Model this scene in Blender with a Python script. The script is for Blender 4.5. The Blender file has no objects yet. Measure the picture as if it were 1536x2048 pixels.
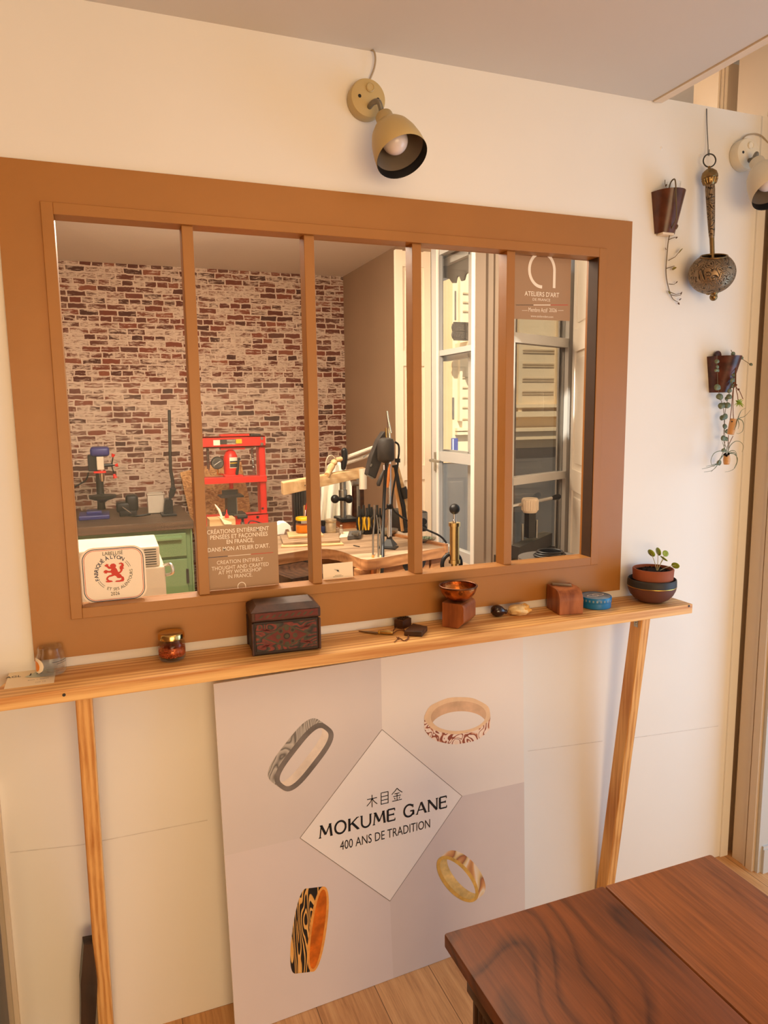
import bpy, bmesh, math, random
from mathutils import Vector, Matrix
R = random.Random(7)
scene = bpy.context.scene
COL = scene.collection
pi = math.pi

# ------------------------------------------------------------------ camera
CAM = Vector((0.075, -1.726, 1.536))
FPX, YAW, PITCH, ROLL = 1434.15, 0.3664, -0.1393, -0.0121
FW = Vector((math.sin(YAW)*math.cos(PITCH), math.cos(YAW)*math.cos(PITCH), math.sin(PITCH)))
r0 = Vector((math.cos(YAW), -math.sin(YAW), 0)); u0 = r0.cross(FW)
RT = r0*math.cos(ROLL) + u0*math.sin(ROLL)
UP = -r0*math.sin(ROLL) + u0*math.cos(ROLL)
cd = bpy.data.cameras.new('camera'); cam = bpy.data.objects.new('camera', cd); COL.objects.link(cam)
cd.sensor_fit = 'VERTICAL'; cd.sensor_height = 36.0; cd.lens = FPX/2048*36.0
cd.clip_start = 0.02; cd.clip_end = 200
m = Matrix.Identity(4)
for i in range(3):
    m[i][0], m[i][1], m[i][2], m[i][3] = RT[i], UP[i], -FW[i], CAM[i]
cam.matrix_world = m
scene.camera = cam

# ------------------------------------------------------------------ light
scene.view_settings.view_transform = 'Standard'
scene.view_settings.look = 'None'
scene.view_settings.exposure = 0.0
scene.view_settings.gamma = 1.0
scene.view_settings.use_curve_mapping = False
scene.cycles.use_denoising = True
scene.cycles.max_bounces = 8
scene.cycles.diffuse_bounces = 4
scene.cycles.glossy_bounces = 4
scene.cycles.transparent_max_bounces = 16
scene.cycles.caustics_reflective = False
scene.cycles.caustics_refractive = False
scene.cycles.sample_clamp_indirect = 6.0

W = bpy.data.worlds.new('world'); scene.world = W; W.use_nodes = True
bg = W.node_tree.nodes['Background']
bg.inputs[0].default_value = (0.92, 0.95, 1.0, 1); bg.inputs[1].default_value = 0.8

def lamp(name, kind, loc, aim, energy, color, size=None, size_y=None, angle=None):
    d = bpy.data.lights.new(name, kind); d.energy = energy; d.color = color
    if kind == 'AREA':
        d.shape = 'RECTANGLE'; d.size = size; d.size_y = size_y or size
    if kind == 'SUN' and angle: d.angle = angle
    o = bpy.data.objects.new(name, d); COL.objects.link(o); o.location = loc
    o.rotation_euler = Vector(aim).to_track_quat('-Z', 'Y').to_euler()
    return o
# sun on the buildings across the street
lamp('sun', 'SUN', (-4, -6, 12), (0.30, 0.60, -0.74), 8.0, (1.0, 0.93, 0.80), angle=0.02)
# daylight through the shop window, right of the picture
lamp('shop_window_daylight', 'AREA', (2.62, -.95, 1.00), (-1, 0.12, -0.04), 16, (.40, .68, 1.0), 1.0, 1.3)
# warm ceiling light of the shop, over the photographer
lamp('shop_ceiling_light', 'AREA', (.45, -1.30, 2.365), (-.1, 0.1, -1), 9, (1.0, 0.62, 0.28), 1.4, .7)
# added warm fill behind the photographer, brightens the lower walls
lamp('rear_fill_light', 'AREA', (.35, -4.3, .95), (-.05, 1, -.06), 88, (1.0, 0.71, 0.39), 2.4, 1.7)
# added fill lights near the partition, out of view, to brighten the workshop
lamp('workshop_fill_light', 'AREA', (0.5, 1.3, 2.63), (0, 0, -1), 86, (1.0, 0.82, 0.62), 1.8, 1.2)
lo_ = lamp('workshop_point_fill', 'POINT', (0.6, 1.9, 2.45), (0, 0, -1), 52, (1.0, 0.84, 0.66)); lo_.data.shadow_soft_size = .12  # added point fill that brightens the workshop ceiling

# ------------------------------------------------------------------ measuring: a sight line met with a plane
def sight(px, py):
    return FW + RT*((px-768)/FPX) - UP*((py-1024)/FPX)
def oy(px, py, y=0.0):
    d = sight(px, py); return CAM + d*((y-CAM.y)/d.y)
def ox(px, py, x):
    d = sight(px, py); return CAM + d*((x-CAM.x)/d.x)
def oz(px, py, z=0.0):
    d = sight(px, py); return CAM + d*((z-CAM.z)/d.z)
def on_plane(px, py, p0, n):
    d = sight(px, py); return CAM + d*((Vector(p0)-CAM).dot(n)/d.dot(n))

# ------------------------------------------------------------------ materials
def S(r, g, b):
    def f(c):
        c /= 255.0
        return c/12.92 if c <= 0.04045 else ((c+0.055)/1.055)**2.4
    return (f(r), f(g), f(b), 1.0)
class NT:
    def __init__(s, name):
        s.m = bpy.data.materials.new(name); s.m.use_nodes = True
        s.t = s.m.node_tree; s.b = s.t.nodes['Principled BSDF']; s.out = s.t.nodes['Material Output']
    def n(s, kind, **kw):
        nd = s.t.nodes.new(kind)
        for k, v in kw.items():
            if k.startswith('i_'):
                nd.inputs[k[2:].replace('_', ' ')].default_value = v
            else: setattr(nd, k, v)
        return nd
    def l(s, a, b): s.t.links.new(a, b)
    def co(s, scale=(1,1,1), rot=(0,0,0), loc=(0,0,0)):
        tc = s.n('ShaderNodeTexCoord'); mp = s.n('ShaderNodeMapping')
        mp.inputs['Scale'].default_value = scale; mp.inputs['Rotation'].default_value = rot; mp.inputs['Location'].default_value = loc
        s.l(tc.outputs['Object'], mp.inputs[0]); return mp.outputs[0]
    def noise(s, vec, scale, detail=3, rough=.55, dist=0):
        nd = s.n('ShaderNodeTexNoise'); nd.inputs['Scale'].default_value = scale
        nd.inputs['Detail'].default_value = detail; nd.inputs['Roughness'].default_value = rough; nd.inputs['Distortion'].default_value = dist
        s.l(vec, nd.inputs['Vector']); return nd.outputs['Fac']
    def ramp(s, fac, stops, interp='LINEAR'):
        nd = s.n('ShaderNodeValToRGB'); cr = nd.color_ramp; cr.interpolation = interp
        while len(cr.elements) > 1: cr.elements.remove(cr.elements[-1])
        cr.elements[0].position = stops[0][0]; cr.elements[0].color = stops[0][1]
        for p, c in stops[1:]:
            e = cr.elements.new(p); e.color = c
        s.l(fac, nd.inputs[0]); return nd.outputs[0]
    def mix(s, fac, a, b, mode='MIX'):
        nd = s.n('ShaderNodeMix', data_type='RGBA', blend_type=mode)
        for sock, v in ((nd.inputs['Factor'], fac), (nd.inputs[6], a), (nd.inputs[7], b)):
            if hasattr(v, 'is_linked'): s.l(v, sock)
            else: sock.default_value = v
        return nd.outputs[2]
    def math(s, op, a, b=0.0):
        nd = s.n('ShaderNodeMath', operation=op)
        for k, v in ((0, a), (1, b)):
            if hasattr(v, 'is_linked'): s.l(v, nd.inputs[k])
            else: nd.inputs[k].default_value = v
        return nd.outputs[0]
    def bump(s, h, strength=.3, dist=.002):
        nd = s.n('ShaderNodeBump'); nd.inputs['Strength'].default_value = strength; nd.inputs['Distance'].default_value = dist
        s.l(h, nd.inputs['Height']); s.l(nd.outputs[0], s.b.inputs['Normal'])
    def set(s, color=None, rough=None, metal=None, spec=None, coat=None):
        if color is not None:
            if hasattr(color, 'is_linked'): s.l(color, s.b.inputs['Base Color'])
            else: s.b.inputs['Base Color'].default_value = color
        if rough is not None: s.b.inputs['Roughness'].default_value = rough
        if metal is not None: s.b.inputs['Metallic'].default_value = metal
        if spec is not None: s.b.inputs['Specular IOR Level'].default_value = spec
        if coat is not None: s.b.inputs['Coat Weight'].default_value = coat
        return s.m
def plain(name, c, rough=.5, metal=0, var=.06, scale=12, bump=0, bscale=60, spec=.4, bdist=.001):
    t = NT(name); v = t.co()
    f = t.noise(v, scale, 4)
    a = tuple(max(0, x*(1-var)) for x in c[:3])+(1,); b = tuple(min(1, x*(1+var)) for x in c[:3])+(1,)
    t.set(t.ramp(f, [(.3, a), (.7, b)]), rough, metal, spec)
    if bump: t.bump(t.noise(t.co(), bscale, 5), bump, bdist)
    return t.m
def wood(name, dark, light, axis=0, fine=60, rings=9, stretch=.06, rough=.45, contrast=(.35, .65), knots=0, coat=0, distort=2.0, mid=None, rot=(0,0,0)):
    t = NT(name); sc = [1, 1, 1]; sc[axis] = stretch
    v = t.co(tuple(sc), rot)
    big = t.noise(v, rings*.35, 2, .5, .5)
    band = t.noise(v, rings*2.2, 2, .5, distort)
    wv = t.n('ShaderNodeTexWave', wave_type='RINGS', rings_direction='XYZ'[axis])
    wv.inputs['Scale'].default_value = rings; wv.inputs['Distortion'].default_value = distort*2.2
    wv.inputs['Detail'].default_value = 3; wv.inputs['Detail Scale'].default_value = 1.2
    t.l(v, wv.inputs['Vector'])
    fn = t.noise(v, fine, 5, .65)
    f = t.math('ADD', t.math('MULTIPLY', wv.outputs['Fac'], .20), t.math('ADD', t.math('MULTIPLY', band, .40), t.math('MULTIPLY', fn, .40)))
    f = t.math('ADD', t.math('MULTIPLY', f, .8), t.math('MULTIPLY', big, .2))
    stops = [(contrast[0], dark), (contrast[1], light)]
    if mid: stops = [(contrast[0], dark), ((contrast[0]+contrast[1])/2, mid), (contrast[1], light)]
    col = t.ramp(f, stops)
    if knots:
        vo = t.n('ShaderNodeTexVoronoi'); vo.inputs['Scale'].default_value = knots
        sc2 = [1, 1, 1]; sc2[axis] = .45
        t.l(t.co(tuple(sc2)), vo.inputs['Vector'])
        k = t.ramp(vo.outputs['Distance'], [(.03, (1,1,1,1)), (.09, (0,0,0,1))])
        col = t.mix(k, col, tuple(x*.45 for x in dark[:3])+(1,))
    t.set(col, rough, 0, .4, coat)
    t.bump(fn, .12, .001)
    return t.m
def sheer(name, tint=(1,1,1,1), refl=1.0, rough=0.0, ior=1.5):
    """thin clear glass: lets light straight through and mirrors by angle"""
    t = NT(name); t.t.nodes.remove(t.b)
    tr = t.n('ShaderNodeBsdfTransparent'); tr.inputs[0].default_value = tint
    gl = t.n('ShaderNodeBsdfGlossy'); gl.inputs['Roughness'].default_value = rough
    fr = t.n('ShaderNodeFresnel'); ge = t.n('ShaderNodeNewGeometry')
    t.l(t.math('ADD', ior, t.math('MULTIPLY', ge.outputs['Backfacing'], 1/ior-ior)), fr.inputs['IOR'])
    mx = t.n('ShaderNodeMixShader')
    t.l(t.math('MINIMUM', t.math('MULTIPLY', fr.outputs[0], refl), .95), mx.inputs[0])
    t.l(tr.outputs[0], mx.inputs[1]); t.l(gl.outputs[0], mx.inputs[2]); t.l(mx.outputs[0], t.out.inputs[0])
    return t.m

M = {}
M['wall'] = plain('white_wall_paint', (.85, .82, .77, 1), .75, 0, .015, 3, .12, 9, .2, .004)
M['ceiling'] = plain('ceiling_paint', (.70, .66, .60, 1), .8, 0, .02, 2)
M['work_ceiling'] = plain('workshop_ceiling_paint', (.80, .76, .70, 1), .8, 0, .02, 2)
M['side_wall'] = plain('brown_side_wall', S(120, 92, 66), .8, 0, .1, 3)
M['taupe'] = plain('taupe_wall_paint', S(164, 136, 108), .7, 0, .05, 3, .1, 12)
M['pillar'] = plain('grey_brown_joinery_paint', S(142, 126, 110), .5, 0, .04, 4)
M['pier'] = plain('beige_pier_paint', S(208, 188, 164), .5, 0, .02, 4, .08, 20)
M['cream'] = plain('cream_joinery_paint', S(236, 218, 194), .5, 0, .02, 4, .08, 20)
M['whitejoin'] = plain('white_joinery_paint', S(246, 240, 230), .45, 0, .02, 4)
M['greyjoin'] = plain('grey_window_paint', S(196, 194, 190), .45, 0, .02, 4)
M['ochre'] = plain('ochre_frame_paint', S(166, 111, 52), .40, 0, .05, 5, .25, 14, .4, .003)
M['crease_shade'] = plain('crease_shade_paint', (.70, .66, .61, 1), .8, 0, .1, 30)  # darker tone stands in for the shade along the wall creases
M['brownsign'] = plain('brown_sign_print', S(172, 136, 100), .45, 0, .02, 6)
M['ivory'] = plain('ivory_print', S(250, 236, 214), .5, 0, .01, 6)
M['white'] = plain('white_print', S(250, 245, 236), .5, 0, .01, 6)
M['navy'] = plain('navy_ink', S(34, 42, 78), .5)
M['red_ink'] = plain('red_ink', S(206, 52, 38), .5)
M['black_ink'] = plain('black_ink', S(20, 22, 26), .5)
M['black'] = plain('black_plastic', S(26, 25, 25), .4)
M['black_rough'] = plain('black_leather', S(52, 47, 43), .55, 0, .25, 25, .3, 80)
M['chrome'] = plain('chrome', S(220, 220, 218), .16, 1, .03)
M['steel'] = plain('worn_steel', S(170, 168, 160), .38, 1, .15, 30)
M['iron'] = plain('dark_iron', S(70, 68, 64), .45, .7, .2, 25)
M['brass'] = plain('polished_brass', S(216, 186, 120), .18, 1, .08)
M['pine'] = wood('pine_board', S(196, 128, 64), S(242, 194, 124), 0, 110, 20, .035, .5, (.34, .58), 0, 0, 1.6)
M['pine_leg'] = wood('pine_batten', S(190, 124, 62), S(234, 180, 110), 2, 120, 26, .035, .5, (.34, .58), 3.2, 0, 1.4)
M['oak_floor'] = None
M['beam'] = wood('pale_beech', S(186, 146, 98), S(222, 188, 140), 0, 60, 8, .08, .6)
M['bench_wood'] = wood('orange_beech', S(132, 84, 48), S(176, 122, 76), 0, 50, 10, .1, .55)
M['bench_top'] = wood('worn_bench_top', S(118, 92, 68), S(176, 148, 118), 0, 40, 6, .15, .7)
M['dark_top'] = wood('dark_oiled_wood', S(66, 50, 38), S(112, 88, 68), 0, 50, 9, .1, .5)
M['walnut'] = wood('walnut_block', S(120, 62, 30), S(176, 104, 56), 2, 70, 8, .25, .45)
M['walnut_dark'] = wood('dark_walnut_block', S(52, 30, 18), S(84, 52, 32), 0, 70, 8, .15, .5)
M['stake'] = wood('dark_stained_oak', S(28, 17, 11), S(66, 42, 28), 2, 60, 10, .1, .4)
M['green'] = plain('green_cabinet_enamel', S(118, 146, 102), .4, 0, .06, 6)
M['press_red'] = plain('red_enamel', S(228, 44, 32), .35, 0, .05, 8)
M['blue'] = plain('blue_enamel', S(52, 52, 120), .35)
M['enamel_white'] = plain('white_enamel', S(216, 202, 180), .4)
M['terracotta'] = plain('terracotta', S(150, 80, 48), .75, 0, .1, 14, .1, 60)
M['terra_lime'] = plain('terracotta_with_lime_bloom', S(150, 118, 96), .85, 0, .35, 22)
M['bowl_brown'] = plain('brown_stoneware', S(98, 58, 46), .6, 0, .05)
M['bowl_black'] = plain('charcoal_glaze', S(48, 45, 44), .55, 0, .06)
M['gold'] = plain('gold_line', S(232, 190, 90), .3, 1, .03)
M['soil'] = plain('potting_soil', S(34, 24, 18), .95, 0, .5, 60, .8, 90, .1, .004)
M['leaf'] = plain('fresh_green_leaf', S(146, 166, 58), .4, 0, .12, 40)
M['leaf_grey'] = plain('silvery_green_leaf', S(112, 122, 96), .5, 0, .3, 200)
M['leaf_dry'] = plain('dry_leaf', S(96, 70, 44), .6, 0, .2, 60)
M['stem'] = plain('plant_stem', S(104, 88, 58), .6)
M['stem_pale'] = plain('pale_green_stem', S(176, 168, 120), .5)
M['twine'] = plain('brown_twine', S(110, 66, 38), .8)
M['bamboo'] = plain('bamboo', S(204, 150, 92), .4, 0, .08, 10)
M['horn'] = plain('dark_red_horn', S(80, 42, 32), .32, 0, .75, 26, .2, 40)
M['horn_brown'] = plain('brown_horn', S(88, 50, 34), .3, 0, .5, 20)
M['lamp_beige'] = plain('beige_lamp_enamel', S(194, 172, 122), .4, 0, .02)
M['lamp_cream'] = plain('cream_lamp_enamel', S(232, 220, 196), .4, 0, .02)
M['lamp_inner'] = plain('grey_shade_lining', S(122, 110, 98), .5)
M['lamp_grey'] = plain('grey_stem_metal', S(128, 122, 110), .4, .3)
M['bulb'] = plain('opal_bulb', S(240, 228, 222), .18, 0, .01)
M['cord'] = plain('grey_cord', S(176, 160, 138), .6)
M['paper'] = plain('cream_card', S(252, 232, 196), .7, 0, .01)
M['osb'] = None
M['cloth_white'] = plain('white_cloth', S(236, 230, 214), .8, 0, .04, 8)
M['pane'] = sheer('clear_pane', (.98, .98, .97, 1), .12)
M['outer_pane'] = sheer('window_pane', (.97, .97, .96, 1), 1.0)
M['pane_mirror'] = sheer('reflective_pane', (.60, .57, .53, 1), 1.4)
def clear_glass(name, k=.55):
    t = NT(name); t.t.nodes.remove(t.b)
    g = t.n('ShaderNodeBsdfGlass'); g.inputs['IOR'].default_value = 1.46; g.inputs['Roughness'].default_value = 0; g.inputs['Color'].default_value = (.98, 1, .98, 1)
    tr = t.n('ShaderNodeBsdfTransparent'); mx = t.n('ShaderNodeMixShader'); mx.inputs[0].default_value = k
    t.l(tr.outputs[0], mx.inputs[1]); t.l(g.outputs[0], mx.inputs[2]); t.l(mx.outputs[0], t.out.inputs[0]); return t.m
M['jar'] = clear_glass('jar_glass', .24)
M['jamb_dark'] = plain('dark_jamb_brown', S(66, 42, 22), .7, 0, .1, 10)
M['tile_grey'] = plain('grey_shopfront', S(96, 93, 90), .5, 0, .1, 2)

# ---- wallpaper printed with whitewashed bricks
def brick_paper():
    t = NT('brick_wallpaper'); v = t.co((1, 1, 1), (pi/2, 0, 0))   # x along the wall, y up
    jit = t.n('ShaderNodeTexNoise'); jit.inputs['Scale'].default_value = 22; jit.inputs['Detail'].default_value = 3
    t.l(v, jit.inputs['Vector'])
    vm = t.n('ShaderNodeVectorMath', operation='SCALE'); vm.inputs[3].default_value = .020
    sb = t.n('ShaderNodeVectorMath', operation='SUBTRACT'); sb.inputs[1].default_value = (.5, .5, .5)
    t.l(jit.outputs['Color'], sb.inputs[0]); t.l(sb.outputs[0], vm.inputs[0])
    ad = t.n('ShaderNodeVectorMath', operation='ADD'); t.l(v, ad.inputs[0]); t.l(vm.outputs[0], ad.inputs[1])
    br = t.n('ShaderNodeTexBrick'); br.offset = .43; br.offset_frequency = 2; br.squash = .62; br.squash_frequency = 3
    br.inputs['Color1'].default_value = (0, 0, 0, 1); br.inputs['Color2'].default_value = (1, 1, 1, 1); br.inputs['Mortar'].default_value = (.5, .5, .5, 1)
    br.inputs['Scale'].default_value = 1; br.inputs['Mortar Size'].default_value = .0055; br.inputs['Mortar Smooth'].default_value = .25
    br.inputs['Bias'].default_value = 0; br.inputs['Brick Width'].default_value = .135; br.inputs['Row Height'].default_value = .0445
    t.l(ad.outputs[0], br.inputs['Vector'])
    brick = t.ramp(br.outputs['Color'], [(0, S(92, 62, 52)), (.35, S(124, 70, 54)), (.6, S(152, 86, 64)), (.8, S(108, 72, 60)), (1, S(168, 102, 76))])
    fine = t.noise(t.co((1, 1, 1), (pi/2, 0, 0)), 70, 4, .7)
    brick = t.mix(t.math('MULTIPLY', fine, .55), brick, S(62, 46, 42))
    # whitewash: streaky along the rows, heavier on some bricks than on others
    sv = t.co((4, 1, 22), (0, 0, 0))
    streak = t.noise(sv, 3.0, 5, .75, .5)
    patch = t.noise(t.co((1, 1, 1), (pi/2, 0, 0)), 5.5, 1.5, .5)
    r2 = t.math('FRACT', t.math('MULTIPLY', br.outputs['Color'], 7.31))
    f = t.math('ADD', t.math('MULTIPLY', t.math('SUBTRACT', streak, .5), 1.5), t.math('MULTIPLY', t.math('SUBTRACT', patch, .5), .5))
    f = t.math('ADD', f, t.math('MULTIPLY', t.math('SUBTRACT', r2, .42), .36))
    wash = t.ramp(f, [(.0, (0, 0, 0, 1)), (.10, (1, 1, 1, 1))])
    mort = t.mix(t.noise(t.co(), 18, 3), S(226, 204, 184), S(196, 170, 148))
    dirt = t.mix(t.ramp(t.noise(sv, 6, 4, .7), [(.50, (0, 0, 0, 1)), (.62, (1, 1, 1, 1))]), mort, S(134, 96, 78))
    col = t.mix(wash, brick, dirt)
    col = t.mix(br.outputs['Fac'], col, mort)
    return t.set(col, .75, 0, .2)
M['brick'] = brick_paper()

def oak_floor():
    t = NT('oak_plank_floor'); v = t.co((1, 1, 1), (0, 0, pi/2))
    br = t.n('ShaderNodeTexBrick'); br.offset = .37
    br.inputs['Color1'].default_value = (0, 0, 0, 1); br.inputs['Color2'].default_value = (1, 1, 1, 1); br.inputs['Mortar'].default_value = (.5, .5, .5, 1)
    br.inputs['Scale'].default_value = 1; br.inputs['Mortar Size'].default_value = .0012; br.inputs['Mortar Smooth'].default_value = 0
    br.inputs['Brick Width'].default_value = 1.25; br.inputs['Row Height'].default_value = .165
    t.l(v, br.inputs['Vector'])
    gv = t.co((14, .7, 1))
    ad = t.n('ShaderNodeVectorMath', operation='ADD'); t.l(gv, ad.inputs[0]); t.l(br.outputs['Color'], ad.inputs[1])
    g = t.noise(ad.outputs[0], 3, 5, .6, .6); fn = t.noise(ad.outputs[0], 16, 4, .7)
    f = t.math('ADD', t.math('MULTIPLY', g, .6), t.math('MULTIPLY', fn, .4))
    col = t.ramp(f, [(.36, S(176, 122, 74)), (.52, S(216, 160, 104)), (.66, S(232, 182, 124))])
    col = t.mix(.22, col, t.ramp(br.outputs['Color'], [(0, S(168, 124, 80)), (1, S(226, 184, 132))]))
    col = t.mix(br.outputs['Fac'], col, S(136, 98, 62))
    return t.set(col, .42, 0, .4)
M['oak_floor'] = oak_floor()

def osb():
    t = NT('osb_chipboard'); v = t.co((1, 1, 2.2), (0, .5, 0))
    vo = t.n('ShaderNodeTexVoronoi'); vo.inputs['Scale'].default_value = 22; vo.inputs['Randomness'].default_value = 1
    w = t.n('ShaderNodeVectorMath', operation='ADD'); nn = t.n('ShaderNodeTexNoise'); nn.inputs['Scale'].default_value = 9
    t.l(v, nn.inputs['Vector']); t.l(v, w.inputs[0]); t.l(nn.outputs['Color'], w.inputs[1]); t.l(w.outputs[0], vo.inputs['Vector'])
    sx = t.n('ShaderNodeSeparateColor'); t.l(vo.outputs['Color'], sx.inputs[0])
    return t.set(t.ramp(sx.outputs[0], [(0, S(150, 92, 46)), (.5, S(206, 146, 84)), (1, S(232, 184, 122))]), .7)
M['osb'] = osb()

def table_wood(name, seed, swirl, dark, light):
    t = NT(name); v = t.co((1, .22, 1), (0, 0, 0), (seed, seed*.3, 0))
    n1 = t.n('ShaderNodeTexNoise'); n1.inputs['Scale'].default_value = 3.0 if swirl else 2.0; n1.inputs['Detail'].default_value = 1.5; n1.inputs['Distortion'].default_value = .5
    t.l(t.co((1, .55 if swirl else .16, 1), (0, 0, 0), (seed, seed, 0)), n1.inputs['Vector'])
    rings = t.math('FRACT', t.math('MULTIPLY', n1.outputs['Fac'], 22.0 if swirl else 14.0))
    rg = t.ramp(rings, [(0, (0, 0, 0, 1)), (.12, (.75, .75, .75, 1)), (.7, (1, 1, 1, 1)), (1, (0, 0, 0, 1))])
    fine = t.noise(t.co((30, 1.1, 1)), 6, 5, .7)
    blot = t.noise(t.co((1, .5, 1)), 4.5, 3, .6, .6)
    f = t.math('ADD', t.math('MULTIPLY', rg, .19 if swirl else .07), t.math('ADD', t.math('MULTIPLY', fine, .46), t.math('MULTIPLY', blot, .46)))
    mid = tuple((a+b)/2 for a, b in zip(dark, light))
    t.set(t.ramp(f, [(.36, dark), (.55, mid), (.74, light)]), .48, 0, .2, 0)
    t.bump(fine, .1, .001)
    return t.m
M['table_swirl'] = table_wood('table_plank_swirled', 1.3, True, S(52, 25, 10), S(124, 68, 31))
M['table_plain'] = table_wood('table_plank_straight', 4.1, False, S(90, 50, 24), S(164, 98, 52))
M['table_edge'] = wood('table_edge_moulding', S(56, 30, 20), S(98, 58, 40), 0, 60, 8, .12, .38)
M['table_dark'] = wood('dark_table_side', S(30, 14, 9), S(58, 30, 18), 2, 60, 8, .12, .4)

def contour(name, stops, scale, k, sc=(1, 1, 1), dist=.8, rot=0.0):
    t = NT(name); n = t.n('ShaderNodeTexNoise'); n.inputs['Scale'].default_value = scale; n.inputs['Detail'].default_value = .6; n.inputs['Distortion'].default_value = dist
    t.l(t.co(sc, (0, rot, 0)), n.inputs['Vector'])
    return t.set(t.ramp(t.math('FRACT', t.math('MULTIPLY', n.outputs['Fac'], k)), stops), .45)
M['ring_grey'] = contour('print_grey_ring_band', [(0, S(98, 92, 84)), (.25, S(168, 158, 146)), (.7, S(196, 186, 172)), (1, S(112, 104, 96))], 26, 14, (1, 1, .4), .5, .85)
M['ring_grey_in'] = plain('print_grey_ring_inside', S(228, 210, 190), .45, 0, .12, 30)
M['ring_grey_rim'] = plain('print_grey_ring_rim', S(122, 112, 104), .45, 0, .25, 24)
M['ring_rose'] = contour('print_rose_ring_band', [(0, S(140, 66, 42)), (.20, S(150, 76, 50)), (.26, S(250, 230, 210)), (.80, S(244, 214, 188)), (.9, S(200, 130, 92)), (1, S(140, 66, 42))], 24, 5, (1, 1, 1.2), 1.2)
M['ring_rose_in'] = plain('print_rose_ring_inside', S(218, 176, 136), .45, 0, .16, 25)
M['ring_rose_rim'] = plain('print_rose_ring_rim', S(238, 200, 156), .45, 0, .08, 25)
M['ring_zebra'] = contour('print_zebra_ring_band', [(0, S(24, 20, 18)), (.55, S(34, 28, 24)), (.62, S(236, 170, 84)), (.95, S(244, 190, 110)), (1, S(24, 20, 18))], 20, 9, (1.7, 1, .28), .6, .15)
M['ring_zebra_in'] = plain('print_zebra_ring_inside', S(208, 104, 22), .45, 0, .4, 30)
M['ring_zebra_rim'] = plain('print_zebra_ring_rim', S(244, 164, 78), .45, 0, .2, 40)
M['ring_gold'] = contour('print_gold_ring_band', [(0, S(168, 96, 60)), (.3, S(226, 166, 104)), (.5, S(246, 226, 196)), (.8, S(232, 196, 130)), (1, S(150, 104, 76))], 16, 6, (1, 1, .45), .6, -.75)
M['ring_gold_in'] = plain('print_gold_ring_inside', S(230, 192, 118), .45, 0, .3, 30)
M['ring_gold_rim'] = plain('print_gold_ring_rim', S(222, 172, 82), .45, 0, .2, 40)

def painted_chest(name):
    t = NT(name); v = t.co()
    n = t.n('ShaderNodeTexNoise'); n.inputs['Scale'].default_value = 26; n.inputs['Detail'].default_value = .5; n.inputs['Distortion'].default_value = .8
    t.l(t.co((.7, .7, 1.1)), n.inputs['Vector'])
    w = t.math('FRACT', t.math('MULTIPLY', n.outputs['Fac'], 9))
    c = t.ramp(w, [(0, S(30, 22, 16)), (.16, S(60, 52, 34)), (.36, S(66, 58, 38)), (.44, S(130, 44, 28)), (.80, S(104, 34, 24)), (.88, S(30, 22, 16)), (1, S(30, 22, 16))])
    wear = t.ramp(t.noise(v, 30, 5, .7), [(.5, (0, 0, 0, 1)), (.66, (1, 1, 1, 1))])
    c = t.mix(t.math('MULTIPLY', wear, .75), c, S(44, 28, 20))
    t.set(c, .55); t.bump(t.noise(v, 60, 4), .4, .002); return t.m
M['chest_panel'] = painted_chest('painted_chest_panel')
M['chest_wood'] = plain('worn_chest_wood', S(68, 40, 27), .55, 0, .6, 24, .35, 50)
M['chest_red'] = plain('worn_red_paint', S(100, 34, 25), .55, 0, .35, 30)
M['chest_olive'] = plain('worn_olive_paint', S(70, 62, 40), .55, 0, .3, 30)
M['chest_dark'] = plain('dark_chest_edge', S(44, 28, 20), .55, 0, .4, 30)

def engraved():
    t = NT('engraved_bronze'); v = t.co()
    n = t.n('ShaderNodeTexNoise'); n.inputs['Scale'].default_value = 34; n.inputs['Detail'].default_value = .8; n.inputs['Distortion'].default_value = 1.3
    t.l(v, n.inputs['Vector'])
    f = t.math('FRACT', t.math('MULTIPLY', n.outputs['Fac'], 8))
    g = t.ramp(f, [(.0, (0, 0, 0, 1)), (.22, (1, 1, 1, 1)), (.78, (1, 1, 1, 1)), (1, (0, 0, 0, 1))])
    t.set(t.mix(g, S(38, 30, 22), S(146, 124, 98)), .42, .7); t.bump(g, .6, .003); return t.m
M['engraved'] = engraved()
M['bronze'] = plain('aged_bronze', S(140, 114, 74), .34, .9, .2, 20)
M['copper'] = plain('hammered_copper', S(178, 108, 56), .26, 1, .35, 30, .6, 60, .5, .004)
M['copper_rim'] = plain('dark_copper_rim', S(110, 72, 52), .3, 1, .2, 30)
M['copper_shot'] = plain('copper_shot', S(190, 104, 66), .25, 1, .2, 90)
M['coral'] = plain('cream_coral_stone', S(240, 206, 150), .7, 0, .2, 40, .9, 50, .3, .006)
M['coral_ochre'] = plain('ochre_coral_stone', S(226, 168, 84), .7, 0, .2, 40, .9, 60, .3, .006)
M['shell'] = plain('dark_glossy_shell', S(44, 24, 18), .12, 0, .3, 20, 0, 60, .6)
M['tin_blue'] = plain('blue_tin', S(28, 112, 168), .32, 0, .08, 12)
M['tin_top'] = plain('printed_tin_lid', S(120, 142, 158), .35, 0, .35, 45)
M['honey'] = plain('orange_jam', S(240, 140, 26), .3, 0, .15, 30)
M['yellow'] = plain('yellow_lid', S(238, 186, 30), .4)
M['yellow_grip'] = plain('yellow_plier_grip', S(222, 170, 40), .45)
M['orange_wood'] = plain('orange_handle', S(196, 116, 54), .5, 0, .1, 30)
M['tin_old'] = plain('old_tin', S(206, 184, 150), .35, .6, .12, 16)
M['tub'] = plain('frosted_plastic', S(206, 194, 178), .4, 0, .04)
M['skyblue'] = plain('blue_notice', S(40, 70, 150), .5)
M['label_dark'] = plain('dark_label', S(56, 52, 46), .5)
M['label_yellow'] = plain('yellow_label', S(242, 190, 30), .5)
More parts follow.
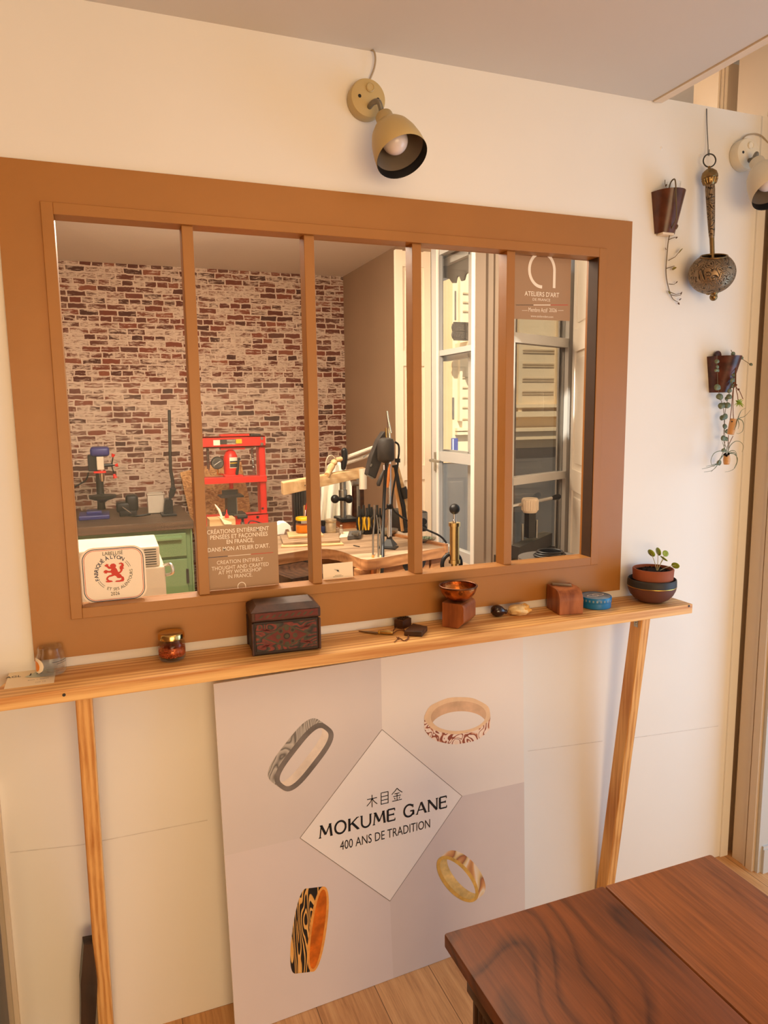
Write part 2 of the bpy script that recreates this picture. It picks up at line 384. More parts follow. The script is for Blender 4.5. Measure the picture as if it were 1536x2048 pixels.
M['gauge_face'] = plain('gauge_face', S(70, 66, 62), .4)
M['poster_TL'] = plain('poster_print_warm_grey', S(221, 208, 199), .55, 0, .03, 3)
M['poster_TR'] = plain('poster_print_pale', S(238, 226, 213), .55, 0, .02, 3)
M['poster_BR'] = plain('poster_print_taupe', S(220, 205, 196), .55, 0, .04, 3)
M['poster_BL'] = plain('poster_print_rose_grey', S(226, 212, 205), .55, 0, .03, 3)
M['poster_mid'] = plain('poster_print_ivory', S(246, 236, 225), .55, 0, .01, 3)
M['poster_line'] = plain('poster_print_grey_line', S(134, 122, 112), .55)
M['gold_stone'] = plain('yellow_render', S(220, 182, 134), .8, 0, .06, 2)
M['stone'] = plain('pale_limestone', S(232, 210, 172), .8, 0, .05, 2, .1, 6)
M['stone_joint'] = plain('limestone_joint', S(196, 172, 136), .8)  # darker joint lines between the facade stones
M['street'] = plain('asphalt', S(96, 94, 92), .8, 0, .1, 3)

# ------------------------------------------------------------------ geometry helpers
class MB:
    """collects shapes, then links them as ONE mesh object"""
    def __init__(s): s.bm = bmesh.new(); s.mi = 0
    def mat(s, i): s.mi = i; return s
    def _face(s, vs):
        try:
            f = s.bm.faces.new(vs); f.material_index = s.mi; return f
        except ValueError: return None
    def poly(s, pts):
        return s._face([s.bm.verts.new(Vector(p)) for p in pts])
    def box(s, c, size, rot=None, ax=None, bev=0):
        c = Vector(c); h = Vector(size)/2
        if ax is None:
            ax = [Vector((1,0,0)), Vector((0,1,0)), Vector((0,0,1))]
            if rot: ax = [rot @ a for a in ax]
        vs = []
        for sx in (-1, 1):
            for sy in (-1, 1):
                for sz in (-1, 1):
                    vs.append(s.bm.verts.new(c + ax[0]*sx*h.x + ax[1]*sy*h.y + ax[2]*sz*h.z))
        fs = []
        for q in ((0,1,3,2), (4,6,7,5), (0,4,5,1), (2,3,7,6), (0,2,6,4), (1,5,7,3)):
            fs.append(s._face([vs[i] for i in q]))
        if bev:
            es = {e for f in fs for e in f.edges}
            r = bmesh.ops.bevel(s.bm, geom=list(es), offset=bev, segments=2, affect='EDGES', profile=.5)
            for f in r['faces']: f.material_index = s.mi
        return s
    def span(s, x0, x1, y0, y1, z0, z1, bev=0):
        return s.box(((x0+x1)/2, (y0+y1)/2, (z0+z1)/2), (abs(x1-x0), abs(y1-y0), abs(z1-z0)), bev=bev)
    def prism(s, pts, vec, bev=0):
        vec = Vector(vec); a = [s.bm.verts.new(Vector(p)) for p in pts]; b = [s.bm.verts.new(Vector(p)+vec) for p in pts]
        fs = [s._face(a[::-1]), s._face(b)]
        n = len(pts)
        for i in range(n): fs.append(s._face([a[i], a[(i+1) % n], b[(i+1) % n], b[i]]))
        if bev:
            es = {e for f in fs if f for e in f.edges}
            bmesh.ops.bevel(s.bm, geom=list(es), offset=bev, segments=2, affect='EDGES', profile=.5)
        return s
    def lathe(s, prof, o, axis=(0,0,1), n=28, close=True, sq=None, ref=None):
        """prof = [(radius, height)...] turned about axis through o"""
        o = Vector(o); az = Vector(axis).normalized()
        ax = (Vector(ref) if ref else (Vector((1,0,0)) if abs(az.x) < .8 else Vector((0,1,0))))
        ax = (ax - az*ax.dot(az)).normalized(); ay = az.cross(ax)
        rings = []
        for r, h in prof:
            if r < 1e-6: rings.append([s.bm.verts.new(o+az*h)])
            else: rings.append([s.bm.verts.new(o+az*h+(ax*math.cos(2*pi*i/n)*(sq or 1)+ay*math.sin(2*pi*i/n))*r) for i in range(n)])
        for a, b in zip(rings, rings[1:]):
            for i in range(n):
                j = (i+1) % n
                if len(a) == 1 and len(b) == 1: continue
                if len(a) == 1: s._face([a[0], b[j], b[i]])
                elif len(b) == 1: s._face([a[i], a[j], b[0]])
                else: s._face([a[i], a[j], b[j], b[i]])
        if close:
            if len(rings[0]) > 1: s._face(rings[0][::-1])
            if len(rings[-1]) > 1: s._face(rings[-1])
        return s
    def tube(s, pts, rad, n=8, cap=True):
        pts = [Vector(p) for p in pts]; k = len(pts)
        rads = rad if isinstance(rad, (list, tuple)) else [rad]*k
        rings = []; prev = None
        for i, p in enumerate(pts):
            d = (pts[min(i+1, k-1)] - pts[max(i-1, 0)])
            if d.length < 1e-9: d = Vector((0,0,1))
            d.normalize()
            if prev is None:
                ref = Vector((0,0,1)) if abs(d.z) < .9 else Vector((1,0,0))
                u = d.cross(ref).normalized()
            else:
                u = prev - d*prev.dot(d)
                u = u.normalized() if u.length > 1e-6 else d.cross(Vector((0,0,1))).normalized()
            prev = u; w = d.cross(u)
            rings.append([s.bm.verts.new(p+(u*math.cos(2*pi*j/n)+w*math.sin(2*pi*j/n))*rads[i]) for j in range(n)])
        for a, b in zip(rings, rings[1:]):
            for j in range(n): s._face([a[j], a[(j+1) % n], b[(j+1) % n], b[j]])
        if cap: s._face(rings[0][::-1]); s._face(rings[-1])
        return s
    def ball(s, c, r, n=16, sc=(1,1,1), seg=None):
        prof = [(math.sin(pi*i/n)*r, -math.cos(pi*i/n)*r*sc[2]) for i in range(n+1)]
        prof[0] = (0, prof[0][1]); prof[-1] = (0, prof[-1][1])
        o = Vector(c)
        rings = []; m_ = seg or n+4
        for rr, h in prof:
            if rr < 1e-7: rings.append([s.bm.verts.new(o+Vector((0,0,h)))])
            else: rings.append([s.bm.verts.new(o+Vector((rr*math.cos(2*pi*i/m_)*sc[0], rr*math.sin(2*pi*i/m_)*sc[1], h))) for i in range(m_)])
        for a, b in zip(rings, rings[1:]):
            for i in range(m_):
                j = (i+1) % m_
                if len(a) == 1: s._face([a[0], b[j], b[i]])
                elif len(b) == 1: s._face([a[i], a[j], b[0]])
                else: s._face([a[i], a[j], b[j], b[i]])
        return s
    def disc(s, c, nrm, r, n=24, rx=None):
        nrm = Vector(nrm).normalized(); a = nrm.orthogonal().normalized(); b = nrm.cross(a)
        return s.poly([Vector(c)+a*math.cos(2*pi*i/n)*(rx or r)+b*math.sin(2*pi*i/n)*r for i in range(n)])
    def build(s, name, mats, parent=None, smooth=None, normals=True, origin=None):
        if normals: bmesh.ops.recalc_face_normals(s.bm, faces=s.bm.faces[:])
        me = bpy.data.meshes.new(name)
        org = Vector(origin) if origin is not None else (ORG(parent) if parent is not None else Vector((0,0,0)))
        bmesh.ops.translate(s.bm, verts=s.bm.verts[:], vec=-org)
        s.bm.to_mesh(me); s.bm.free()
        for mm in (mats if isinstance(mats, (list, tuple)) else [mats]): me.materials.append(M[mm] if isinstance(mm, str) else mm)
        if smooth is not None:
            try: me.shade_smooth()
            except Exception: pass
            try: me.set_sharp_from_angle(angle=math.radians(smooth))
            except Exception: pass
        o = bpy.data.objects.new(name, me); COL.objects.link(o)
        if parent is not None: o.parent = parent
        else: o.location = org
        return o
def ORG(o):
    v = Vector(o.location)
    while o.parent is not None:
        o = o.parent; v = v + Vector(o.location)
    return v
def tag(o, label=None, cat=None, group=None, kind=None):
    if label: o['label'] = label
    if cat: o['category'] = cat
    if group: o['group'] = group
    if kind: o['kind'] = kind
    return o
def thing(name, label, cat, loc, group=None, kind=None):
    o = bpy.data.objects.new(name, None); COL.objects.link(o); o.location = Vector(loc); o.empty_display_size = .05
    return tag(o, label, cat, group, kind)
def struct(name, mb, mat, parent=None, label=None, smooth=None):
    o = mb.build(name, mat, parent, smooth)
    if parent is None: o['kind'] = 'structure'; o['category'] = name.split('_')[0]; o['label'] = label
    return o

# ---- lettering: filled outlines of the built-in typeface laid on a surface
_gl = {}
def glyph(ch, weight=0.0):
    key = (ch, weight)
    if key not in _gl:
        cu = bpy.data.curves.new('lettering', 'FONT'); cu.body = ch; cu.size = 1; cu.resolution_u = 3; cu.offset = weight
        cu.fill_mode = 'FRONT'
        ob = bpy.data.objects.new('lettering', cu); COL.objects.link(ob)
        bpy.context.view_layer.update()
        me = bpy.data.meshes.new_from_object(ob.evaluated_get(bpy.context.evaluated_depsgraph_get()))
        _gl[key] = ([v.co.copy() for v in me.vertices], [tuple(p.vertices) for p in me.polygons])
        bpy.data.objects.remove(ob); bpy.data.curves.remove(cu); bpy.data.meshes.remove(me)
    return _gl[key]
def put(mb, g, o, u, v, size, sx=1.0):
    vs, fs = g
    nv = [mb.bm.verts.new(o+u*(p.x*size*sx)+v*(p.y*size)) for p in vs]
    for f in fs: mb._face([nv[i] for i in f])
def text(mb, s, o, u, v, size, width=None, align='C', weight=0.0):
    """a line of lettering; o = baseline point, u/v unit directions; width squeezes or stretches it to fit"""
    g = glyph(s, weight); xs = [p.x for p in g[0]]
    if not xs: return
    x0, x1 = min(xs), max(xs); w = (x1-x0)*size
    sx = (width/w) if width else 1.0
    off = {'C': -(x0+x1)/2, 'L': -x0, 'R': -x1}[align]*size*sx
    put(mb, g, o+u*off, u, v, size, sx)
def text_arc(mb, s, c, u, v, radius, a0, a1, size, inside=False, weight=0.0):
    """letters spread along an arc from angle a0 to a1 (degrees, clockwise from the top)"""
    adv = []
    for ch in s:
        if ch == ' ': adv.append(.34); continue
        xs = [p.x for p in glyph(ch, weight)[0]]; adv.append(max(xs)-min(xs)+.17)
    tot = sum(adv); acc = 0
    for ch, w in zip(s, adv):
        t = (acc+w/2)/tot; acc += w
        if ch == ' ': continue
        a = math.radians(a0+(a1-a0)*t)
        rad = u*math.sin(a)+v*math.cos(a)
        tu = u*math.cos(a)-v*math.sin(a); tv = rad
        if inside: tu, tv = -tu, -tv
        g = glyph(ch, weight); xs = [p.x for p in g[0]]
        p = c+rad*radius - tu*((min(xs)+max(xs))/2*size) - tv*(.36*size)
        put(mb, g, p, tu, tv, size)
def stroke(mb, pts, w, n=None):
    """a flat band of width w along pts, lying in the plane with normal n"""
    pts = [Vector(p) for p in pts]; n = Vector(n)
    L = []; Rr = []
    for i, p in enumerate(pts):
        d = (pts[min(i+1, len(pts)-1)]-pts[max(i-1, 0)]).normalized(); k = n.cross(d).normalized()*w/2
        L.append(mb.bm.verts.new(p+k)); Rr.append(mb.bm.verts.new(p-k))
    for i in range(len(pts)-1): mb._face([L[i], L[i+1], Rr[i+1], Rr[i]])
def clip(sub, clp):
    """Sutherland-Hodgman: convex clip, 2D, counter-clockwise clip polygon"""
    out = sub[:]
    for i in range(len(clp)):
        a, b = clp[i], clp[(i+1) % len(clp)]
        inp, out = out, []
        def side(p): return (b[0]-a[0])*(p[1]-a[1])-(b[1]-a[1])*(p[0]-a[0])
        for j in range(len(inp)):
            p, q = inp[j], inp[(j+1) % len(inp)]; sp, sq = side(p), side(q)
            if sp >= 0: out.append(p)
            if sp*sq < 0:
                t = sp/(sp-sq); out.append((p[0]+(q[0]-p[0])*t, p[1]+(q[1]-p[1])*t))
        if not out: return []
    return out
def hull(pts):
    pts = sorted(set(pts)); 
    def half(ps):
        h = []
        for p in ps:
            while len(h) > 1 and (h[-1][0]-h[-2][0])*(p[1]-h[-2][1])-(h[-1][1]-h[-2][1])*(p[0]-h[-2][0]) <= 0: h.pop()
            h.append(p)
        return h
    a, b = half(pts), half(pts[::-1]); return a[:-1]+b[:-1]
def spline(pts, k=6):
    """Catmull-Rom through the points"""
    pts = [Vector(p) for p in pts]; out = []
    for i in range(len(pts)-1):
        p0, p1, p2, p3 = pts[max(i-1, 0)], pts[i], pts[i+1], pts[min(i+2, len(pts)-1)]
        for j in range(k):
            t = j/k
            out.append(.5*((2*p1)+(p2-p0)*t+(2*p0-5*p1+4*p2-p3)*t*t+(3*p1-p0-3*p2+p3)*t**3))
    out.append(pts[-1]); return out

# ================================================================== THE SETTING
XF, YB, ZC, ZW = 2.0, 4.18, 2.385, 2.655          # facade plane, brick wall, shop ceiling, workshop ceiling
XL, YK = -1.8, -4.6
GX, GZ0, GZ1 = 1.381, 1.105, 1.953                # glazed opening in the partition

b = MB(); b.span(XL-.1, 2.9, YK-.1, YB+.1, -.06, 0)
struct('floor', b, 'oak_floor', label='pale oak plank floor of the shop and workshop')
b = MB(); T = .04; top = 2.398
b.span(XL, 0-.004, 0, T, 0, top); b.span(GX+.004, XF-.002, 0, T, 0, top)
b.span(-.004, GX+.004, 0, T, 0, GZ0-.004); b.span(-.004, GX+.004, 0, T, GZ1+.004, top)
for (pa, pb) in (((20, 1705), (160, 1690)), ((160, 1690), (415, 1640)), ((1056, 1502), (1205, 1482)), ((1250, 1478), (1436, 1452))):  # crease lines: their soft shade painted as thin darker strips
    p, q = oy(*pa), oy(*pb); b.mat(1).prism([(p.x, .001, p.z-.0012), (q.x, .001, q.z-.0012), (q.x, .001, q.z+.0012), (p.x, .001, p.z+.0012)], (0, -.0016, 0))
struct('wall_front', b, ['wall', 'crease_shade'], label='white painted partition wall around the interior window')
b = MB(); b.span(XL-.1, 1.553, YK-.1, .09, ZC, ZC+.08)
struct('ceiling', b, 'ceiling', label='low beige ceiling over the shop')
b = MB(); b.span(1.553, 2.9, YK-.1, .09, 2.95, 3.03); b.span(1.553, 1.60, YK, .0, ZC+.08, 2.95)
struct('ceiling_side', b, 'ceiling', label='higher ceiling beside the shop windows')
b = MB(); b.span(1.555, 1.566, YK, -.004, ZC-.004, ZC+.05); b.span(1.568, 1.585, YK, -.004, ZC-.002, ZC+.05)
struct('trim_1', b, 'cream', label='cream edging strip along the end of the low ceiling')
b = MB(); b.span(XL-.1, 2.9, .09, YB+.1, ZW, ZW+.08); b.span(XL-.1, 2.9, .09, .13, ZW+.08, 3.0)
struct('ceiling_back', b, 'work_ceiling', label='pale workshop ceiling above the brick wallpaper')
b = MB(); b.span(XL-.1, XF, YB, YB+.1, 0, ZW)
struct('wall_back', b, 'brick', label='workshop back wall in whitewashed brick wallpaper')
b = MB(); b.span(XL-.1, XL, YK, YB+.1, 0, 3.0)
struct('wall_left', b, 'side_wall', label='plain brown side wall of shop and workshop')
b = MB(); b.span(XL-.1, 2.9, YK-.1, YK, 0, 3.0)
struct('wall_rear', b, 'wall', label='plain wall behind the photographer')

# facade: workshop windows between taupe wall, joinery pillar and cream pier
yA0 = ox(1150, 800, XF).y                     # near jamb of the near window
yP0, yP1 = ox(1009, 800, XF).y, ox(957, 800, XF).y     # pillar
yW1 = ox(863, 800, XF).y                      # far jamb of the far window
zs = ox(925, 1124, XF).z                      # window sill
zt = 2.52
b = MB(); b.span(XF, XF+.05, yW1, YB+.1, 0, ZW)
struct('wall_right', b, 'taupe', label='taupe workshop wall between brick wallpaper and windows')
b = MB(); b.span(XF+.002, XF+.06, yA0, yP0, 0, zs); b.span(XF+.002, XF+.06, yP1, yW1, 0, zs); b.span(XF+.002, XF+.06, yA0, yW1, zt, ZW)
b.span(XF-.01, XF+.09, yA0, yP0, zs, zs+.02)
struct('wall_window', b, 'cream', label='low wall under the workshop windows')
b = MB(); b.span(XF-.02, XF+.07, yP0, yP1, 0, ZW)
for k, (f0, f1, d) in enumerate(((.04, .16, .012), (.26, .31, .010), (.52, .56, .014), (.60, .96, .008))):
    b.span(XF-.02-d, XF-.02, yP0+(yP1-yP0)*f0, yP0+(yP1-yP0)*f1, 0, ZW)
struct('trim_2', b, 'pillar', label='grey brown grooved pillar between the two workshop windows')
b = MB(); b.span(XF, 2.45, -.105, -.020, 0, 3.0); b.span(XF+.03, 2.45, -.020, .012, 0, 3.0); b.span(XF, 2.45, .012, .13, 0, 3.0); b.span(XF, XF+.06, .13, yA0, 0, 2.12)
b.span(XF-.006, XF, -.105, -.08, 0, 3.0); b.span(XF-.003, XF, -.074, -.066, 0, 3.0)
struct('trim_7', b, 'pier', label='cream pier where the partition meets the shop windows')
b = MB(); b.span(XF+.006, 2.45, -.118, -.106, 0, 3.0); b.span(XF+.02, 2.45, -.128, -.118, 0, .085); b.span(XF+.02, 2.45, -.124, -.118, .085, .095)
b.span(XF+.04, 2.45, -.126, -.118, .42, .47)
struct('trim_3', b, 'greyjoin', label='white panelled window reveal with skirting beside the cream pier')
b = MB(); b.span(1.962, XF-.006, -.006, 0, 0, top-.002); 
struct('trim_4', b, 'wall', label='narrow batten where the partition meets the pier')
# moulded post seen over the top of the partition
yq_ = .20; x0, x1 = oy(1434, 170, yq_).x, oy(1478, 170, yq_).x
b = MB(); b.span(x0+.012, x1, yq_, yq_+.10, 2.13, 2.64)
for k in range(3): b.span(x0+.010*k, x0+.010*k+.007, yq_-.006*(k+1), yq_+.10, 2.13, 2.64)
struct('trim_5', b, 'cream', label='moulded cream post seen above the top of the partition')
# left edge strip
p, q = oy(15, 1800), oy(37, 2048)
b = MB(); b.span(p.x-.006, p.x+.004, -.014, 0, 0, .72); b.span(p.x-.07, p.x-.006, -.008, 0, 0, .72)
struct('trim_6', b, 'cream', label='thin pale batten beside the dark cupboard')

# ------------------------------------------------------------------ interior window in the partition
win = bpy.data.objects.new('window_1', None); COL.objects.link(win); win.location = (GX/2, 0, GZ0)
tag(win, 'long interior window with an ochre frame and five panes', 'window', None, 'structure')
b = MB(); X0, X1, Z0, Z1, yf, yb = -.105, 1.493, .994, 2.057, -.010, .042
def ring(b, x0, x1, z0, z1, a0, a1, c0, c1, yA, yB, bev=0):
    b.span(x0, a0, yA, yB, z0, z1, bev); b.span(a1, x1, yA, yB, z0, z1, bev); b.span(a0, a1, yA, yB, z0, c0, bev); b.span(a0, a1, yA, yB, c1, z1, bev)
ring(b, X0, X1, Z0, Z1, -.001, GX+.001, GZ0-.001, GZ1+.001, yf, -.0005)
ring(b, -.024, GX+.026, GZ0-.024, GZ1+.024, 0, GX, GZ0, GZ1, -.0145, yb, .0012)
b.build('window_frame', 'ochre', win)
b = MB(); b.span(GX-.0025, GX+.0005, -.012, .0295, GZ0+.0005, GZ1-.0005); b.build('dark_jamb_strip', 'jamb_dark', win)  # thin strip that darkens the right jamb by its own colour
mx = [(oy(373.5, 448).x + oy(409, 1190).x)/2, (oy(616, 468).x+oy(635.5, 1166).x)/2, (oy(832.5, 486).x+oy(835.5, 1146).x)/2, (oy(1020.5, 500).x+oy(1014, 1128).x)/2]
for x in mx:
    b = MB(); b.span(x-.0125, x+.0125, -.004, .040, GZ0, GZ1, .0012)
    b.build('mullion', 'ochre', win)
ed = [0]+mx+[GX]
for i in range(5):
    b = MB(); b.span(ed[i]+.011*(i > 0), ed[i+1]-.011*(i < 4), .030, .033, GZ0, GZ1)
    b.build('pane', 'pane', win)
GY = .0295                                       # front face of the glass

# ------------------------------------------------------------------ workshop windows
w2 = bpy.data.objects.new('window_2', None); COL.objects.link(w2); w2.location = (XF, (yP1+yW1)/2, zs)
tag(w2, 'tall grey casement window with lever handle, far side of pillar', 'window', None, 'structure')
def Y1(px): return ox(px, 800, XF).y
zr1, zr2, zb = ox(915, 700, XF).z, ox(915, 917, XF).z, zs
b = MB()
b.span(XF, XF+.03, Y1(878), yW1, zb, zt)                        # far stile
b.span(XF+.005, XF+.05, yP1, Y1(945), zb, zt)                   # near stile
for z, h in ((zr1, .016), (zr2, .03), (zb+.03, .03), (zt-.03, .03)): b.span(XF+.004, XF+.046, yP1, yW1, z-h, z+h)
b.build('window_frame', 'greyjoin', w2)
b = MB(); b.span(XF-.008, XF, Y1(878)-.002, Y1(875), zb, zt); b.span(XF-.004, XF+.01, Y1(950), Y1(943), zb, zt)
b.build('beading', 'whitejoin', w2)
b = MB(); hy = Y1(872); hp = ox(873, 920, XF)
b.span(XF-.012, XF, hp.y-.016, hp.y+.016, hp.z-.07, hp.z+.05, .003); b.tube([(XF-.01, hp.y, hp.z), (XF-.045, hp.y, hp.z), (XF-.052, hp.y-.02, hp.z), (XF-.05, hp.y-.16, hp.z)], [.008, .008, .009, .008], 8)
b.build('handle', 'steel', w2, 40)
for (z0, z1) in ((zr1, zt-.03), (zr2, zr1), (zb+.03, zr2)):
    b = MB(); b.span(XF+.024, XF+.027, Y1(945), Y1(878), z0, z1); b.build('pane', 'outer_pane', w2)
b = MB(); xo = 2.085                                            # outer casement
def Yo(px): return ox(px, 800, xo).y
b.span(xo, xo+.03, Yo(943), Yo(936), zb, zt)
for z in (ox(915, 512, xo).z, ox(912, 712, xo).z, ox(912, 908, xo).z): b.span(xo, xo+.03, Yo(938), Yo(886), z-.02, z+.02)
b.build('outer_frame', 'greyjoin', w2)
# scalloped valance hanging outside the top of the far window
b = MB(); xv = 2.125
pts = [(x, y) for x, y in ((884, 500), (945, 478), (945, 556), (941, 556), (939, 548), (934, 545), (930, 549), (927, 560), (922, 562), (919, 554), (915, 551), (912, 556), (910, 566), (904, 566), (899, 558), (890, 556), (884, 556))]
b.prism([ox(x, y, xv) for x, y in pts], (.012, 0, 0))
tag(b.build('window_valance', 'tile_grey', None, origin=ox(915, 480, xv)), 'grey scalloped valance at the top of the far workshop window', 'valance')

w3 = bpy.data.objects.new('window_3', None); COL.objects.link(w3); w3.location = (XF, (yA0+yP0)/2, zs)
tag(w3, 'near workshop window with one casement standing open inward', 'window', None, 'structure')
HN = Vector((XF-.01, yA0+.03, 0)); LD = Vector((-.915, -.403, 0)); LN = Vector((.403, -.915, 0))     # leaf direction and normal
def leaf(px, py): return on_plane(px, py, HN, LN)
wl = (leaf(1012, 800)-HN).dot(LD); LX = [LD, LN, Vector((0, 0, 1))]
def lbox(b, s0, s1, z0, z1, t0=-.02, t1=.02):
    b.box(HN+LD*((s0+s1)/2)+LN*((t0+t1)/2)+Vector((0, 0, (z0+z1)/2)), (abs(s1-s0), t1-t0, abs(z1-z0)), ax=LX)
s_r = (leaf(1127, 800)-HN).dot(LD)
b = MB(); lbox(b, -.02, s_r, zs, zt); lbox(b, wl, wl-.03, zs, zt)
zl1, zl2 = leaf(1085, 682).z, leaf(1085, 954).z
for z, h in ((zl1, .019), (zl2, .016), (zs+.03, .03), (zt-.03, .03)): lbox(b, s_r-.01, wl, z-h, z+h)
lbox(b, s_r-.001, s_r+.012, zs, zt, -.026, -.018)
b.build('window_frame', 'greyjoin', w3)
for (z0, z1) in ((zl1, zt-.03), (zl2, zl1), (zs+.03, zl2)):
    b = MB(); lbox(b, s_r, wl-.02, z0, z1, -.002, .002); b.build('pane', 'pane_mirror', w3)
b = MB(); b.span(XF-.001, XF+.05, yA0-.001, yA0+.05, zs, zt); b.build('jamb', 'greyjoin', w3)

def shutter(name, label, h0, dirv, w, z0, z1, rails, mat):
    d = Vector(dirv).normalized(); n = Vector((d.y, -d.x, 0)); ax = [d, n, Vector((0, 0, 1))]; h0 = Vector(h0)
    t = thing(name, label, 'shutter', (h0.x+d.x*w/2, h0.y+d.y*w/2, z0), 'interior window shutters')
    b = MB()
    def bx(s0, s1, za, zb_, ta, tb, bev=0): b.box(h0+d*((s0+s1)/2)+n*((ta+tb)/2)+Vector((0, 0, (za+zb_)/2)), (s1-s0, tb-ta, zb_-za), ax=ax, bev=bev)
    e = .045
    bx(0, e, z0, z1, -.014, .014); bx(w-e, w, z0, z1, -.014, .014)
    zz = [z0+.05]+sorted(rails)+[z1-.05]
    for z in zz: bx(e, w-e, z-.045, z+.045, -.0138, .0138)
    b.build('shutter_frame', mat, t)
    for a, c in zip(zz, zz[1:]):
        b = MB(); bx(e-.002, w-e+.002, a+.04, c-.04, -.006, .006); bx(e+.02, w-e-.02, a+.07, c-.07, -.010, .010, .004); b.build('panel', mat, t)
p = oy(792, 500, yW1)
shutter('window_shutter', 'tall cream panelled shutter standing open beside the taupe wall', (XF-.004, yW1+.012, 0), (-1, 0, 0), XF-p.x, .02, 2.50,
        [ox(870, 700, XF).z-.05, ox(870, 945, XF).z], 'cream')
shutter('window_shutter', 'bright white panelled shutter beside the near open casement', (XF-.03, yA0-.04, 0), (-.415, -.91, 0), .42, zs, 2.56,
        [1.82, 1.235], 'whitejoin')

# ------------------------------------------------------------------ the street outside
YS = 10.0
def st(px, py, dy=0.0): return oy(px, py, YS-dy)
xa, xb = st(905, 700).x, st(1000, 700).x
bl = thing('street_building', 'sunlit stone building across the street, seen through the windows', 'building', (st(960, 800).x, YS, -1.4))
b = MB(); b.span(xb, 13, YS, YS+.3, .82, 9); b.span(xa, xb, YS, YS+.3, .60, 9); b.build('facade', 'stone', bl)
b = MB(); b.span(1, xa-.001, YS, YS+.35, .60, 9); b.build('rendered_wall', 'gold_stone', bl)
b = MB(); b.span(xb, 13, YS+.02, YS+.3, -1.4, .82); b.span(1, xb, YS+.02, YS+.3, -1.4, .60); b.build('shopfront', 'tile_grey', bl)
b = MB()
for py in (586, 604, 622, 755, 775, 795, 815, 838): 
    z = st(920, py).z; b.span(xa+.12, st(938, 700).x, YS-.02, YS+.01, z-.012, z+.012)
for py in (700, 705, 728, 733, 757, 762, 783, 788, 820):
    z = st(1065, py).z; b.span(st(1042, 700).x, st(1108, 700).x, YS-.02, YS+.01, z-.012, z+.012)
b.build('joint', 'stone_joint', bl)
b = MB()
for (xp, w) in ((1032, 8), (1112, 8), (915, 5)): b.span(st(xp, 700).x, st(xp+w, 700).x, YS-.10, YS+.01, 1.35, 9)
for py, h, d in ((828, .05, .22), (812, .03, .14), (868, .09, .28), (858, .03, .36)):
    z = st(1065, py).z; b.span(xb, 13, YS-d, YS+.01, z-h, z+h)
z = st(920, 690).z; b.span(xa+.05, st(937, 700).x, YS-.5, YS+.01, z-.10, z+.02)
for py in (858, 866): z = st(920, py).z; b.span(xa+.05, st(938, 700).x, YS-.1, YS+.01, z-.03, z+.02)
b.build('cornice', 'stone', bl)
b = MB(); x0, x1 = st(909, 660, .5).x, st(936, 660, .5).x; z0, z1 = st(920, 681, .5).z, st(920, 644, .5).z
b.span(x0, x1, YS-.5, YS-.47, z1-.03, z1); b.span(x0, x1, YS-.5, YS-.47, z0, z0+.03)
for i in range(13): x = x0+(x1-x0)*i/12; b.span(x-.012, x+.012, YS-.495, YS-.475, z0, z1)
for i in range(12):
    x = x0+(x1-x0)*(i+.5)/12
    for zc in (.3, .7):
        zz = z0+(z1-z0)*zc; b.tube([(x+.05*math.cos(a), YS-.485, zz+.07*math.sin(a)) for a in [k*pi/4 for k in range(9)]], .016, 4, False)
b.build('balcony_railing', 'iron', bl)
for pa, pb in (((909, 640), (912, 582)), ((904, 838), (908, 795))):
    p, q = st(*pa), st(*pb); b = MB(); b.span(p.x, q.x, YS-.012, YS+.02, p.z, q.z); b.build('window_opening', 'tile_grey', bl)
b = MB(); p, q = st(902, 904), st(914, 876); b.span(p.x, q.x, YS-.04, YS-.005, p.z, q.z); b.build('notice_board', 'skyblue', bl)
b = MB(); p, q = st(903, 902), st(905, 878); b.span(p.x, q.x, YS-.046, YS-.04, p.z, q.z); b.build('notice_lettering', 'white', bl)
b = MB(); b.span(2.45, 13, -8, 12, -1.5, -1.4)
struct('street', b, 'street', label='street outside the windows')

# ================================================================== SHELF AND WHAT STANDS ON IT
ZS, YSF = .97, -.152
xl = oz(16, 1345, ZS).x; xr = oz(1386, 1208, ZS).x
sh = thing('wall_shelf', 'long pine board shelf under the interior window, on two slanted legs', 'shelf', ((xl+xr)/2, -.076, ZS-.028))
b = MB()
b.prism([(xl+.02, -.001, ZS-.028), (xr, -.001, ZS-.028), (xr, YSF, ZS-.028), (xl-.03, YSF, ZS-.028)], (0, 0, .028), .002)
b.build('board', 'pine', sh)
for px, py in ((128, 1390), (1378, 1212)):
    p = oy(px, py, YSF-.0004); b = MB(); b.lathe([(.0035, 0), (.003, .001)], p, (0, -1, 0), 10); b.build('screw_hole', 'black', sh)
for k, (tp, bt, wd) in enumerate((((184, 1397), (226, 2040), .033), ((1302, 1236), (1230, 1770), .031))):
    a, d = oy(*tp, -.137), oy(*bt, -.058)
    d = a+(d-a)*((a.z-.001)/(a.z-d.z)); a = Vector((a.x, a.y, ZS-.0285)); dp_ = .048
    b = MB(); vs = [b.bm.verts.new(p+Vector((ox_, oy_, 0))) for oy_ in (0, dp_) for p, ox_ in ((a, -wd), (a, 0), (d, 0), (d, -wd))]
    for q in ((0,1,2,3), (7,6,5,4), (0,3,7,4), (1,5,6,2), (0,4,5,1), (3,2,6,7)): b._face([vs[i] for i in q])
    bmesh.ops.bevel(b.bm, geom=b.bm.edges[:], offset=.002, segments=1, affect='EDGES')
    lg = b.build('leg', 'pine_leg', sh)
    if k == 1:
        b = MB(); p = Vector((a.x-wd, a.y+.024, ZS-.045)); b.box(p+Vector((-.001, 0, 0)), (.002, .016, .028)); b.lathe([(.004, 0), (.003, .002)], p+Vector((-.002, 0, -.004)), (-1, 0, 0), 10); b.build('bracket', 'steel', lg)

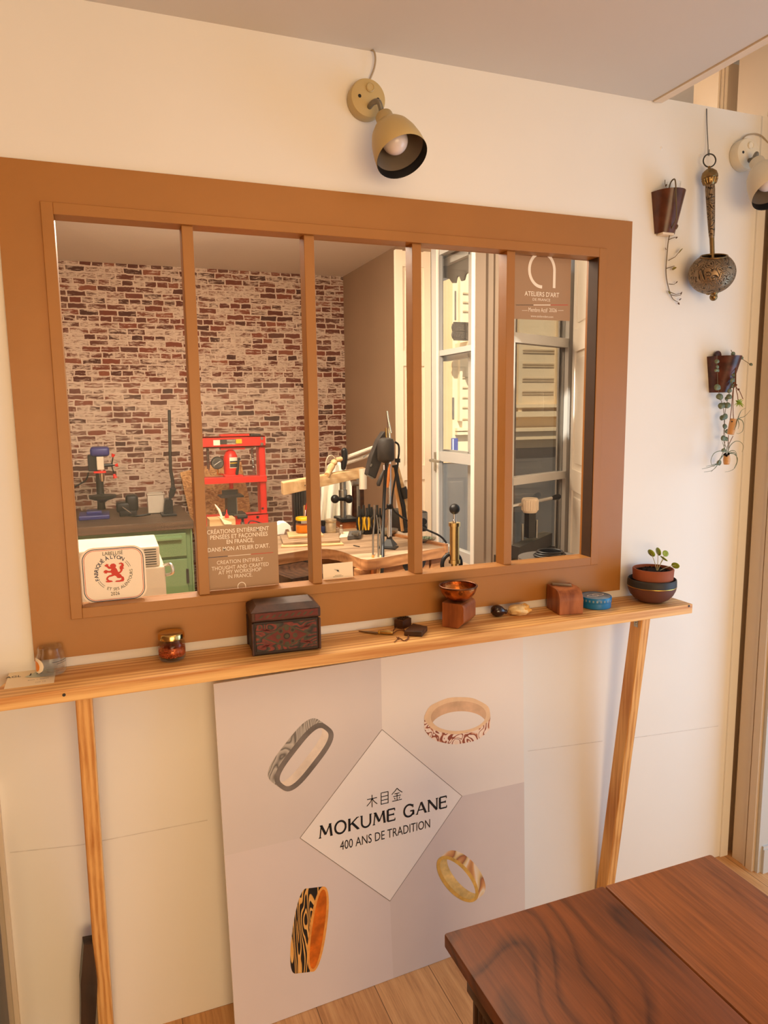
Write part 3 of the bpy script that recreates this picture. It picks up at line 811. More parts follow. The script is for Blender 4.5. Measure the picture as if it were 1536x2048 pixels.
def on_shelf(px, py): return oz(px, py, ZS)
# --- business card at the left end
c = [on_shelf(*q) for q in ((8, 1379), (108, 1366), (112, 1341), (21, 1339))]
o = thing('card', 'cream printed card lying flat on the shelf under the empty jar', 'card', sum(c, Vector())/4)
b = MB(); b.prism([(p.x, p.y, ZS+.0004) for p in c], (0, 0, .0008)); b.build('sheet', 'paper', o)
cu = (c[1]-c[0]).normalized(); cv = (c[3]-c[0]); cv = (cv-cu*cv.dot(cu)).normalized(); cw = (c[1]-c[0]).length; ch = (c[3]-c[0]).length
def cp(u, v): return c[0]+(c[1]-c[0])*u+(c[3]-c[0])*v+Vector((0, 0, .0015+.0004))
b = MB(); text(b, 'AGL', cp(.12, .50), cu, cv, .016, .030); text(b, 'lun - sam', cp(.66, .24), cu, cv, .006, .040); text(b, 'rue 12', cp(.72, .10), cu, cv, .005, .020); b.build('lettering', 'black_ink', o)
b = MB(); b.poly([cp(.36, .46)] + [cp(x, y) for x, y in ((.55, .62), (.75, .74), (.97, .70), (.97, .40), (.7, .36), (.5, .38))]); b.build('printed_landscape', plain('pale_blue_print', S(206, 214, 196), .6), o)
b = MB()
for x, y in ((.47, .53), (.62, .57), (.69, .57)): b.poly([cp(x-.02, y-.06)+Vector((0,0,.0003)), cp(x+.02, y-.04)+Vector((0,0,.0003)), cp(x+.02, y+.06)+Vector((0,0,.0003)), cp(x, y+.08)+Vector((0,0,.0003))])
b.poly([cp(.79, .60)+Vector((0,0,.0003)), cp(.86, .52)+Vector((0,0,.0003)), cp(.92, .57)+Vector((0,0,.0003)), cp(.86, .57)+Vector((0,0,.0003))]); b.build('printed_figures', 'black_ink', o)

# --- empty jar
def jar(name, label, px, py, rad, h, group=None):
    p = on_shelf(px, py)
    t = thing(name, label, 'jar', (p.x, p.y, ZS))
    b = MB(); b.lathe([(rad*.86, .001), (rad*.98, .006), (rad, .014), (rad, h*.62), (rad*.97, h*.70), (rad*.88, h*.77), (rad*.86, h*.82), (rad*.89, h*.84), (rad*.86, h*.87), (rad*.89, h*.92), (rad*.86, h*.95), (rad*.86, h),
        (rad*.81, h), (rad*.81, h*.78), (rad*.93, h*.68), (rad*.955, h*.60), (rad*.94, .016), (rad*.8, .008), (0, .007)], (p.x, p.y, ZS), n=32)
    b.build('glass', 'jar', t, 50); return t, p
t, p = jar('glass_jar', 'open empty glass jar with an orange label standing on the card', 104, 1347, .0305, .061)
t.location.z += .0016
b = MB(); n = 10; rr = .0349
ang = [math.radians(178+70*i/n) for i in range(n+1)]
def label_patch(b, p, rr, a0, a1, z0, z1, n=12, oval=False):
    pr = None
    for i in range(n+1):
        f = i/n; a = math.radians(a0+(a1-a0)*f); s = math.sqrt(max(0, 1-(2*f-1)**2)) if oval else 1
        zm, hz = (z0+z1)/2, (z1-z0)/2*s
        q = (b.bm.verts.new((p.x+rr*math.cos(a), p.y+rr*math.sin(a), zm-hz)), b.bm.verts.new((p.x+rr*math.cos(a), p.y+rr*math.sin(a), zm+hz)))
        if pr: b._face([pr[0], q[0], q[1], pr[1]])
        pr = q
b = MB(); label_patch(b, p, .0309, 172, 246, ZS+.010, ZS+.044, 16, True); b.build('label', 'ivory', t)
b = MB(); label_patch(b, p, .0312, 180, 226, ZS+.013, ZS+.037, 16, True); b.build('label_spot', 'honey', t)
b = MB(); label_patch(b, p, .0309, 278, 352, ZS+.0335, ZS+.0345, 14); label_patch(b, p, .0309, 296, 350, ZS+.029, ZS+.0298, 12); b.build('lettering', 'black_ink', t)

# --- jar of copper shot with gold lid
t, p = jar('shot_jar', 'small glass jar of copper beads with a gold lid', 345, 1318, .031, .060)
b = MB(); b.lathe([(.0285, .0505), (.0300, .0515), (.0300, .0605), (.0290, .0635), (.0270, .0650), (.0255, .0640), (0, .0640)], (p.x, p.y, ZS), n=32); b.build('lid', 'brass', t, 40)
b = MB(); b.lathe([(.024, .009), (.0286, .015), (.0286, .030), (.02, .0335), (0, .034)], (p.x, p.y, ZS), n=20)
for k in range(620):
    a = R.random()*2*pi; zz = .010+R.random()*.024
    rr = .0288 if zz < .031 else R.random()*.0288
    if zz < .013: rr = .0262
    b.ball((p.x+rr*math.cos(a), p.y+rr*math.sin(a), ZS+zz), .0014, 4, seg=5)
o = b.build('copper_beads', 'copper_shot', t, 180); o['kind'] = 'stuff'

# --- painted chest
c0, c1 = on_shelf(507, 1314), on_shelf(640, 1299)
cl = on_shelf(489, 1290)
u = (c1-c0); L = u.length; u.normalize(); v = Vector((-u.y, u.x, 0)); dpt = .092; H = .118
ch_ = thing('painted_chest', 'small antique wooden chest with red and olive painted panels', 'box', c0+u*L/2+v*dpt/2)
AX = [u, v, Vector((0, 0, 1))]
def cb(b, s0, s1, t0, t1, z0, z1, bev=0): b.box(c0+u*((s0+s1)/2)+v*((t0+t1)/2)+Vector((0, 0, (z0+z1)/2)), (abs(s1-s0), abs(t1-t0), abs(z1-z0)), ax=AX, bev=bev)
hb = .082
b = MB(); cb(b, 0, L, 0, dpt, .001, hb, .004); b.build('body', 'chest_dark', ch_)
b = MB(); cb(b, .007, L-.007, -.0015, .004, .010, hb-.006, .001); b.build('front_panel', 'chest_panel', ch_)
b = MB(); cy = (.010+hb-.006)/2
def cq(s, z, off=-.0022): return c0+u*s+v*off+Vector((0, 0, z))
def cpoly(b, pts, off=-.0022): b.poly([cq(s, z, off) for s, z in pts])
mid = L/2; hw, hh = L*.36, (hb-.02)*.46
def outline(k): return [(mid-hw*k, cy), (mid-hw*.45*k, cy+hh*.55*k), (mid, cy+hh*k), (mid+hw*.45*k, cy+hh*.55*k), (mid+hw*k, cy), (mid+hw*.45*k, cy-hh*.55*k), (mid, cy-hh*k), (mid-hw*.45*k, cy-hh*.55*k)]
b.mat(0); cpoly(b, outline(1.0), -.0018); b.mat(1); cpoly(b, outline(.86), -.0021)
b.mat(0)
for i in range(8):
    a = i*pi/4; r1 = .020
    cpoly(b, [(mid+.006*math.cos(a+k*pi/4)+r1*math.cos(a), cy+.006*math.sin(a+k*pi/4)+r1*.95*math.sin(a)) for k in range(8)], -.0024)
b.mat(2)
for i in range(4):
    a = i*pi/2+pi/4; r1 = .020
    cpoly(b, [(mid+.0035*math.cos(k*pi/4)+r1*math.cos(a), cy+.0035*math.sin(k*pi/4)+r1*.95*math.sin(a)) for k in range(8)], -.0026)
cpoly(b, [(mid+.008*math.cos(k*pi/6), cy+.008*math.sin(k*pi/6)) for k in range(12)], -.0024); b.mat(0); cpoly(b, [(mid+.005*math.cos(k*pi/6), cy+.005*math.sin(k*pi/6)) for k in range(12)], -.0027)
b.mat(1)
for sx in (-1, 1):
    for sz in (-1, 1):
        for k in range(3):
            q = [(mid+sx*(hw*(.50+.16*k)), cy+sz*hh*(.62-.05*k)), (mid+sx*hw*(.72+.16*k), cy+sz*hh*(.50+.13*k)), (mid+sx*hw*(1.02+.06*k), cy+sz*hh*(.55+.14*k)), (mid+sx*hw*(.80+.1*k), cy+sz*hh*(.78+.06*k))]
            cpoly(b, q, -.0020)
b.build('painted_ornament', ['chest_olive', 'chest_red', 'chest_dark'], ch_, normals=False)
b = MB(); cb(b, -.003, L+.003, -.004, dpt+.003, hb+.001, H-.012, .003)
vs = [c0+u*s+v*tt+Vector((0, 0, z)) for s, tt, z in ((-.003, -.004, H-.012), (L+.003, -.004, H-.012), (L+.003, dpt+.003, H-.012), (-.003, dpt+.003, H-.012), (.012, .016, H), (L-.012, .016, H), (L-.012, dpt-.012, H), (.012, dpt-.012, H))]
vv = [b.bm.verts.new(q) for q in vs]
for q in ((4,5,6,7), (0,1,5,4), (1,2,6,5), (2,3,7,6), (3,0,4,7)): b._face([vv[i] for i in q])
ld = b.build('lid', 'chest_wood', ch_)
b = MB(); cb(b, .006, L-.004, -.0055, -.0035, hb+.006, H-.014, .0005)
b.build('painted_band', 'chest_red', ld)
b = MB()
for i in range(9):
    s = .014+(L-.026)*i/9; cpoly(b, [(s, hb+.010), (s+.006, hb+.010), (s+.013, H-.019), (s+.007, H-.019)], -.0060)
b.build('band_ornament', 'chest_olive', ld, normals=False)
for s in (0, L):
    for tt in (0, dpt): b = MB(); cb(b, s-.003, s+.003, tt-.003, tt+.003, .002, hb-.002, .002); b.build('corner_edge', 'chest_wood', ch_)

# --- knife with cord
kz = ZS+.006
tipp, heel, endp = on_shelf(717, 1264), on_shelf(757, 1268), on_shelf(786, 1270)
kn = thing('knife', 'slim brass letter knife with a knotted brown cord', 'knife', (tipp+endp)/2)
d = (endp-tipp).normalized(); s_ = Vector((-d.y, d.x, 0))
b = MB(); a = tipp; h = heel
b.prism([a+Vector((0,0,.001)), a+(h-a)*.5-s_*.006+Vector((0,0,.001)), h-s_*.0085+Vector((0,0,.001)), h+s_*.005+Vector((0,0,.001)), a+(h-a)*.4+s_*.004+Vector((0,0,.001))], (0, 0, .003), .0006); b.build('blade', 'bronze', kn)
b = MB(); b.tube([h+Vector((0,0,.005)), h+(endp-h)*.3+Vector((0,0,.0065)), h+(endp-h)*.7+Vector((0,0,.0065)), endp+Vector((0,0,.005))], [.0048, .0062, .0062, .0046], 10); b.build('handle', 'brass', kn, 60)
b = MB(); b.lathe([(.0052, 0), (.0058, .001), (.0058, .004), (.005, .005)], h+Vector((0,0,.005)), d, 12); b.build('collar', 'gold', kn)
cz = ZS+.0022
crd = [endp+Vector((0,0,.004))]+[Vector((*on_shelf(x, y).xy, cz)) for x, y in ((794, 1263), (804, 1262), (811, 1265), (816, 1273), (814, 1281), (808, 1283), (800, 1278))]
b = MB(); b.tube(spline(crd, 5), .0011, 6); b.tube(spline([endp+Vector((0,0,.004))]+[Vector((*on_shelf(x, y).xy, cz+.001)) for x, y in ((788, 1261), (796, 1257), (806, 1260), (815, 1270), (817, 1278), (810, 1283))], 5), .0011, 6)
b.ball(Vector((*on_shelf(797, 1279).xy, cz+.001)), .0032, 6); b.tube([Vector((*on_shelf(x, y).xy, cz)) for x, y in ((797, 1279), (793, 1276))], .001, 5); b.tube([Vector((*on_shelf(x, y).xy, cz)) for x, y in ((797, 1279), (788, 1286))], .001, 5)
b.build('cord', 'twine', kn)

# --- two little dark wooden blocks
def block(name, label, pts, h, mat, cat='block', group=None, cut=True):
    q = [on_shelf(*p) for p in pts]; cen = sum(q, Vector())/len(q)
    t = thing(name, label, cat, (cen.x, cen.y, ZS), group)
    b = MB(); b.prism([(p.x, p.y, ZS+.0006) for p in q], (0, 0, h), .0015); b.build('block_body', mat, t)
    return t, q, cen
t, q, cen = block('wooden_block', 'small dark cube block with carved top, behind the flat block', ((788, 1256), (806, 1259), (823, 1252), (806, 1246)), .022, 'walnut_dark', 'block', 'little dark blocks on the shelf')
b = MB(); e1 = (q[1]-q[0]); e2 = (q[3]-q[0])
for k in range(3):
    for j in range(2): o_ = q[0]+e1*(.2+.25*k)+e2*(.2+.35*j); b.prism([o_+Vector((0,0,.0228)), o_+e1*.14+Vector((0,0,.0228)), o_+e1*.14+e2*.26+Vector((0,0,.0228)), o_+e2*.26+Vector((0,0,.0228))], (0, 0, .0012))
b.build('carved_grid', 'black', t)
t, q, cen = block('wooden_block', 'low flat dark block lying beside the knife cord', ((808, 1272), (844, 1274), (855, 1262), (826, 1256)), .0125, 'walnut_dark', 'block', 'little dark blocks on the shelf')

# --- walnut block with copper bowl
e1_ = Vector((.912, -.114, ZS)); bu = Vector((.64, -.77, 0)).normalized(); bL = .062; e0 = e1_-bu*bL; bv = Vector((-bu.y, bu.x, 0)); bD = .082; bH = .067
t = thing('wooden_block', 'square walnut block with chamfered corner under the copper bowl', 'block', e0+bu*bL/2+bv*bD/2, 'walnut jeweller blocks on the shelf')
prof = [(0, .0008), (bL-.018, .0008), (bL-.002, .017), (bL, .021), (bL, bH-.010), (bL-.004, bH-.003), (bL-.010, bH), (0, bH)]
b = MB(); b.prism([e0+bu*s+Vector((0, 0, z)) for s, z in prof], bv*bD, .0012); b.build('block_body', 'walnut', t)
b = MB(); nq = e0+bu*(bL-.020)+bv*(bD-.012)+Vector((0, 0, bH)); b.box(nq, (.010, .014, .0012), ax=[bu, bv, Vector((0,0,1))]); b.build('notch', 'black', t)
bc = Vector((.917, -.0715, ZS))
bo = thing('copper_bowl', 'small hammered copper bowl standing on a walnut block', 'bowl', (bc.x, bc.y, ZS+bH))
b = MB(); rb = .0490; hb_ = .041
pf = [(.013, .0008)]+[(rb*math.sin(a)**.9, .0008+hb_*(1-math.cos(a))) for a in [math.radians(22+68*i/9) for i in range(10)]]
b.lathe(pf+[(r_-.002, z_) for r_, z_ in pf[::-1]]+[(0, .004)], (bc.x, bc.y, ZS+bH), n=40); b.build('bowl_body', 'copper', bo, 60)
b = MB(); zr = ZS+bH+pf[-1][1]; rr = pf[-1][0]
b.tube([(bc.x+rr*math.cos(a), bc.y+rr*math.sin(a), zr) for a in [2*pi*i/40 for i in range(41)]], .0026, 8, False); b.build('rim', 'copper_rim', bo, 180)

# --- shell, stone
p = on_shelf(996, 1233); sh_ = thing('shell', 'glossy dark brown shell beside the cream stone', 'shell', (p.x, p.y, ZS))
b = MB(); b.lathe([(0, -.021), (.007, -.020), (.0135, -.014), (.0165, -.006), (.0165, .001), (.014, .009), (.009, .016), (.006, .019), (.007, .022), (.005, .025), (.003, .024), (0, .018)], (p.x, p.y, ZS+.0163), (.9, -.35, -.12), n=24); b.build('shell_body', 'shell', sh_, 180)
p = on_shelf(1040, 1229); cs = thing('stone', 'knobbly cream and ochre coral stone on the shelf', 'stone', (p.x, p.y, ZS))
b = MB(); rs = random.Random(3)
b.ball((0, 0, 0), 1, 20, seg=26)
from mathutils import noise as mn
for vv in b.bm.verts:
    q = vv.co.copy(); k = 1+.30*mn.noise(q*1.7)+.16*mn.noise(q*4.5)+.05*mn.noise(q*11)
    if q.z > 0: k -= .22*math.exp(-((q.x-.1)**2+(q.y+.1)**2)*5)
    vv.co = Vector((q.x*.034*k, q.y*.023*k, q.z*.0155*k))
mnz = min(vv.co.z for vv in b.bm.verts)
for vv in b.bm.verts:
    z_ = max(vv.co.z, mnz+.003); vv.co = Vector((p.x, p.y, ZS))+Vector((vv.co.x, vv.co.y, z_-mnz-.0028))
b.bm.faces.ensure_lookup_table()
for f in b.bm.faces:
    cc = f.calc_center_median()-p
    f.material_index = 1 if cc.x+.6*mn.noise(cc*60)*.02 > .008 and cc.y < .012 else 0
b.build('stone_body', ['coral', 'coral_ochre'], cs, 180)

# --- second walnut block with a steel wedge, blue tin
f0, f1, f2 = on_shelf(1095, 1221), on_shelf(1119, 1231.5), on_shelf(1166, 1228)
au = (f2-f1); aL = au.length; au.normalize(); av = Vector((-au.y, au.x, 0)); aD = .085; aH = .070
t = thing('wooden_block', 'walnut block with rounded shoulder carrying a steel wedge', 'block', f1+au*aL/2+av*aD/2, 'walnut jeweller blocks on the shelf')
pr = [(0, .0008), (0, aH-.030)]+[(.034-.034*math.cos(a), aH-.030+.030*math.sin(a)) for a in [math.radians(15*i) for i in range(1, 7)]]+[(aD, aH), (aD, .0008)]
b = MB(); b.prism([f1+av*s+Vector((0, 0, z)) for s, z in pr], au*aL, .0012); b.build('block_body', 'walnut', t)
wd = thing('steel_wedge', 'thin steel wedge lying on top of the rounded walnut block', 'tool', f1+au*aL*.35+av*aD*.62+Vector((0, 0, aH)))
b = MB(); o_ = f1+Vector((0, 0, aH+.0004))
b.prism([o_+au*.008+av*.066, o_+au*.052+av*.036, o_+au*.058+av*.048, o_+au*.010+av*.078], (0, 0, .0055), .0005); b.build('wedge_body', 'steel', wd)
p = on_shelf(1191, 1212.5); tn = thing('round_tin', 'round blue tin with a printed lid on the shelf', 'tin', (p.x, p.y, ZS))
b = MB(); b.lathe([(.042, .0008), (.0432, .002), (.0432, .019)], (p.x, p.y, ZS), n=40); b.build('tin_body', 'tin_blue', tn, 40)
b = MB(); b.lathe([(.0442, .0175), (.0446, .0185), (.0446, .030), (.0435, .0325), (.0405, .0320)], (p.x, p.y, ZS), n=40, close=False); ld = b.build('lid', 'tin_blue', tn, 40)
b = MB(); b.lathe([(.0408, .0318), (.030, .0324), (0, .0324)], (p.x, p.y, ZS), n=40, close=False); b.build('lid_print', 'tin_top', ld, 40)
b = MB()
for i in range(26): a = 2*pi*i/26; label_patch(b, p, .0449, math.degrees(a), math.degrees(a)+6, ZS+.021, ZS+.027, 2)
b.build('lid_ornament', 'tin_top', ld)
b = MB()
for dx, dy in ((-.010, 0), (.010, .004)): stroke(b, [Vector((p.x+.018*math.cos(a)+dx, p.y+.010*math.sin(a)+dy, ZS+.0328)) for a in [k*pi/8 for k in range(17)]], .003, (0, 0, 1))
b.build('lid_emblem', 'white', ld)

# --- stacked pots with plant
p = Vector((1.552, -.0785, ZS)); kb_ = 1.04
bw = thing('stoneware_bowl', 'brown stoneware bowl with charcoal rim band and gold line', 'bowl', (p.x, p.y, ZS))
def sc_(pf): return [(r_*kb_, h_*kb_) for r_, h_ in pf]
outp = [(.030, .0008), (.034, .002), (.047, .010), (.058, .022), (.0645, .036), (.0665, .046)]
b = MB(); b.lathe(sc_(outp), (p.x, p.y, ZS), n=44, close=False); b.lathe(sc_([(.030, .0008), (0, .0008)]), (p.x, p.y, ZS), n=44, close=False); b.build('bowl_body', 'bowl_brown', bw, 60)
b = MB(); b.lathe(sc_([(.0667, .0456), (.0670, .0464), (.0667, .0472)]), (p.x, p.y, ZS), n=44, close=False); b.build('gold_line', 'gold', bw, 60)
b = MB(); b.lathe(sc_([(.0666, .047), (.0664, .060), (.0655, .066), (.064, .0675), (.0625, .066), (.0625, .05), (.05, .02), (0, .012)]), (p.x, p.y, ZS), n=44, close=False); b.build('glazed_rim', 'bowl_black', bw, 60)
pz = ZS+.028*kb_; q = Vector((p.x+.002, p.y-.001, pz))
pt = thing('potted_plant', 'terracotta pot with a young round-leaved plant, nested in the brown bowl', 'plant', q)
b = MB(); b.lathe(sc_([(.044, .001), (.0465, .030), (.0475, .0375)]), q, n=40, close=False); b.lathe(sc_([(.044, .001), (0, .001)]), q, n=40, close=False); b.build('pot_base', 'terra_lime', pt, 50)
b = MB(); b.lathe(sc_([(.0475, .037), (.0545, .038), (.0560, .0665), (.0545, .0685), (.0515, .0685), (.0505, .050)]), q, n=44, close=False); b.build('pot_rim', 'terracotta', pt, 50)
b = MB(); b.lathe(sc_([(.0512, .060), (.03, .0625), (0, .063)]), q, n=30, close=False)
for k in range(60): a = R.random()*2*pi; r_ = .047*math.sqrt(R.random()); b.ball(q+Vector((r_*math.cos(a), r_*math.sin(a), .0625+R.random()*.002)), .002+R.random()*.002, 5)
b.build('soil', 'soil', pt, 60)
def round_leaf(c, nrm, r, stem_from, parent, mat='leaf', curl=.18):
    nrm = Vector(nrm).normalized(); a = nrm.orthogonal().normalized(); bb = nrm.cross(a)
    b = MB(); b.mat(0); n = 18; cv = b.bm.verts.new(c - nrm*r*curl); ringv = []
    for kk in (.5, 1.0):
        ringv.append([b.bm.verts.new(c+(a*math.cos(2*pi*i/n)+bb*math.sin(2*pi*i/n))*r*kk - nrm*r*curl*(1-kk*kk)) for i in range(n)])
    for i in range(n):
        j = (i+1) % n; b._face([cv, ringv[0][i], ringv[0][j]]); b._face([ringv[0][i], ringv[1][i], ringv[1][j], ringv[0][j]])
    lf = b.build('leaf', mat, parent, 180)
    sm = lf.modifiers.new('thickness', 'SOLIDIFY'); sm.thickness = .0006
    if stem_from is not None:
        b = MB(); s0 = Vector(stem_from); md = (s0+c)/2+Vector((0, 0, .004)); b.tube(spline([s0, md, c-nrm*r*curl], 4), .0009, 6); b.build('stalk', 'stem_pale', lf)
def at_y(px, py, y): return oy(px, py, y)
root = q+Vector((.004, -.012, .061))
for (px, py, dy, nn, r_) in ((1303, 1106, -.004, (.85, .15, .45), .0125), (1317, 1103, .004, (.93, -.1, .2), .0125), (1331, 1107, -.006, (-.15, -.9, .4), .0098), (1328, 1117, -.010, (.62, -.1, .72), .0125), (1351, 1131, -.012, (-.72, -.45, -.5), .0118)):
    round_leaf(at_y(px, py, q.y+dy), nn, r_, root, pt)

# ================================================================== HUNG ON THE WALL
def wall_lamp(label, bx, by, enamel, neck, mouth, yn, ym, wire, view_deg, group):
    c = oy(bx, by, 0); t = thing('wall_lamp', label, 'lamp', c, group)
    b = MB(); b.lathe([(.0425, .0005), (.044, .003), (.044, .026), (.042, .031), (.039, .032), (0, .032)], c, (0, -1, 0), n=40); b.build('base', enamel, t, 40)
    b = MB()
    b.lathe([(.010, 0), (.0105, .003), (.0085, .005), (.0075, .0035), (0, .0035)], c+Vector((.004, -.0318, .022)), (0, -1, 0), 20); b.build('switch', enamel, t, 40)
    for dx, dz in ((-.022, .001), (.024, -.001)):
        b = MB(); b.lathe([(.0042, 0), (.0038, .0008)], c+Vector((dx, -.0319, dz)), (0, -1, 0), 12); b.build('screw_hole', 'black', t)
    N = oy(*neck, yn); Mo = oy(*mouth, ym)
    vdir = (CAM-N).normalized(); dn = (Mo-N); dn = (dn-vdir*dn.dot(vdir)).normalized()
    ax = vdir*math.cos(math.radians(view_deg))+dn*math.sin(math.radians(view_deg)); ax.normalize()
    st_ = c+Vector((.002, -.031, -.020))
    b = MB(); b.tube(spline([st_, st_+Vector((.002, -.022, .002)), st_+(N-st_)*.55+Vector((0, -.012, .016)), N-ax*.012, N+ax*.006], 6), .0062, 12); b.build('arm', 'lamp_grey', t, 60)
    out = [(.0005, -.001), (.017, 0), (.0205, .003), (.0212, .026), (.0225, .029), (.036, .040), (.047, .057), (.0545, .080), (.0590, .106), (.0605, .132)]
    inn = [(r_-.0016, h_) for r_, h_ in out[:4:-1]]
    b = MB(); b.lathe(out+[(.0600, .1328)], N, ax, n=44, close=False); sh = b.build('shade', enamel, t, 50)
    b = MB(); b.lathe([(.0600, .1328)]+[(.0588, .131), (.0578, .110)], N, ax, n=44, close=False); b.build('shade_lip', 'black', sh, 50)
    b = MB(); b.lathe([(.0578, .110), (.0533, .080), (.0445, .056), (.0325, .040), (.014, .034), (0, .034)], N, ax, n=44, close=False); b.build('shade_lining', 'lamp_inner', sh, 50)
    b = MB(); prof = [(.013, .036), (.0145, .050), (.022, .062)]+[(.0300*math.sin(a), .082-.030*math.cos(a)) for a in [math.radians(50+130*i/12) for i in range(13)]]
    prof[-1] = (0, prof[-1][1]); b.lathe(prof, N, ax, n=32, close=False); b.build('bulb', 'bulb', t, 80)
    b = MB(); b.tube(spline(wire, 6), .0022, 8); b.build('cord', 'cord', t, 60)
    return t
c1 = oy(728, 206, 0)
wall_lamp('beige wall spotlight with grey stem above the interior window', 728, 206, 'lamp_beige', (767, 231), (806, 318), -.072, -.17,
    [oy(741, 99, -.003)+Vector((0, .002, 0)), oy(748, 103, -.012), oy(751, 118, -.014), oy(748, 138, -.012), oy(740, 158, -.010), oy(737, 168, -.014)], 44, 'wall spotlights')
wall_lamp('cream wall spotlight beside the hanging bronze ladle', 1480, 314, 'lamp_cream', (1512, 322), (1541, 372), -.072, -.14,
    [oy(1541, 292, -.004), oy(1520, 270, -.010), oy(1495, 270, -.012), oy(1484, 280, -.012), oy(1481, 290, -.016)], 50, 'wall spotlights')

def wall_pot(name, label, P, wt, dt, wb, db, h, mat, cat='pot', tabs=False):
    """half-round horn pot with its flat back on the wall; P = middle of the rim on the wall"""
    t = thing(name, label, cat, P)
    def ringp(w, d, z, k=18, inset=0):
        return [P+Vector(((w/2-inset)*math.cos(a), -.0012-(d-inset)*abs(math.sin(a))**.85, z)) for a in [pi*i/k for i in range(k+1)]]
    b = MB(); prev = None; rows = []
    for i in range(9):
        f = i/8; w = wt+(wb-wt)*f; d = dt+(db-dt)*f
        rows.append([b.bm.verts.new(q) for q in ringp(w, d, -h*f)])
    inner = []
    for i in range(5):
        f = i/8; w = wt+(wb-wt)*f; d = dt+(db-dt)*f
        inner.append([b.bm.verts.new(q+Vector((0, -.001, .0))) for q in ringp(w, d, -h*f, inset=.004)])
    def strip(A, B_):
        for j in range(len(A)-1): b._face([A[j], A[j+1], B_[j+1], B_[j]])
        b._face([A[-1], A[0], B_[0], B_[-1]])
    for A, B_ in zip(rows, rows[1:]): strip(A, B_)
    b._face(rows[-1]); strip(rows[0], inner[0])
    for A, B_ in zip(inner, inner[1:]): strip(A, B_)
    b._face(inner[-1])
    b.build('pot_body', mat, t, 50)
    return t
# brown pot with a glass insert and a trailing stem
P = oy(1329, 388, 0); 
p1 = wall_pot('hanging_pot', 'brown half-round wall pot holding a glass with a trailing stem', P, .096, .062, .062, .030, .112, 'horn_brown')
b = MB(); b.span(P.x-.024, P.x+.016, -.027, -.004, P.z-.118, P.z-.112); b.build('pot_base', 'cream', p1)
gl = thing('glass_tumbler', 'small clear glass standing in the brown wall pot', 'glass', (P.x, -.026, P.z-.08))
b = MB(); gc = Vector((P.x+.004, -.028, P.z-.055)); b.lathe([(.018, 0), (.0215, .078), (.0205, .078), (.017, .003), (0, .003)], gc, n=28); b.lathe([(.018, 0), (0, 0)], gc, n=28, close=False); b.build('glass_body', 'jar', gl, 50)
iv = thing('trailing_vine', 'nearly bare trailing stem hanging from the glass in the brown pot', 'plant', (P.x, -.05, P.z-.05))
def vpath(pts, y0, y1): return [oy(x, y, y0+(y1-y0)*i/(len(pts)-1)) for i, (x, y) in enumerate(pts)]
main = [oy(1337, 384, -.03), oy(1341, 366, -.034), oy(1348, 358, -.045), oy(1351, 365, -.060), oy(1352, 390, -.066), oy(1353, 425, -.062), oy(1352, 440, -.055), oy(1344, 455, -.036), oy(1337, 480, -.014), oy(1334, 510, -.008), oy(1332, 540, -.006), oy(1334, 562, -.006), oy(1340, 585, -.007), oy(1346, 598, -.008), oy(1356, 604, -.009)]
b = MB(); b.tube(spline(main, 4), [.0021-.0013*i/56 for i in range(57)], 6); b.build('stem', 'stem', iv, 60)
for a in (((1338, 479), (1346, 476), (1351, 474)), ((1337, 521), (1350, 514), (1359, 503)), ((1333, 537), (1342, 534), (1349, 532)), ((1338, 568), (1348, 569), (1354, 564)), ((1343, 590), (1352, 592), (1362, 590)), ((1340, 584), (1352, 589), (1361, 587)), ((1330, 360), (1330, 368), (1333, 376))):
    b = MB(); b.tube([oy(x, y, -.008-.004*i) for i, (x, y) in enumerate(a)], [.0011, .0009, .0008], 5); b.build('twig', 'stem', iv)
def small_leaf(px, py, y, L, ang, tilt, mat, parent, wide=.55):
    c = oy(px, py, y); rt = Vector((1, 0, 0)); upv = Vector((0, 0, 1))
    d = rt*math.cos(ang)+upv*math.sin(ang); s = Vector((0, -1, 0))*math.sin(tilt)+(-rt*math.sin(ang)+upv*math.cos(ang))*math.cos(tilt)
    n_ = d.cross(s)
    b = MB(); pts = [(0, 0), (.18, .5), (.45, .5), (.75, .28), (1, 0)]
    mids = [b.bm.verts.new(c+d*L*x-n_*L*.06*math.sin(pi*x)) for x, w in pts]; l = [b.bm.verts.new(c+d*L*x+s*L*w*wide) for x, w in pts[1:-1]]; r = [b.bm.verts.new(c+d*L*x-s*L*w*wide) for x, w in pts[1:-1]]
    for side in (l, r):
        b._face([mids[0], side[0], mids[1]]); 
        for i in range(2): b._face([mids[i+1], side[i], side[i+1], mids[i+2]])
        b._face([mids[3], side[2], mids[4]])
    lf = b.build('leaf', mat, parent, 60); m_ = lf.modifiers.new('thickness', 'SOLIDIFY'); m_.thickness = .0006
M['leaf_olive'] = plain('olive_yellow_leaf', S(150, 138, 58), .4, 0, .25, 60)
for a in ((1357, 505, -.016, .020, .7, .9, 'leaf_olive'), (1344, 538, -.014, .018, .3, .7, 'leaf_olive'), (1351, 476, -.014, .009, .4, .3, 'leaf_dry'), (1354, 448, -.03, .016, -1.7, .3, 'leaf_dry'), (1352, 566, -.012, .008, .8, .4, 'leaf_dry'), (1341, 588, -.012, .014, 2.4, .5, 'leaf_olive'), (1361, 589, -.014, .010, 1.0, .3, 'leaf_dry'), (1358, 600, -.012, .010, .5, .6, 'leaf_dry'), (1356, 605, -.012, .009, -.8, .6, 'leaf_dry'), (1330, 372, -.03, .010, .6, .4, 'leaf_dry'), (1333, 500, -.010, .008, 2.2, .5, 'leaf_dry')):
    small_leaf(*a[:6], a[6], iv)

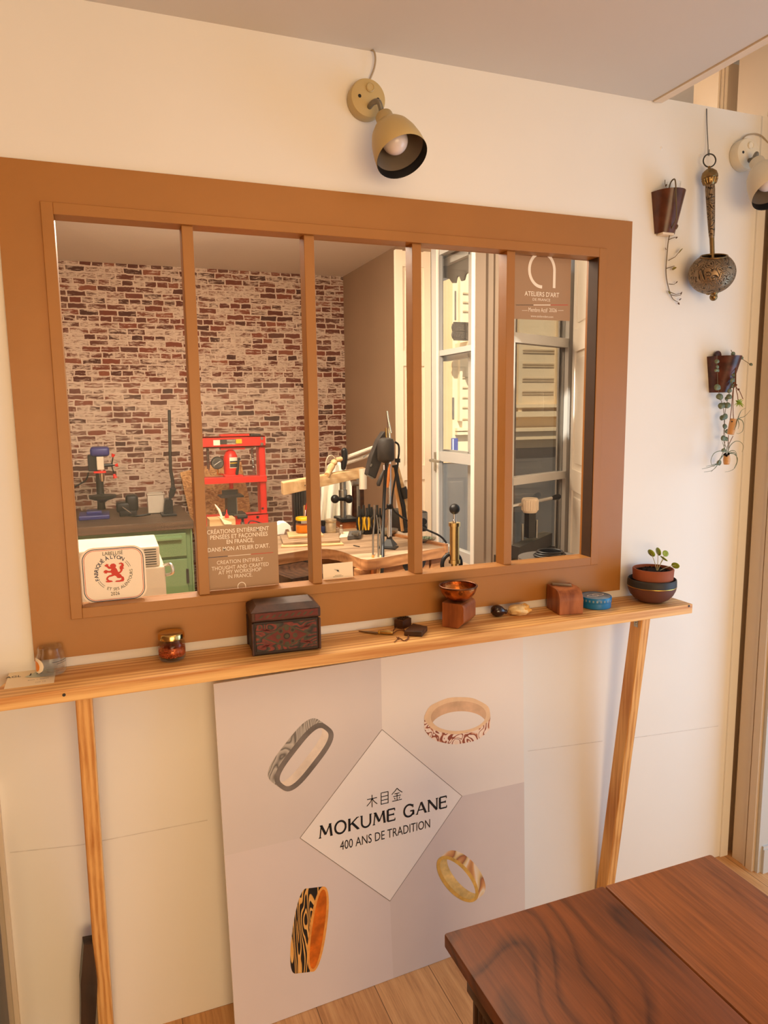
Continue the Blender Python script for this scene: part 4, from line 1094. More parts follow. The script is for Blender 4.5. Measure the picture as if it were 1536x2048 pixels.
# dark red pot with strings of hearts and two bamboo tubes
P2 = oy(1438, 714, 0)
p2 = wall_pot('hanging_pot', 'dark red mottled wall pot with string of hearts plants', P2, .098, .072, .066, .036, .108, 'horn')
b = MB(); c = P2+Vector((-.016, -.006, .004)); b.lathe([(.012, 0), (.0135, .003), (.0135, .006), (.008, .008), (.0, .008)], c, (0, -1, 0), 18); b.build('hanging_tab', 'horn', p2, 50)
hs = thing('heart_vine', 'string of hearts with grey green round leaves trailing from the red pot', 'plant', (P2.x, -.05, P2.z-.05))
def yl(py): return -.075 if py < 790 else -.055
strands = [[(1434, 709, -.03), (1434, 716, -.07), (1434, 730, -.077), (1435, 750, -.072), (1436, 775, -.058), (1440, 795, -.040), (1446, 812, -.036), (1448, 830, -.034), (1449, 860, -.032), (1450, 880, -.03), (1446, 905, -.03), (1436, 926, -.03)],
           [(1471, 716, -.04), (1474, 724, -.055), (1470, 740, -.055), (1467, 760, -.055), (1460, 782, -.05), (1455, 800, -.045), (1450, 826, -.04), (1449, 850, -.038), (1447, 878, -.036), (1452, 895, -.034)],
           [(1466, 712, -.03), (1476, 715, -.04), (1484, 718, -.04), (1495, 725, -.04), (1502, 730, -.04)],
           [(1462, 700, -.02), (1466, 708, -.03), (1472, 716, -.04)]]
b = MB()
for s in strands: b.tube(spline([oy(*q) for q in s], 4), .0009, 5)
b.build('stem', 'stem', hs)
hl = [(1434, 723, -.079, 4), (1435, 734, -.078, 3), (1436, 741, -.076, 3), (1432, 741, -.076, 3), (1435, 775, -.066, 6), (1439, 794, -.046, 6), (1443, 812, -.04, 6), (1449, 811, -.04, 5.5), (1456, 811, -.046, 5.5), (1453, 798, -.046, 4), (1458, 794, -.05, 5), (1459, 782, -.052, 4), (1465, 762, -.058, 5), (1468, 750, -.058, 4), (1445, 836, -.038, 5), (1450, 834, -.04, 6), (1450, 853, -.04, 5), (1454, 863, -.04, 4.5), (1447, 877, -.038, 5.5), (1452, 878, -.036, 4.5), (1447, 901, -.034, 4), (1438, 926, -.032, 5.5), (1467, 772, -.056, 4.5), (1466, 708, -.035, 4), (1484, 716, -.04, 3), (1502, 729, -.04, 3)]
for (x, y, yy, r) in hl:
    c = oy(x, y, yy); a0 = R.uniform(-.6, .6); n_ = Vector((R.uniform(-.5, .1), -1, R.uniform(-.2, .5))).normalized()
    e1 = n_.cross(Vector((math.sin(a0), 0, math.cos(a0)))).normalized(); e2 = n_.cross(e1); rr = r/560*1.0
    b = MB(); k = 14; ce = b.bm.verts.new(c+n_*rr*.10); vs = []
    for i in range(k):
        an = 2*pi*i/k; rad = rr*(1-.28*max(0, math.cos(an))**6); vs.append(b.bm.verts.new(c+e1*rad*math.sin(an)+e2*rad*math.cos(an)))
    for i in range(k): b._face([ce, vs[i], vs[(i+1) % k]])
    lf = b.build('leaf', 'leaf_grey', hs, 180); m_ = lf.modifiers.new('thickness', 'SOLIDIFY'); m_.thickness = .0006
# upper bamboo tube with air plants
yb_ = -.085
bt = thing('bamboo_holder', 'upper bamboo tube hung on twine below the red pot', 'planter', oy(1464, 855, yb_), 'bamboo tubes below the red pot')
a, c = oy(1467, 838, yb_), oy(1461, 869, yb_)
d = (c-a).normalized(); Lb = (c-a).length
b = MB(); b.lathe([(.0085, .004), (.0098, 0), (.0100, .002), (.0104, Lb*.66), (.0112, Lb*.69), (.0104, Lb*.72), (.0096, Lb*.97), (.0085, Lb), (0, Lb)], a, d, 22, close=False); b.lathe([(.0085, .004), (.0, .012)], a, d, 22, close=False); b.build('tube', 'bamboo', bt, 50)
b = MB(); fr = oy(1464, 843, yb_); b.lathe([(.0022, 0), (.0018, .001)], fr+(CAM-fr).normalized()*.0098, (CAM-fr), 10); b.build('drilled_hole', 'black', bt)
b = MB()
for s in ([(1471, 735, -.06), (1470, 765, -.07), (1466, 780, -.08), (1463, 815, -.084), (1460, 840, -.085)], [(1471, 735, -.06), (1471, 765, -.07), (1467, 780, -.08), (1466, 815, -.084), (1467, 838, -.085)], [(1472, 735, -.06), (1472, 772, -.075), (1478, 780, -.075), (1486, 798, -.075)], [(1472, 735, -.06), (1472, 775, -.075), (1475, 790, -.075), (1476, 800, -.075)]):
    b.tube(spline([oy(*q) for q in s], 4), .0011, 6)
for (x, y) in ((1468, 766), (1469, 772), (1472, 770), (1477, 779)): b.ball(oy(x, y, -.076), .0035, 6)
b.build('twine', 'twine', bt)
def air_plant(name, label, c, spikes, parent_mat, n, L, spread, seed):
    t = thing(name, label, 'plant', c, 'air plants'); rs = random.Random(seed); b = MB()
    for i in range(n):
        a = rs.uniform(0, 2*pi); e = rs.uniform(-.5, 1.2); d0 = Vector((math.cos(a)*math.cos(e), -abs(math.sin(a))*math.cos(e)*.7, math.sin(e)))
        l = L*rs.uniform(.6, 1.1); pts = [c, c+d0*l*.5+Vector((0, 0, .002)), c+d0*l+Vector((0, 0, -spread*l*rs.random()))]
        b.tube(spline(pts, 3), [.0016, .0015, .0014, .0012, .001, .0007, .0003], 5)
    b.build('leaves', parent_mat, t); return t
air_plant('air_plant', 'dense tuft of short green spiky leaves beside the bamboo tube', oy(1476, 808, -.075), None, 'leaf', 46, .020, .3, 5)
def long_air(label, base, curves, y, seed):
    t = thing('air_plant', label, 'plant', oy(*base, y), 'air plants'); b = MB()
    for cv in curves:
        pts = spline([oy(px, py, y-.004*i) for i, (px, py) in enumerate(cv)], 6); n_ = len(pts); b.tube(pts, [.0015*(1-.75*i/n_) for i in range(n_)], 5)
    b.build('leaves', 'leaf_grey', t); return t
long_air('curly grey air plant growing from the upper bamboo tube', (1476, 838),
    [[(1474, 838), (1480, 836), (1490, 832), (1501, 820)], [(1476, 836), (1480, 826), (1484, 820), (1492, 816)], [(1476, 838), (1484, 841), (1487, 850), (1485, 862), (1478, 867), (1473, 866)], [(1475, 838), (1478, 848), (1476, 858)], [(1474, 840), (1472, 852), (1468, 860)]], -.095, 1)
# lower bamboo tube
bt2 = thing('bamboo_holder', 'small lower bamboo cup holding a spidery air plant', 'planter', oy(1453, 918, yb_), 'bamboo tubes below the red pot')
a, c = oy(1453.5, 911, yb_), oy(1453, 929, yb_); d = (c-a).normalized(); Lb = (c-a).length
b = MB(); b.lathe([(.0072, .003), (.0085, 0), (.0098, Lb*.35), (.0098, Lb*.62), (.0090, Lb*.66), (.0094, Lb*.72), (.0085, Lb*.96), (.007, Lb), (0, Lb)], a, d, 22, close=False); b.lathe([(.0072, .003), (0, .006)], a, d, 22, close=False); b.build('tube', 'bamboo', bt2, 50)
b = MB()
for s in ([(1457, 870, -.085), (1456, 890, -.086), (1451, 911, -.086)], [(1466, 872, -.085), (1458, 888, -.086), (1455, 911, -.086)]): b.tube([oy(*q) for q in s], .0010, 6)
b.build('twine', 'twine', bt2)
b = MB()
for (x, y) in ((1451, 908), (1457, 908), (1449, 909), (1453, 911)): b.ball(oy(x, y, yb_-.006), .0038, 6)
b.build('moss', 'soil', bt2)
long_air('spidery grey air plant with long looping leaves in the lower bamboo cup', (1453, 905),
    [[(1455, 905), (1460, 892), (1470, 883), (1481, 884), (1487, 893), (1484, 904)], [(1453, 905), (1448, 893), (1444, 882)], [(1452, 906), (1455, 892), (1458, 884)], [(1456, 905), (1464, 901), (1471, 903), (1474, 912)], [(1457, 907), (1468, 908), (1475, 918), (1470, 935), (1460, 942), (1450, 944)], [(1458, 906), (1470, 906), (1474, 922), (1468, 936)],
     [(1450, 904), (1440, 902), (1428, 907), (1422, 920), (1424, 931), (1430, 933)], [(1449, 908), (1440, 918), (1435, 930), (1424, 941), (1408, 944)], [(1448, 909), (1438, 922), (1433, 932), (1422, 944)], [(1436, 927), (1424, 930), (1412, 933)], [(1436, 928), (1420, 934), (1404, 938)]], -.09, 2)

# ladle on a wire
ld = thing('ladle', 'engraved bronze ladle with globe bowl hanging on a wire', 'ladle', oy(1422, 520, -.06))
tp, bm_ = oy(1419, 346, -.040), oy(1425, 514, -.055)
hd = (bm_-tp); HL = hd.length; hd.normalize()
b = MB(); b.tube(spline([oy(1414, 217, -.0025)+Vector((0, .001, 0)), oy(1414, 250, -.006), oy(1416, 290, -.012), oy(1416, 311, -.022)], 5), .0011, 6); b.tube([oy(1418, 312, -.022), oy(1418.5, 299, -.020)], .0011, 6); b.build('hanging_wire', 'iron', ld)
rc = oy(1419, 321, -.030); b = MB(); b.tube([rc+RT*.0178*math.cos(a)+Vector((0, 0, .0178*math.sin(a))) for a in [2*pi*i/28 for i in range(29)]], .0019, 8, False); b.build('hanging_ring', 'iron', ld, 180)
b = MB(); b.lathe([(0, -.020), (.004, -.018), (.004, -.012), (.010, -.010), (.0195, -.002), (.0225, .008), (.0225, .014), (.0200, .016), (.0205, .022), (.0165, .030), (.0125, .034), (.0125, .036)], tp, hd, 26)
for i in range(16):
    a = 2*pi*i/16; e1 = hd.orthogonal().normalized(); e2 = hd.cross(e1); dd = e1*math.cos(a)+e2*math.sin(a); b.tube([tp+hd*.017+dd*.0208, tp+hd*.030+dd*.0168], .0016, 5)
b.build('finial', 'bronze', ld, 40)
b = MB(); b.lathe([(.0125, .034), (.0132, .045), (.0118, .09), (.0092, HL*.66), (.0080, HL*.74), (.0066, HL*.78)], tp, hd, 22, close=False); b.build('engraved_grip', 'engraved', ld, 60)
b = MB(); b.lathe([(.0068, HL*.775), (.0064, HL*.9), (.0064, HL+.006)], tp, hd, 16); b.build('shaft', 'bronze', ld, 60)
gc = oy(1424, 547, -.070); gr = .0635
upa = (Vector((-.20, -.28, .94))).normalized()
prof = [(gr*1.0*math.sin(a), -gr*.90*math.cos(a)) for a in [math.radians(4+142*i/22) for i in range(23)]]
b = MB(); b.lathe(prof+[(r_-.003, h_-.001) for r_, h_ in prof[::-1]], gc, upa, 44, close=False); b.build('globe', 'engraved', ld, 60)
b = MB(); rr, hh = prof[-1]; e1 = upa.orthogonal().normalized(); e2 = upa.cross(e1); b.tube([gc+upa*hh+(e1*math.cos(a)+e2*math.sin(a))*rr for a in [2*pi*i/36 for i in range(37)]], .0022, 8, False); b.build('rim', 'bronze', ld, 180)
for (x, y, yy, r) in ((1417, 583, -.068, .0098), (1428, 585, -.078, .0110), (1427, 594, -.066, .0110), (1435, 580, -.060, .0085)):
    b = MB(); b.ball(oy(x, y, yy), r, 14); b.build('ball_foot', 'bronze', ld, 180)

# small scars on the plaster
for (x, y) in ((1323, 297), (1400, 312)):
    p = oy(x, y, 0); b = MB(); b.lathe([(.006, 0), (.004, .0012), (0, .0016)], p, (0, -1, 0), 7)
    tag(b.build('plaster_plug', 'wall', None, 60, origin=p), 'small filled nail hole in the wall %s' % ('above the brown pot' if x < 1350 else 'beside the ladle ring'), 'plaster plug', 'filled nail holes')

# ================================================================== POSTER
tl0 = Vector((.281, -.070, .887))
PU = Vector((1, .0632, 0)).normalized(); PV0 = Vector((0, .045, 1)); PN = PU.cross(PV0).normalized(); PV = PN.cross(PU).normalized()
if PN.y > 0: PN = -PN
PV = (PV0-PU*PV0.dot(PU)).normalized()
def pp(px, py, lift=0.0): return on_plane(px, py, tl0, PN)+PN*lift
cTL, cTR = pp(427, 1368), pp(1046, 1272)
b0 = pp(470, 2048); tt = (cTL.z-.001)/(cTL.z-b0.z); cBL = cTL+(b0-cTL)*tt
b1 = pp(1050, 1818); cBR = cTR+(b1-cTR)*((cTR.z-.001)/(cTR.z-b1.z))
po = thing('poster', 'large square poster board with four rings leaning under the shelf', 'poster', (cBL+cBR)/2)
b = MB(); b.prism([q-PN*.0005 for q in (cBL, cBR, cTR, cTL)], -PN*.005); b.build('board', 'white', po)
dT, dR, dB, dL = pp(764, 1459), pp(924, 1592), pp(780, 1802), pp(600, 1676)
def edge(p, q, a, c):      # where the line p->q leaves the board edge a-c
    d = q-p; e = c-a; n_ = PN.cross(e); t = (a-p).dot(n_)/d.dot(n_); return p+d*t
eT, eR, eB, eL = edge(dT, pp(762, 1330), cTL, cTR), edge(dR, pp(1044, 1565), cTR, cBR), edge(dB, pp(786, 1940), cBL, cBR), edge(dL, pp(448, 1712), cTL, cBL)
for nm, mt, pts in (('print_panel', 'poster_TL', (cTL, eT, dT, dL, eL)), ('print_panel', 'poster_TR', (cTR, eR, dR, dT, eT)), ('print_panel', 'poster_BR', (cBR, eB, dB, dR, eR)), ('print_panel', 'poster_BL', (cBL, eL, dL, dB, eB))):
    b = MB(); b.poly(pts); b.build(nm, mt, po, normals=False)
b = MB(); b.poly([q+PN*.0002 for q in (dT, dL, dB, dR)]); b.build('title_panel', 'poster_mid', po, normals=False)
b = MB(); sq = [q+PN*.0004 for q in (dT, dR, dB, dL, dT)]
for a, c in zip(sq, sq[1:]): stroke(b, [a, c], .0014, PN)
b.build('dividing_line', 'poster_line', po, normals=False)
# title: wide capitals with small serifs, drawn as strokes
SER = {'M': [[(0, 0), (.12, 1)], [(.12, 1), (.5, .18)], [(.5, .18), (.88, 1)], [(.88, 1), (1, 0)]], 'O': 'o', 'K': [[(0, 0), (0, 1)], [(0, .42), (.72, 1)], [(.26, .60), (.80, 0)]],
 'U': 'u', 'E': [[(0, 0), (0, 1)], [(0, 1), (.66, 1)], [(0, .52), (.56, .52)], [(0, 0), (.68, 0)]], 'G': 'g', 'A': [[(0, 0), (.42, 1)], [(.42, 1), (.86, 0)], [(.16, .32), (.70, .32)]], 'N': [[(0, 0), (0, 1)], [(0, 1), (.82, 0)], [(.82, 0), (.82, 1)]]}
WID = {'M': 1.0, 'O': 1.0, 'K': .80, 'U': .84, 'E': .68, 'G': .98, 'A': .86, 'N': .82}
THK = {'M': (1, 2, 1, 2), 'K': (2, 1.2, 2), 'E': (2, 1.3, 1.3, 1.3), 'A': (1.1, 2, 1), 'N': (1.2, 2, 1.2)}
SRF = {'M': [(.0, 0), (1, 0), (.1, 1), (.9, 1)], 'K': [(0, 0), (0, 1), (.76, 1), (.80, 0)], 'U': [(0, 1), (.84, 1)], 'A': [(0, 0), (.86, 0)], 'N': [(0, 0), (0, 1), (.82, 1)], 'E': [], 'O': [], 'G': []}
def serif_text(b, s, o, u, v, h, width):
    adv = sum(WID[c]+.30 if c != ' ' else .55 for c in s)-.30; sx = width/adv; x = -width/2; w = h*.105
    for c in s:
        if c == ' ': x += .55*sx; continue
        def P_(p): return o+u*(x+p[0]*sx)+v*(p[1]*h)
        g = SER[c]
        if g in ('o', 'g'):
            rng = range(0, 25) if g == 'o' else range(3, 24)
            stroke(b, [P_((.5+.47*math.cos(2*pi*i/24), .5+.52*math.sin(2*pi*i/24))) for i in rng], w*1.6, PN)
            if g == 'g': stroke(b, [P_((.62, .44)), P_((.98, .44))], w*1.2, PN); stroke(b, [P_((.92, .46)), P_((.92, .06))], w*1.9, PN); stroke(b, [P_((.88, .72)), P_((.88, 1.0))], w, PN)
        elif g == 'u':
            stroke(b, [P_((.02, 1)), P_((.02, .38))]+[P_((.42-.40*math.cos(pi*i/10), .38-.40*math.sin(pi*i/10))) for i in range(1, 10)]+[P_((.82, .38)), P_((.82, 1))], w*1.5, PN)
        else:
            for sg, k in zip(g, THK[c]): stroke(b, [P_(sg[0]), P_(sg[1])], w*k*.95, PN)
        for q in SRF[c]:
            stroke(b, [P_((q[0]-.11, q[1]))+v*(.0), P_((q[0]+.11, q[1]))], w*.7, PN)
        if c == 'E':
            for q in ((.66, .92), (.56, .52), (.68, .08)): stroke(b, [P_((q[0], q[1]-.10)), P_((q[0], q[1]+.10))], w*.8, PN)
        x += (WID[c]+.30)*sx
l0, l1 = pp(640, 1676, .0006), pp(893, 1614, .0006)
tu = (l1-l0).normalized(); tv = tu.cross(PN).normalized()
if tv.z < 0: tv = -tv
b = MB(); serif_text(b, 'MOKUME GANE', (l0+l1)/2, tu, tv, (pp(640, 1652)-pp(640, 1676)).length*1.0, (l1-l0).length); b.build('title_lettering', 'black_ink', po, normals=False)
l0, l1 = pp(680, 1700, .0006), pp(860, 1655, .0006)
b = MB(); text(b, '400 ANS DE TRADITION', (l0+l1)/2, tu, tv, (pp(680, 1681)-pp(680, 1700)).length*1.36, (l1-l0).length); b.build('subtitle_lettering', 'black_ink', po, normals=False)
b = MB()
def kj(c, strokes, s=.034):
    for st_ in strokes: stroke(b, [c+tu*(x-.5)*s+tv*(y-.5)*s for x, y in st_], .0022, PN)
k0, k1 = pp(744, 1602, .0006), pp(794, 1589, .0006); k05 = (k0+k1)/2
kj(k0, [[(.5, 1), (.5, 0)], [(.08, .70), (.92, .70)], [(.48, .70), (.36, .45), (.06, .18)], [(.52, .70), (.66, .45), (.94, .18)]])
kj(k05, [[(.2, .96), (.2, 0)], [(.8, .96), (.8, 0)], [(.2, .95), (.8, .95)], [(.2, .64), (.8, .64)], [(.2, .34), (.8, .34)], [(.2, .04), (.8, .04)]])
kj(k1, [[(.5, 1.02), (.3, .80), (.04, .60)], [(.5, 1.02), (.7, .80), (.96, .60)], [(.28, .60), (.72, .60)], [(.16, .40), (.84, .40)], [(.5, .60), (.5, .04)], [(.26, .28), (.34, .14)], [(.74, .28), (.66, .14)], [(.08, .03), (.92, .03)]])
b.build('title_characters', 'black_ink', po, normals=False)

# printed rings: flat pictures made of four inked areas each
def ell(cx, cy, rx, ry, rot, n=48, pw=2.0, wob=0, seed=0):
    out = []; c, s = math.cos(math.radians(rot)), math.sin(math.radians(rot)); rs = random.Random(seed); ph = rs.uniform(0, 6)
    for i in range(n):
        a = -2*pi*i/n; ca, sa = math.cos(a), math.sin(a)
        x = rx*math.copysign(abs(ca)**(2/pw), ca); y = ry*math.copysign(abs(sa)**(2/pw), sa)
        k = 1+wob*math.sin(9*a+ph)
        out.append((cx+(x*c-y*s)*k, cy+(x*s+y*c)*k))
    return out
def area(P): return sum(P[i][0]*P[(i+1) % len(P)][1]-P[(i+1) % len(P)][0]*P[i][1] for i in range(len(P)))/2
def ccw(P): return P if area(P) > 0 else P[::-1]
def printed_ring(label, cx, cy, rx, ry, rot, k, sh, mats, bgm, pw=2.0, kc=(0, 0), wob=0):
    """front rim ellipse, band swept by the vector sh (pixels), hole of ratio k"""
    F = ell(cx, cy, rx, ry, rot, pw=pw, wob=wob); B = [(x+sh[0], y+sh[1]) for x, y in F]
    Fi = ell(cx+kc[0], cy+kc[1], rx*k[0], ry*k[1], rot, pw=pw); Bi = [(x+sh[0], y+sh[1]) for x, y in Fi]
    b = MB()
    def fill(P, mi, lift): b.mat(mi); b.poly([pp(x, y, lift) for x, y in P])
    H = hull(F+B); fill(H, 0, .0003); fill(F, 1, .0005); fill(Fi, 2, .0007)
    see = clip(ccw(Fi), ccw(Bi))
    if len(see) > 2: fill(see, 3, .0009)
    o = b.build('printed_ring', mats+[bgm], po); o['label'] = label
printed_ring('squarish grey ring with wood-like grain', 608, 1514, 78, 30, -52, (.88, .66), (-13, -9), ['ring_grey', 'ring_grey_rim', 'ring_grey_in'], 'poster_TL', 3.2)
printed_ring('pale ring with copper-coloured squiggles', 915, 1431, 66, 37, -4, (.84, .80), (0, 20), ['ring_rose', 'ring_rose_rim', 'ring_rose_in'], 'poster_TR', 2.0, (2, 1), .012)
printed_ring('black and gold zebra-striped ring', 636, 1858, 86, 17, -82, (.93, .70), (-34, 4), ['ring_zebra', 'ring_zebra_rim', 'ring_zebra_in'], 'poster_BL', 2.3)
printed_ring('gold ring with streaked copper and silver', 915, 1758, 56, 28, 50, (.88, .74), (14, -11), ['ring_gold', 'ring_gold_rim', 'ring_gold_in'], 'poster_BR', 2.0)

# ================================================================== SIGNS AND STICKERS ON THE GLASS
GU, GV, GN = Vector((1, 0, 0)), Vector((0, 0, 1)), Vector((0, -1, 0))
def gp(px, py, lift=0.0): return oy(px, py, GY-lift)
# round-cornered label with a red lion
a, c, d, e = gp(162, 1100), gp(287, 1086), gp(297, 1196), gp(166, 1211)
x0, x1, z0, z1 = (a.x+e.x)/2, (c.x+d.x)/2, (d.z+e.z)/2, (a.z+c.z)/2
x0 -= .002; cx, cz = (x0+x1)/2, (z0+z1)/2; hw, hh = (x1-x0)/2, (z1-z0)/2
st1 = thing('sticker', 'white square sticker with a red lion stuck on the window glass', 'sticker', (cx, GY, cz))
def rrect(k, rad, lift, n=8):
    out = []
    for sx, sz, a0 in ((1, 1, 0), (-1, 1, 90), (-1, -1, 180), (1, -1, 270)):
        for i in range(n+1):
            an = math.radians(a0+90*i/n); out.append(Vector((cx+sx*(hw*k-rad)+rad*math.cos(an), GY-lift, cz+sz*(hh*k-rad)+rad*math.sin(an))))
    return out
b = MB(); b.prism(rrect(1, .03, .0005), (0, -.0006, 0)); b.build('label_sheet', 'ivory', st1)
def loop(b, k, rad, w, lift): q = rrect(k, rad, lift); stroke(b, q+[q[0]], w, GN)
b = MB(); loop(b, .93, .026, .0016, .0014); b.build('outline_blue', 'navy', st1, normals=False)
b = MB(); loop(b, .885, .023, .0010, .0014); b.build('outline_red', 'red_ink', st1, normals=False)
C0 = Vector((cx, GY-.0014, cz+.003))
b = MB(); text(b, 'LABELLISÉ', C0+GV*hh*.66, GU, GV, .0118, hw*.62); text(b, '2026', C0-GV*hh*.80, GU, GV, .0118, hw*.27)
b.build('small_lettering', 'black_ink', st1, normals=False)
b = MB(); text_arc(b, 'FABRIQUÉ À LYON', C0, GU, GV, hw*.545, -113, 38, .0120, weight=.016); b.build('arc_lettering', 'navy', st1, normals=False)
b = MB(); text_arc(b, 'ET SES ALENTOURS', C0, GU, GV, hw*.53, 206, 80, .0098, inside=True); b.build('arc_lettering', 'label_dark', st1, normals=False)
b = MB()
for a0, a1 in ((46, 70), (216, 244)):
    for r_ in (.50, .555): stroke(b, [C0+GU*hw*r_*math.sin(math.radians(a0+(a1-a0)*i/8))+GV*hw*r_*math.cos(math.radians(a0+(a1-a0)*i/8)) for i in range(9)], .0008, GN)
b.build('arc_line', 'navy', st1, normals=False)
# the lion: body, head, mane, paws and tail as inked shapes (unit square, y up)
lion = [
 [(.36, .86), (.44, .93), (.54, .94), (.62, .88), (.64, .80), (.60, .74), (.66, .66), (.70, .54), (.74, .44), (.84, .36), (.86, .26), (.78, .20), (.66, .22), (.60, .32), (.52, .36), (.44, .40), (.40, .50), (.36, .58), (.42, .66), (.38, .72), (.30, .74), (.32, .78), (.38, .80)],
 [(.40, .60), (.28, .60), (.18, .66), (.10, .62), (.06, .54), (.12, .54), (.10, .48), (.18, .50), (.18, .46), (.24, .52), (.40, .50)],
 [(.42, .68), (.30, .70), (.22, .80), (.14, .84), (.14, .90), (.20, .90), (.20, .96), (.26, .92), (.30, .94), (.30, .84), (.40, .76)],
 [(.56, .36), (.44, .32), (.30, .30), (.24, .22), (.30, .14), (.40, .12), (.46, .06), (.28, .04), (.16, .06), (.14, .12), (.22, .12), (.16, .20), (.20, .30), (.30, .38), (.46, .42)],
 [(.70, .24), (.82, .22), (.84, .14), (.76, .10), (.60, .10), (.54, .04), (.74, .02), (.92, .04), (.96, .12), (.94, .24), (.84, .32)],
 [(.70, .50), (.78, .52), (.82, .60), (.78, .68), (.80, .78), (.88, .84), (.84, .90), (.76, .88), (.78, .94), (.88, .96), (.96, .90), (.98, .80), (.94, .72), (.98, .66), (.92, .64), (.90, .56), (.82, .46), (.72, .42)]]
b = MB(); Ls = hw*.70; o_ = C0+Vector((-Ls*.52, -.0002, -Ls*.46))
from mathutils.geometry import tessellate_polygon
for il, pl in enumerate(lion):
    pts = [Vector((x, y, 0)) for x, y in pl]; vv = [b.bm.verts.new(o_+GU*p.x*Ls+GV*p.y*Ls*.98+GN*(.00012*il)) for p in pts]
    for tri in tessellate_polygon([pts]): b._face([vv[i] for i in tri])
b.build('red_lion', 'red_ink', st1, normals=False)

# brown notice in two languages
q = [gp(414, 1054), gp(555, 1043), gp(557, 1172), gp(420, 1185)]
x0, x1 = ed[1]+.0125, (q[1].x+q[2].x)/2; z1 = (q[0].z+q[1].z)/2; z0 = GZ0+.001
cx = (x0+x1)/2; W_ = x1-x0; Hh = z1-z0
st2 = thing('window_sign', 'brown bilingual sign with white lettering on the second pane', 'sign', (cx, GY, z0), 'signs on the interior window')
b = MB(); b.span(x0, x1, GY-.0012, GY-.0003, z0, z1); b.build('sign_sheet', 'brownsign', st2)
yy = GY-.0017
def ln(b, s, f, wf, size, off=0.0, wt=0): text(b, s, Vector((x0+W_*(.45+off), yy, z0+Hh*f)), GU, GV, size, W_*wf, weight=wt)
b = MB(); sz = Hh*.092
for s, f, wf, of in (('CRÉATIONS ENTIÈREMENT', .880, .86, .0), ('PENSÉES ET FAÇONNÉES', .795, .80, .01), ('EN FRANCE,', .712, .38, .02), ('DANS MON ATELIER D\'ART.', .605, .86, .0)): ln(b, s, f, wf, sz, of, .012)
for s, f, wf, of in (('CREATION ENTIRELY', .400, .65, .01), ('THOUGHT AND CRAFTED', .312, .80, .01), ('AT MY WORKSHOP', .240, .60, .0), ('IN FRANCE.', .165, .34, .0)): ln(b, s, f, wf, sz*.92, of)
b.build('lettering', 'ivory', st2, normals=False)
b = MB(); lc = Vector((x0+W_*.47, yy, z0-.006)); rr = W_*.055
stroke(b, [lc+GV*rr*.98+Vector((-rr*.1, 0, 0))+GU*rr*math.cos(a)+GV*rr*1.05*math.sin(a) for a in [math.radians(265-265*i/24) for i in range(25)]]+[lc+GU*rr*.9+GV*.001], .0018, GN); b.build('emblem', 'ivory', st2, normals=False)
for nm, mt, f0, f1 in (('line_dark', 'navy', 0, .29), ('line_white', 'ivory', .29, .61), ('line_red', 'red_ink', .61, .93)):
    b = MB(); b.poly([Vector((x0+W_*f0, yy, z0+Hh*.515)), Vector((x0+W_*f1, yy, z0+Hh*.515)), Vector((x0+W_*f1, yy, z0+Hh*.523)), Vector((x0+W_*f0, yy, z0+Hh*.523))]); b.build(nm, mt, st2, normals=False)

# brown membership sign, upper right pane
q = [gp(1033, 508), gp(1142, 516), gp(1139, 640), gp(1031, 640)]
x0, x1 = ed[4]+.0125, (q[1].x+q[2].x)/2; z1 = GZ1-.002; z0 = (q[2].z+q[3].z)/2; W_ = x1-x0; Hh = z1-z0
st3 = thing('window_sign', 'brown sign with a large white arch letter at the top of its pane', 'sign', ((x0+x1)/2, GY, z0), 'signs on the interior window')
b = MB(); b.span(x0, x1, GY-.0012, GY-.0003, z0, z1); b.build('sign_sheet', 'brownsign', st3)
b = MB(); lc = gp(1084, 540, .0017); R0 = (gp(1110, 540)-gp(1060, 540)).length/2
stroke(b, [lc+GU*R0*math.cos(a)+GV*R0*1.12*math.sin(a) for a in [math.radians(272-272*i/36) for i in range(37)]]+[lc+GU*R0-GV*R0*1.15], .0085, GN)
b.build('emblem', 'ivory', st3, normals=False)
b = MB()
def ln3(s, px, py, w, size, wt=0): text(b, s, gp(px, py, .0017), GU, GV, size, (gp(px+w/2, py)-gp(px-w/2, py)).length, weight=wt)
ln3("ATELIERS D'ART", 1084, 593, 69, .0175, .01); ln3('DE FRANCE', 1083, 602, 35, .010); ln3('Membre Actif', 1076, 624, 38, .0165); ln3('2026', 1106, 624, 15, .0145); ln3('www.ateliersdart.com', 1084, 635, 45, .009)
for x_, x2 in ((1044, 1055), (1116, 1127)): stroke(b, [gp(x_, 621, .0017), gp(x2, 621, .0017)], .001, GN)
stroke(b, [gp(1067, 610, .0017), gp(1101, 610, .0017)], .0022, GN)
b.build('lettering', 'ivory', st3, normals=False)
b = MB(); stroke(b, [gp(1032, 610, .0017), gp(1067, 610, .0017)], .0012, GN); b.build('line_dark', 'label_dark', st3, normals=False)
b = MB(); stroke(b, [gp(1101, 610, .0017), gp(1136, 610, .0017)], .0014, GN); b.build('line_red', 'red_ink', st3, normals=False)

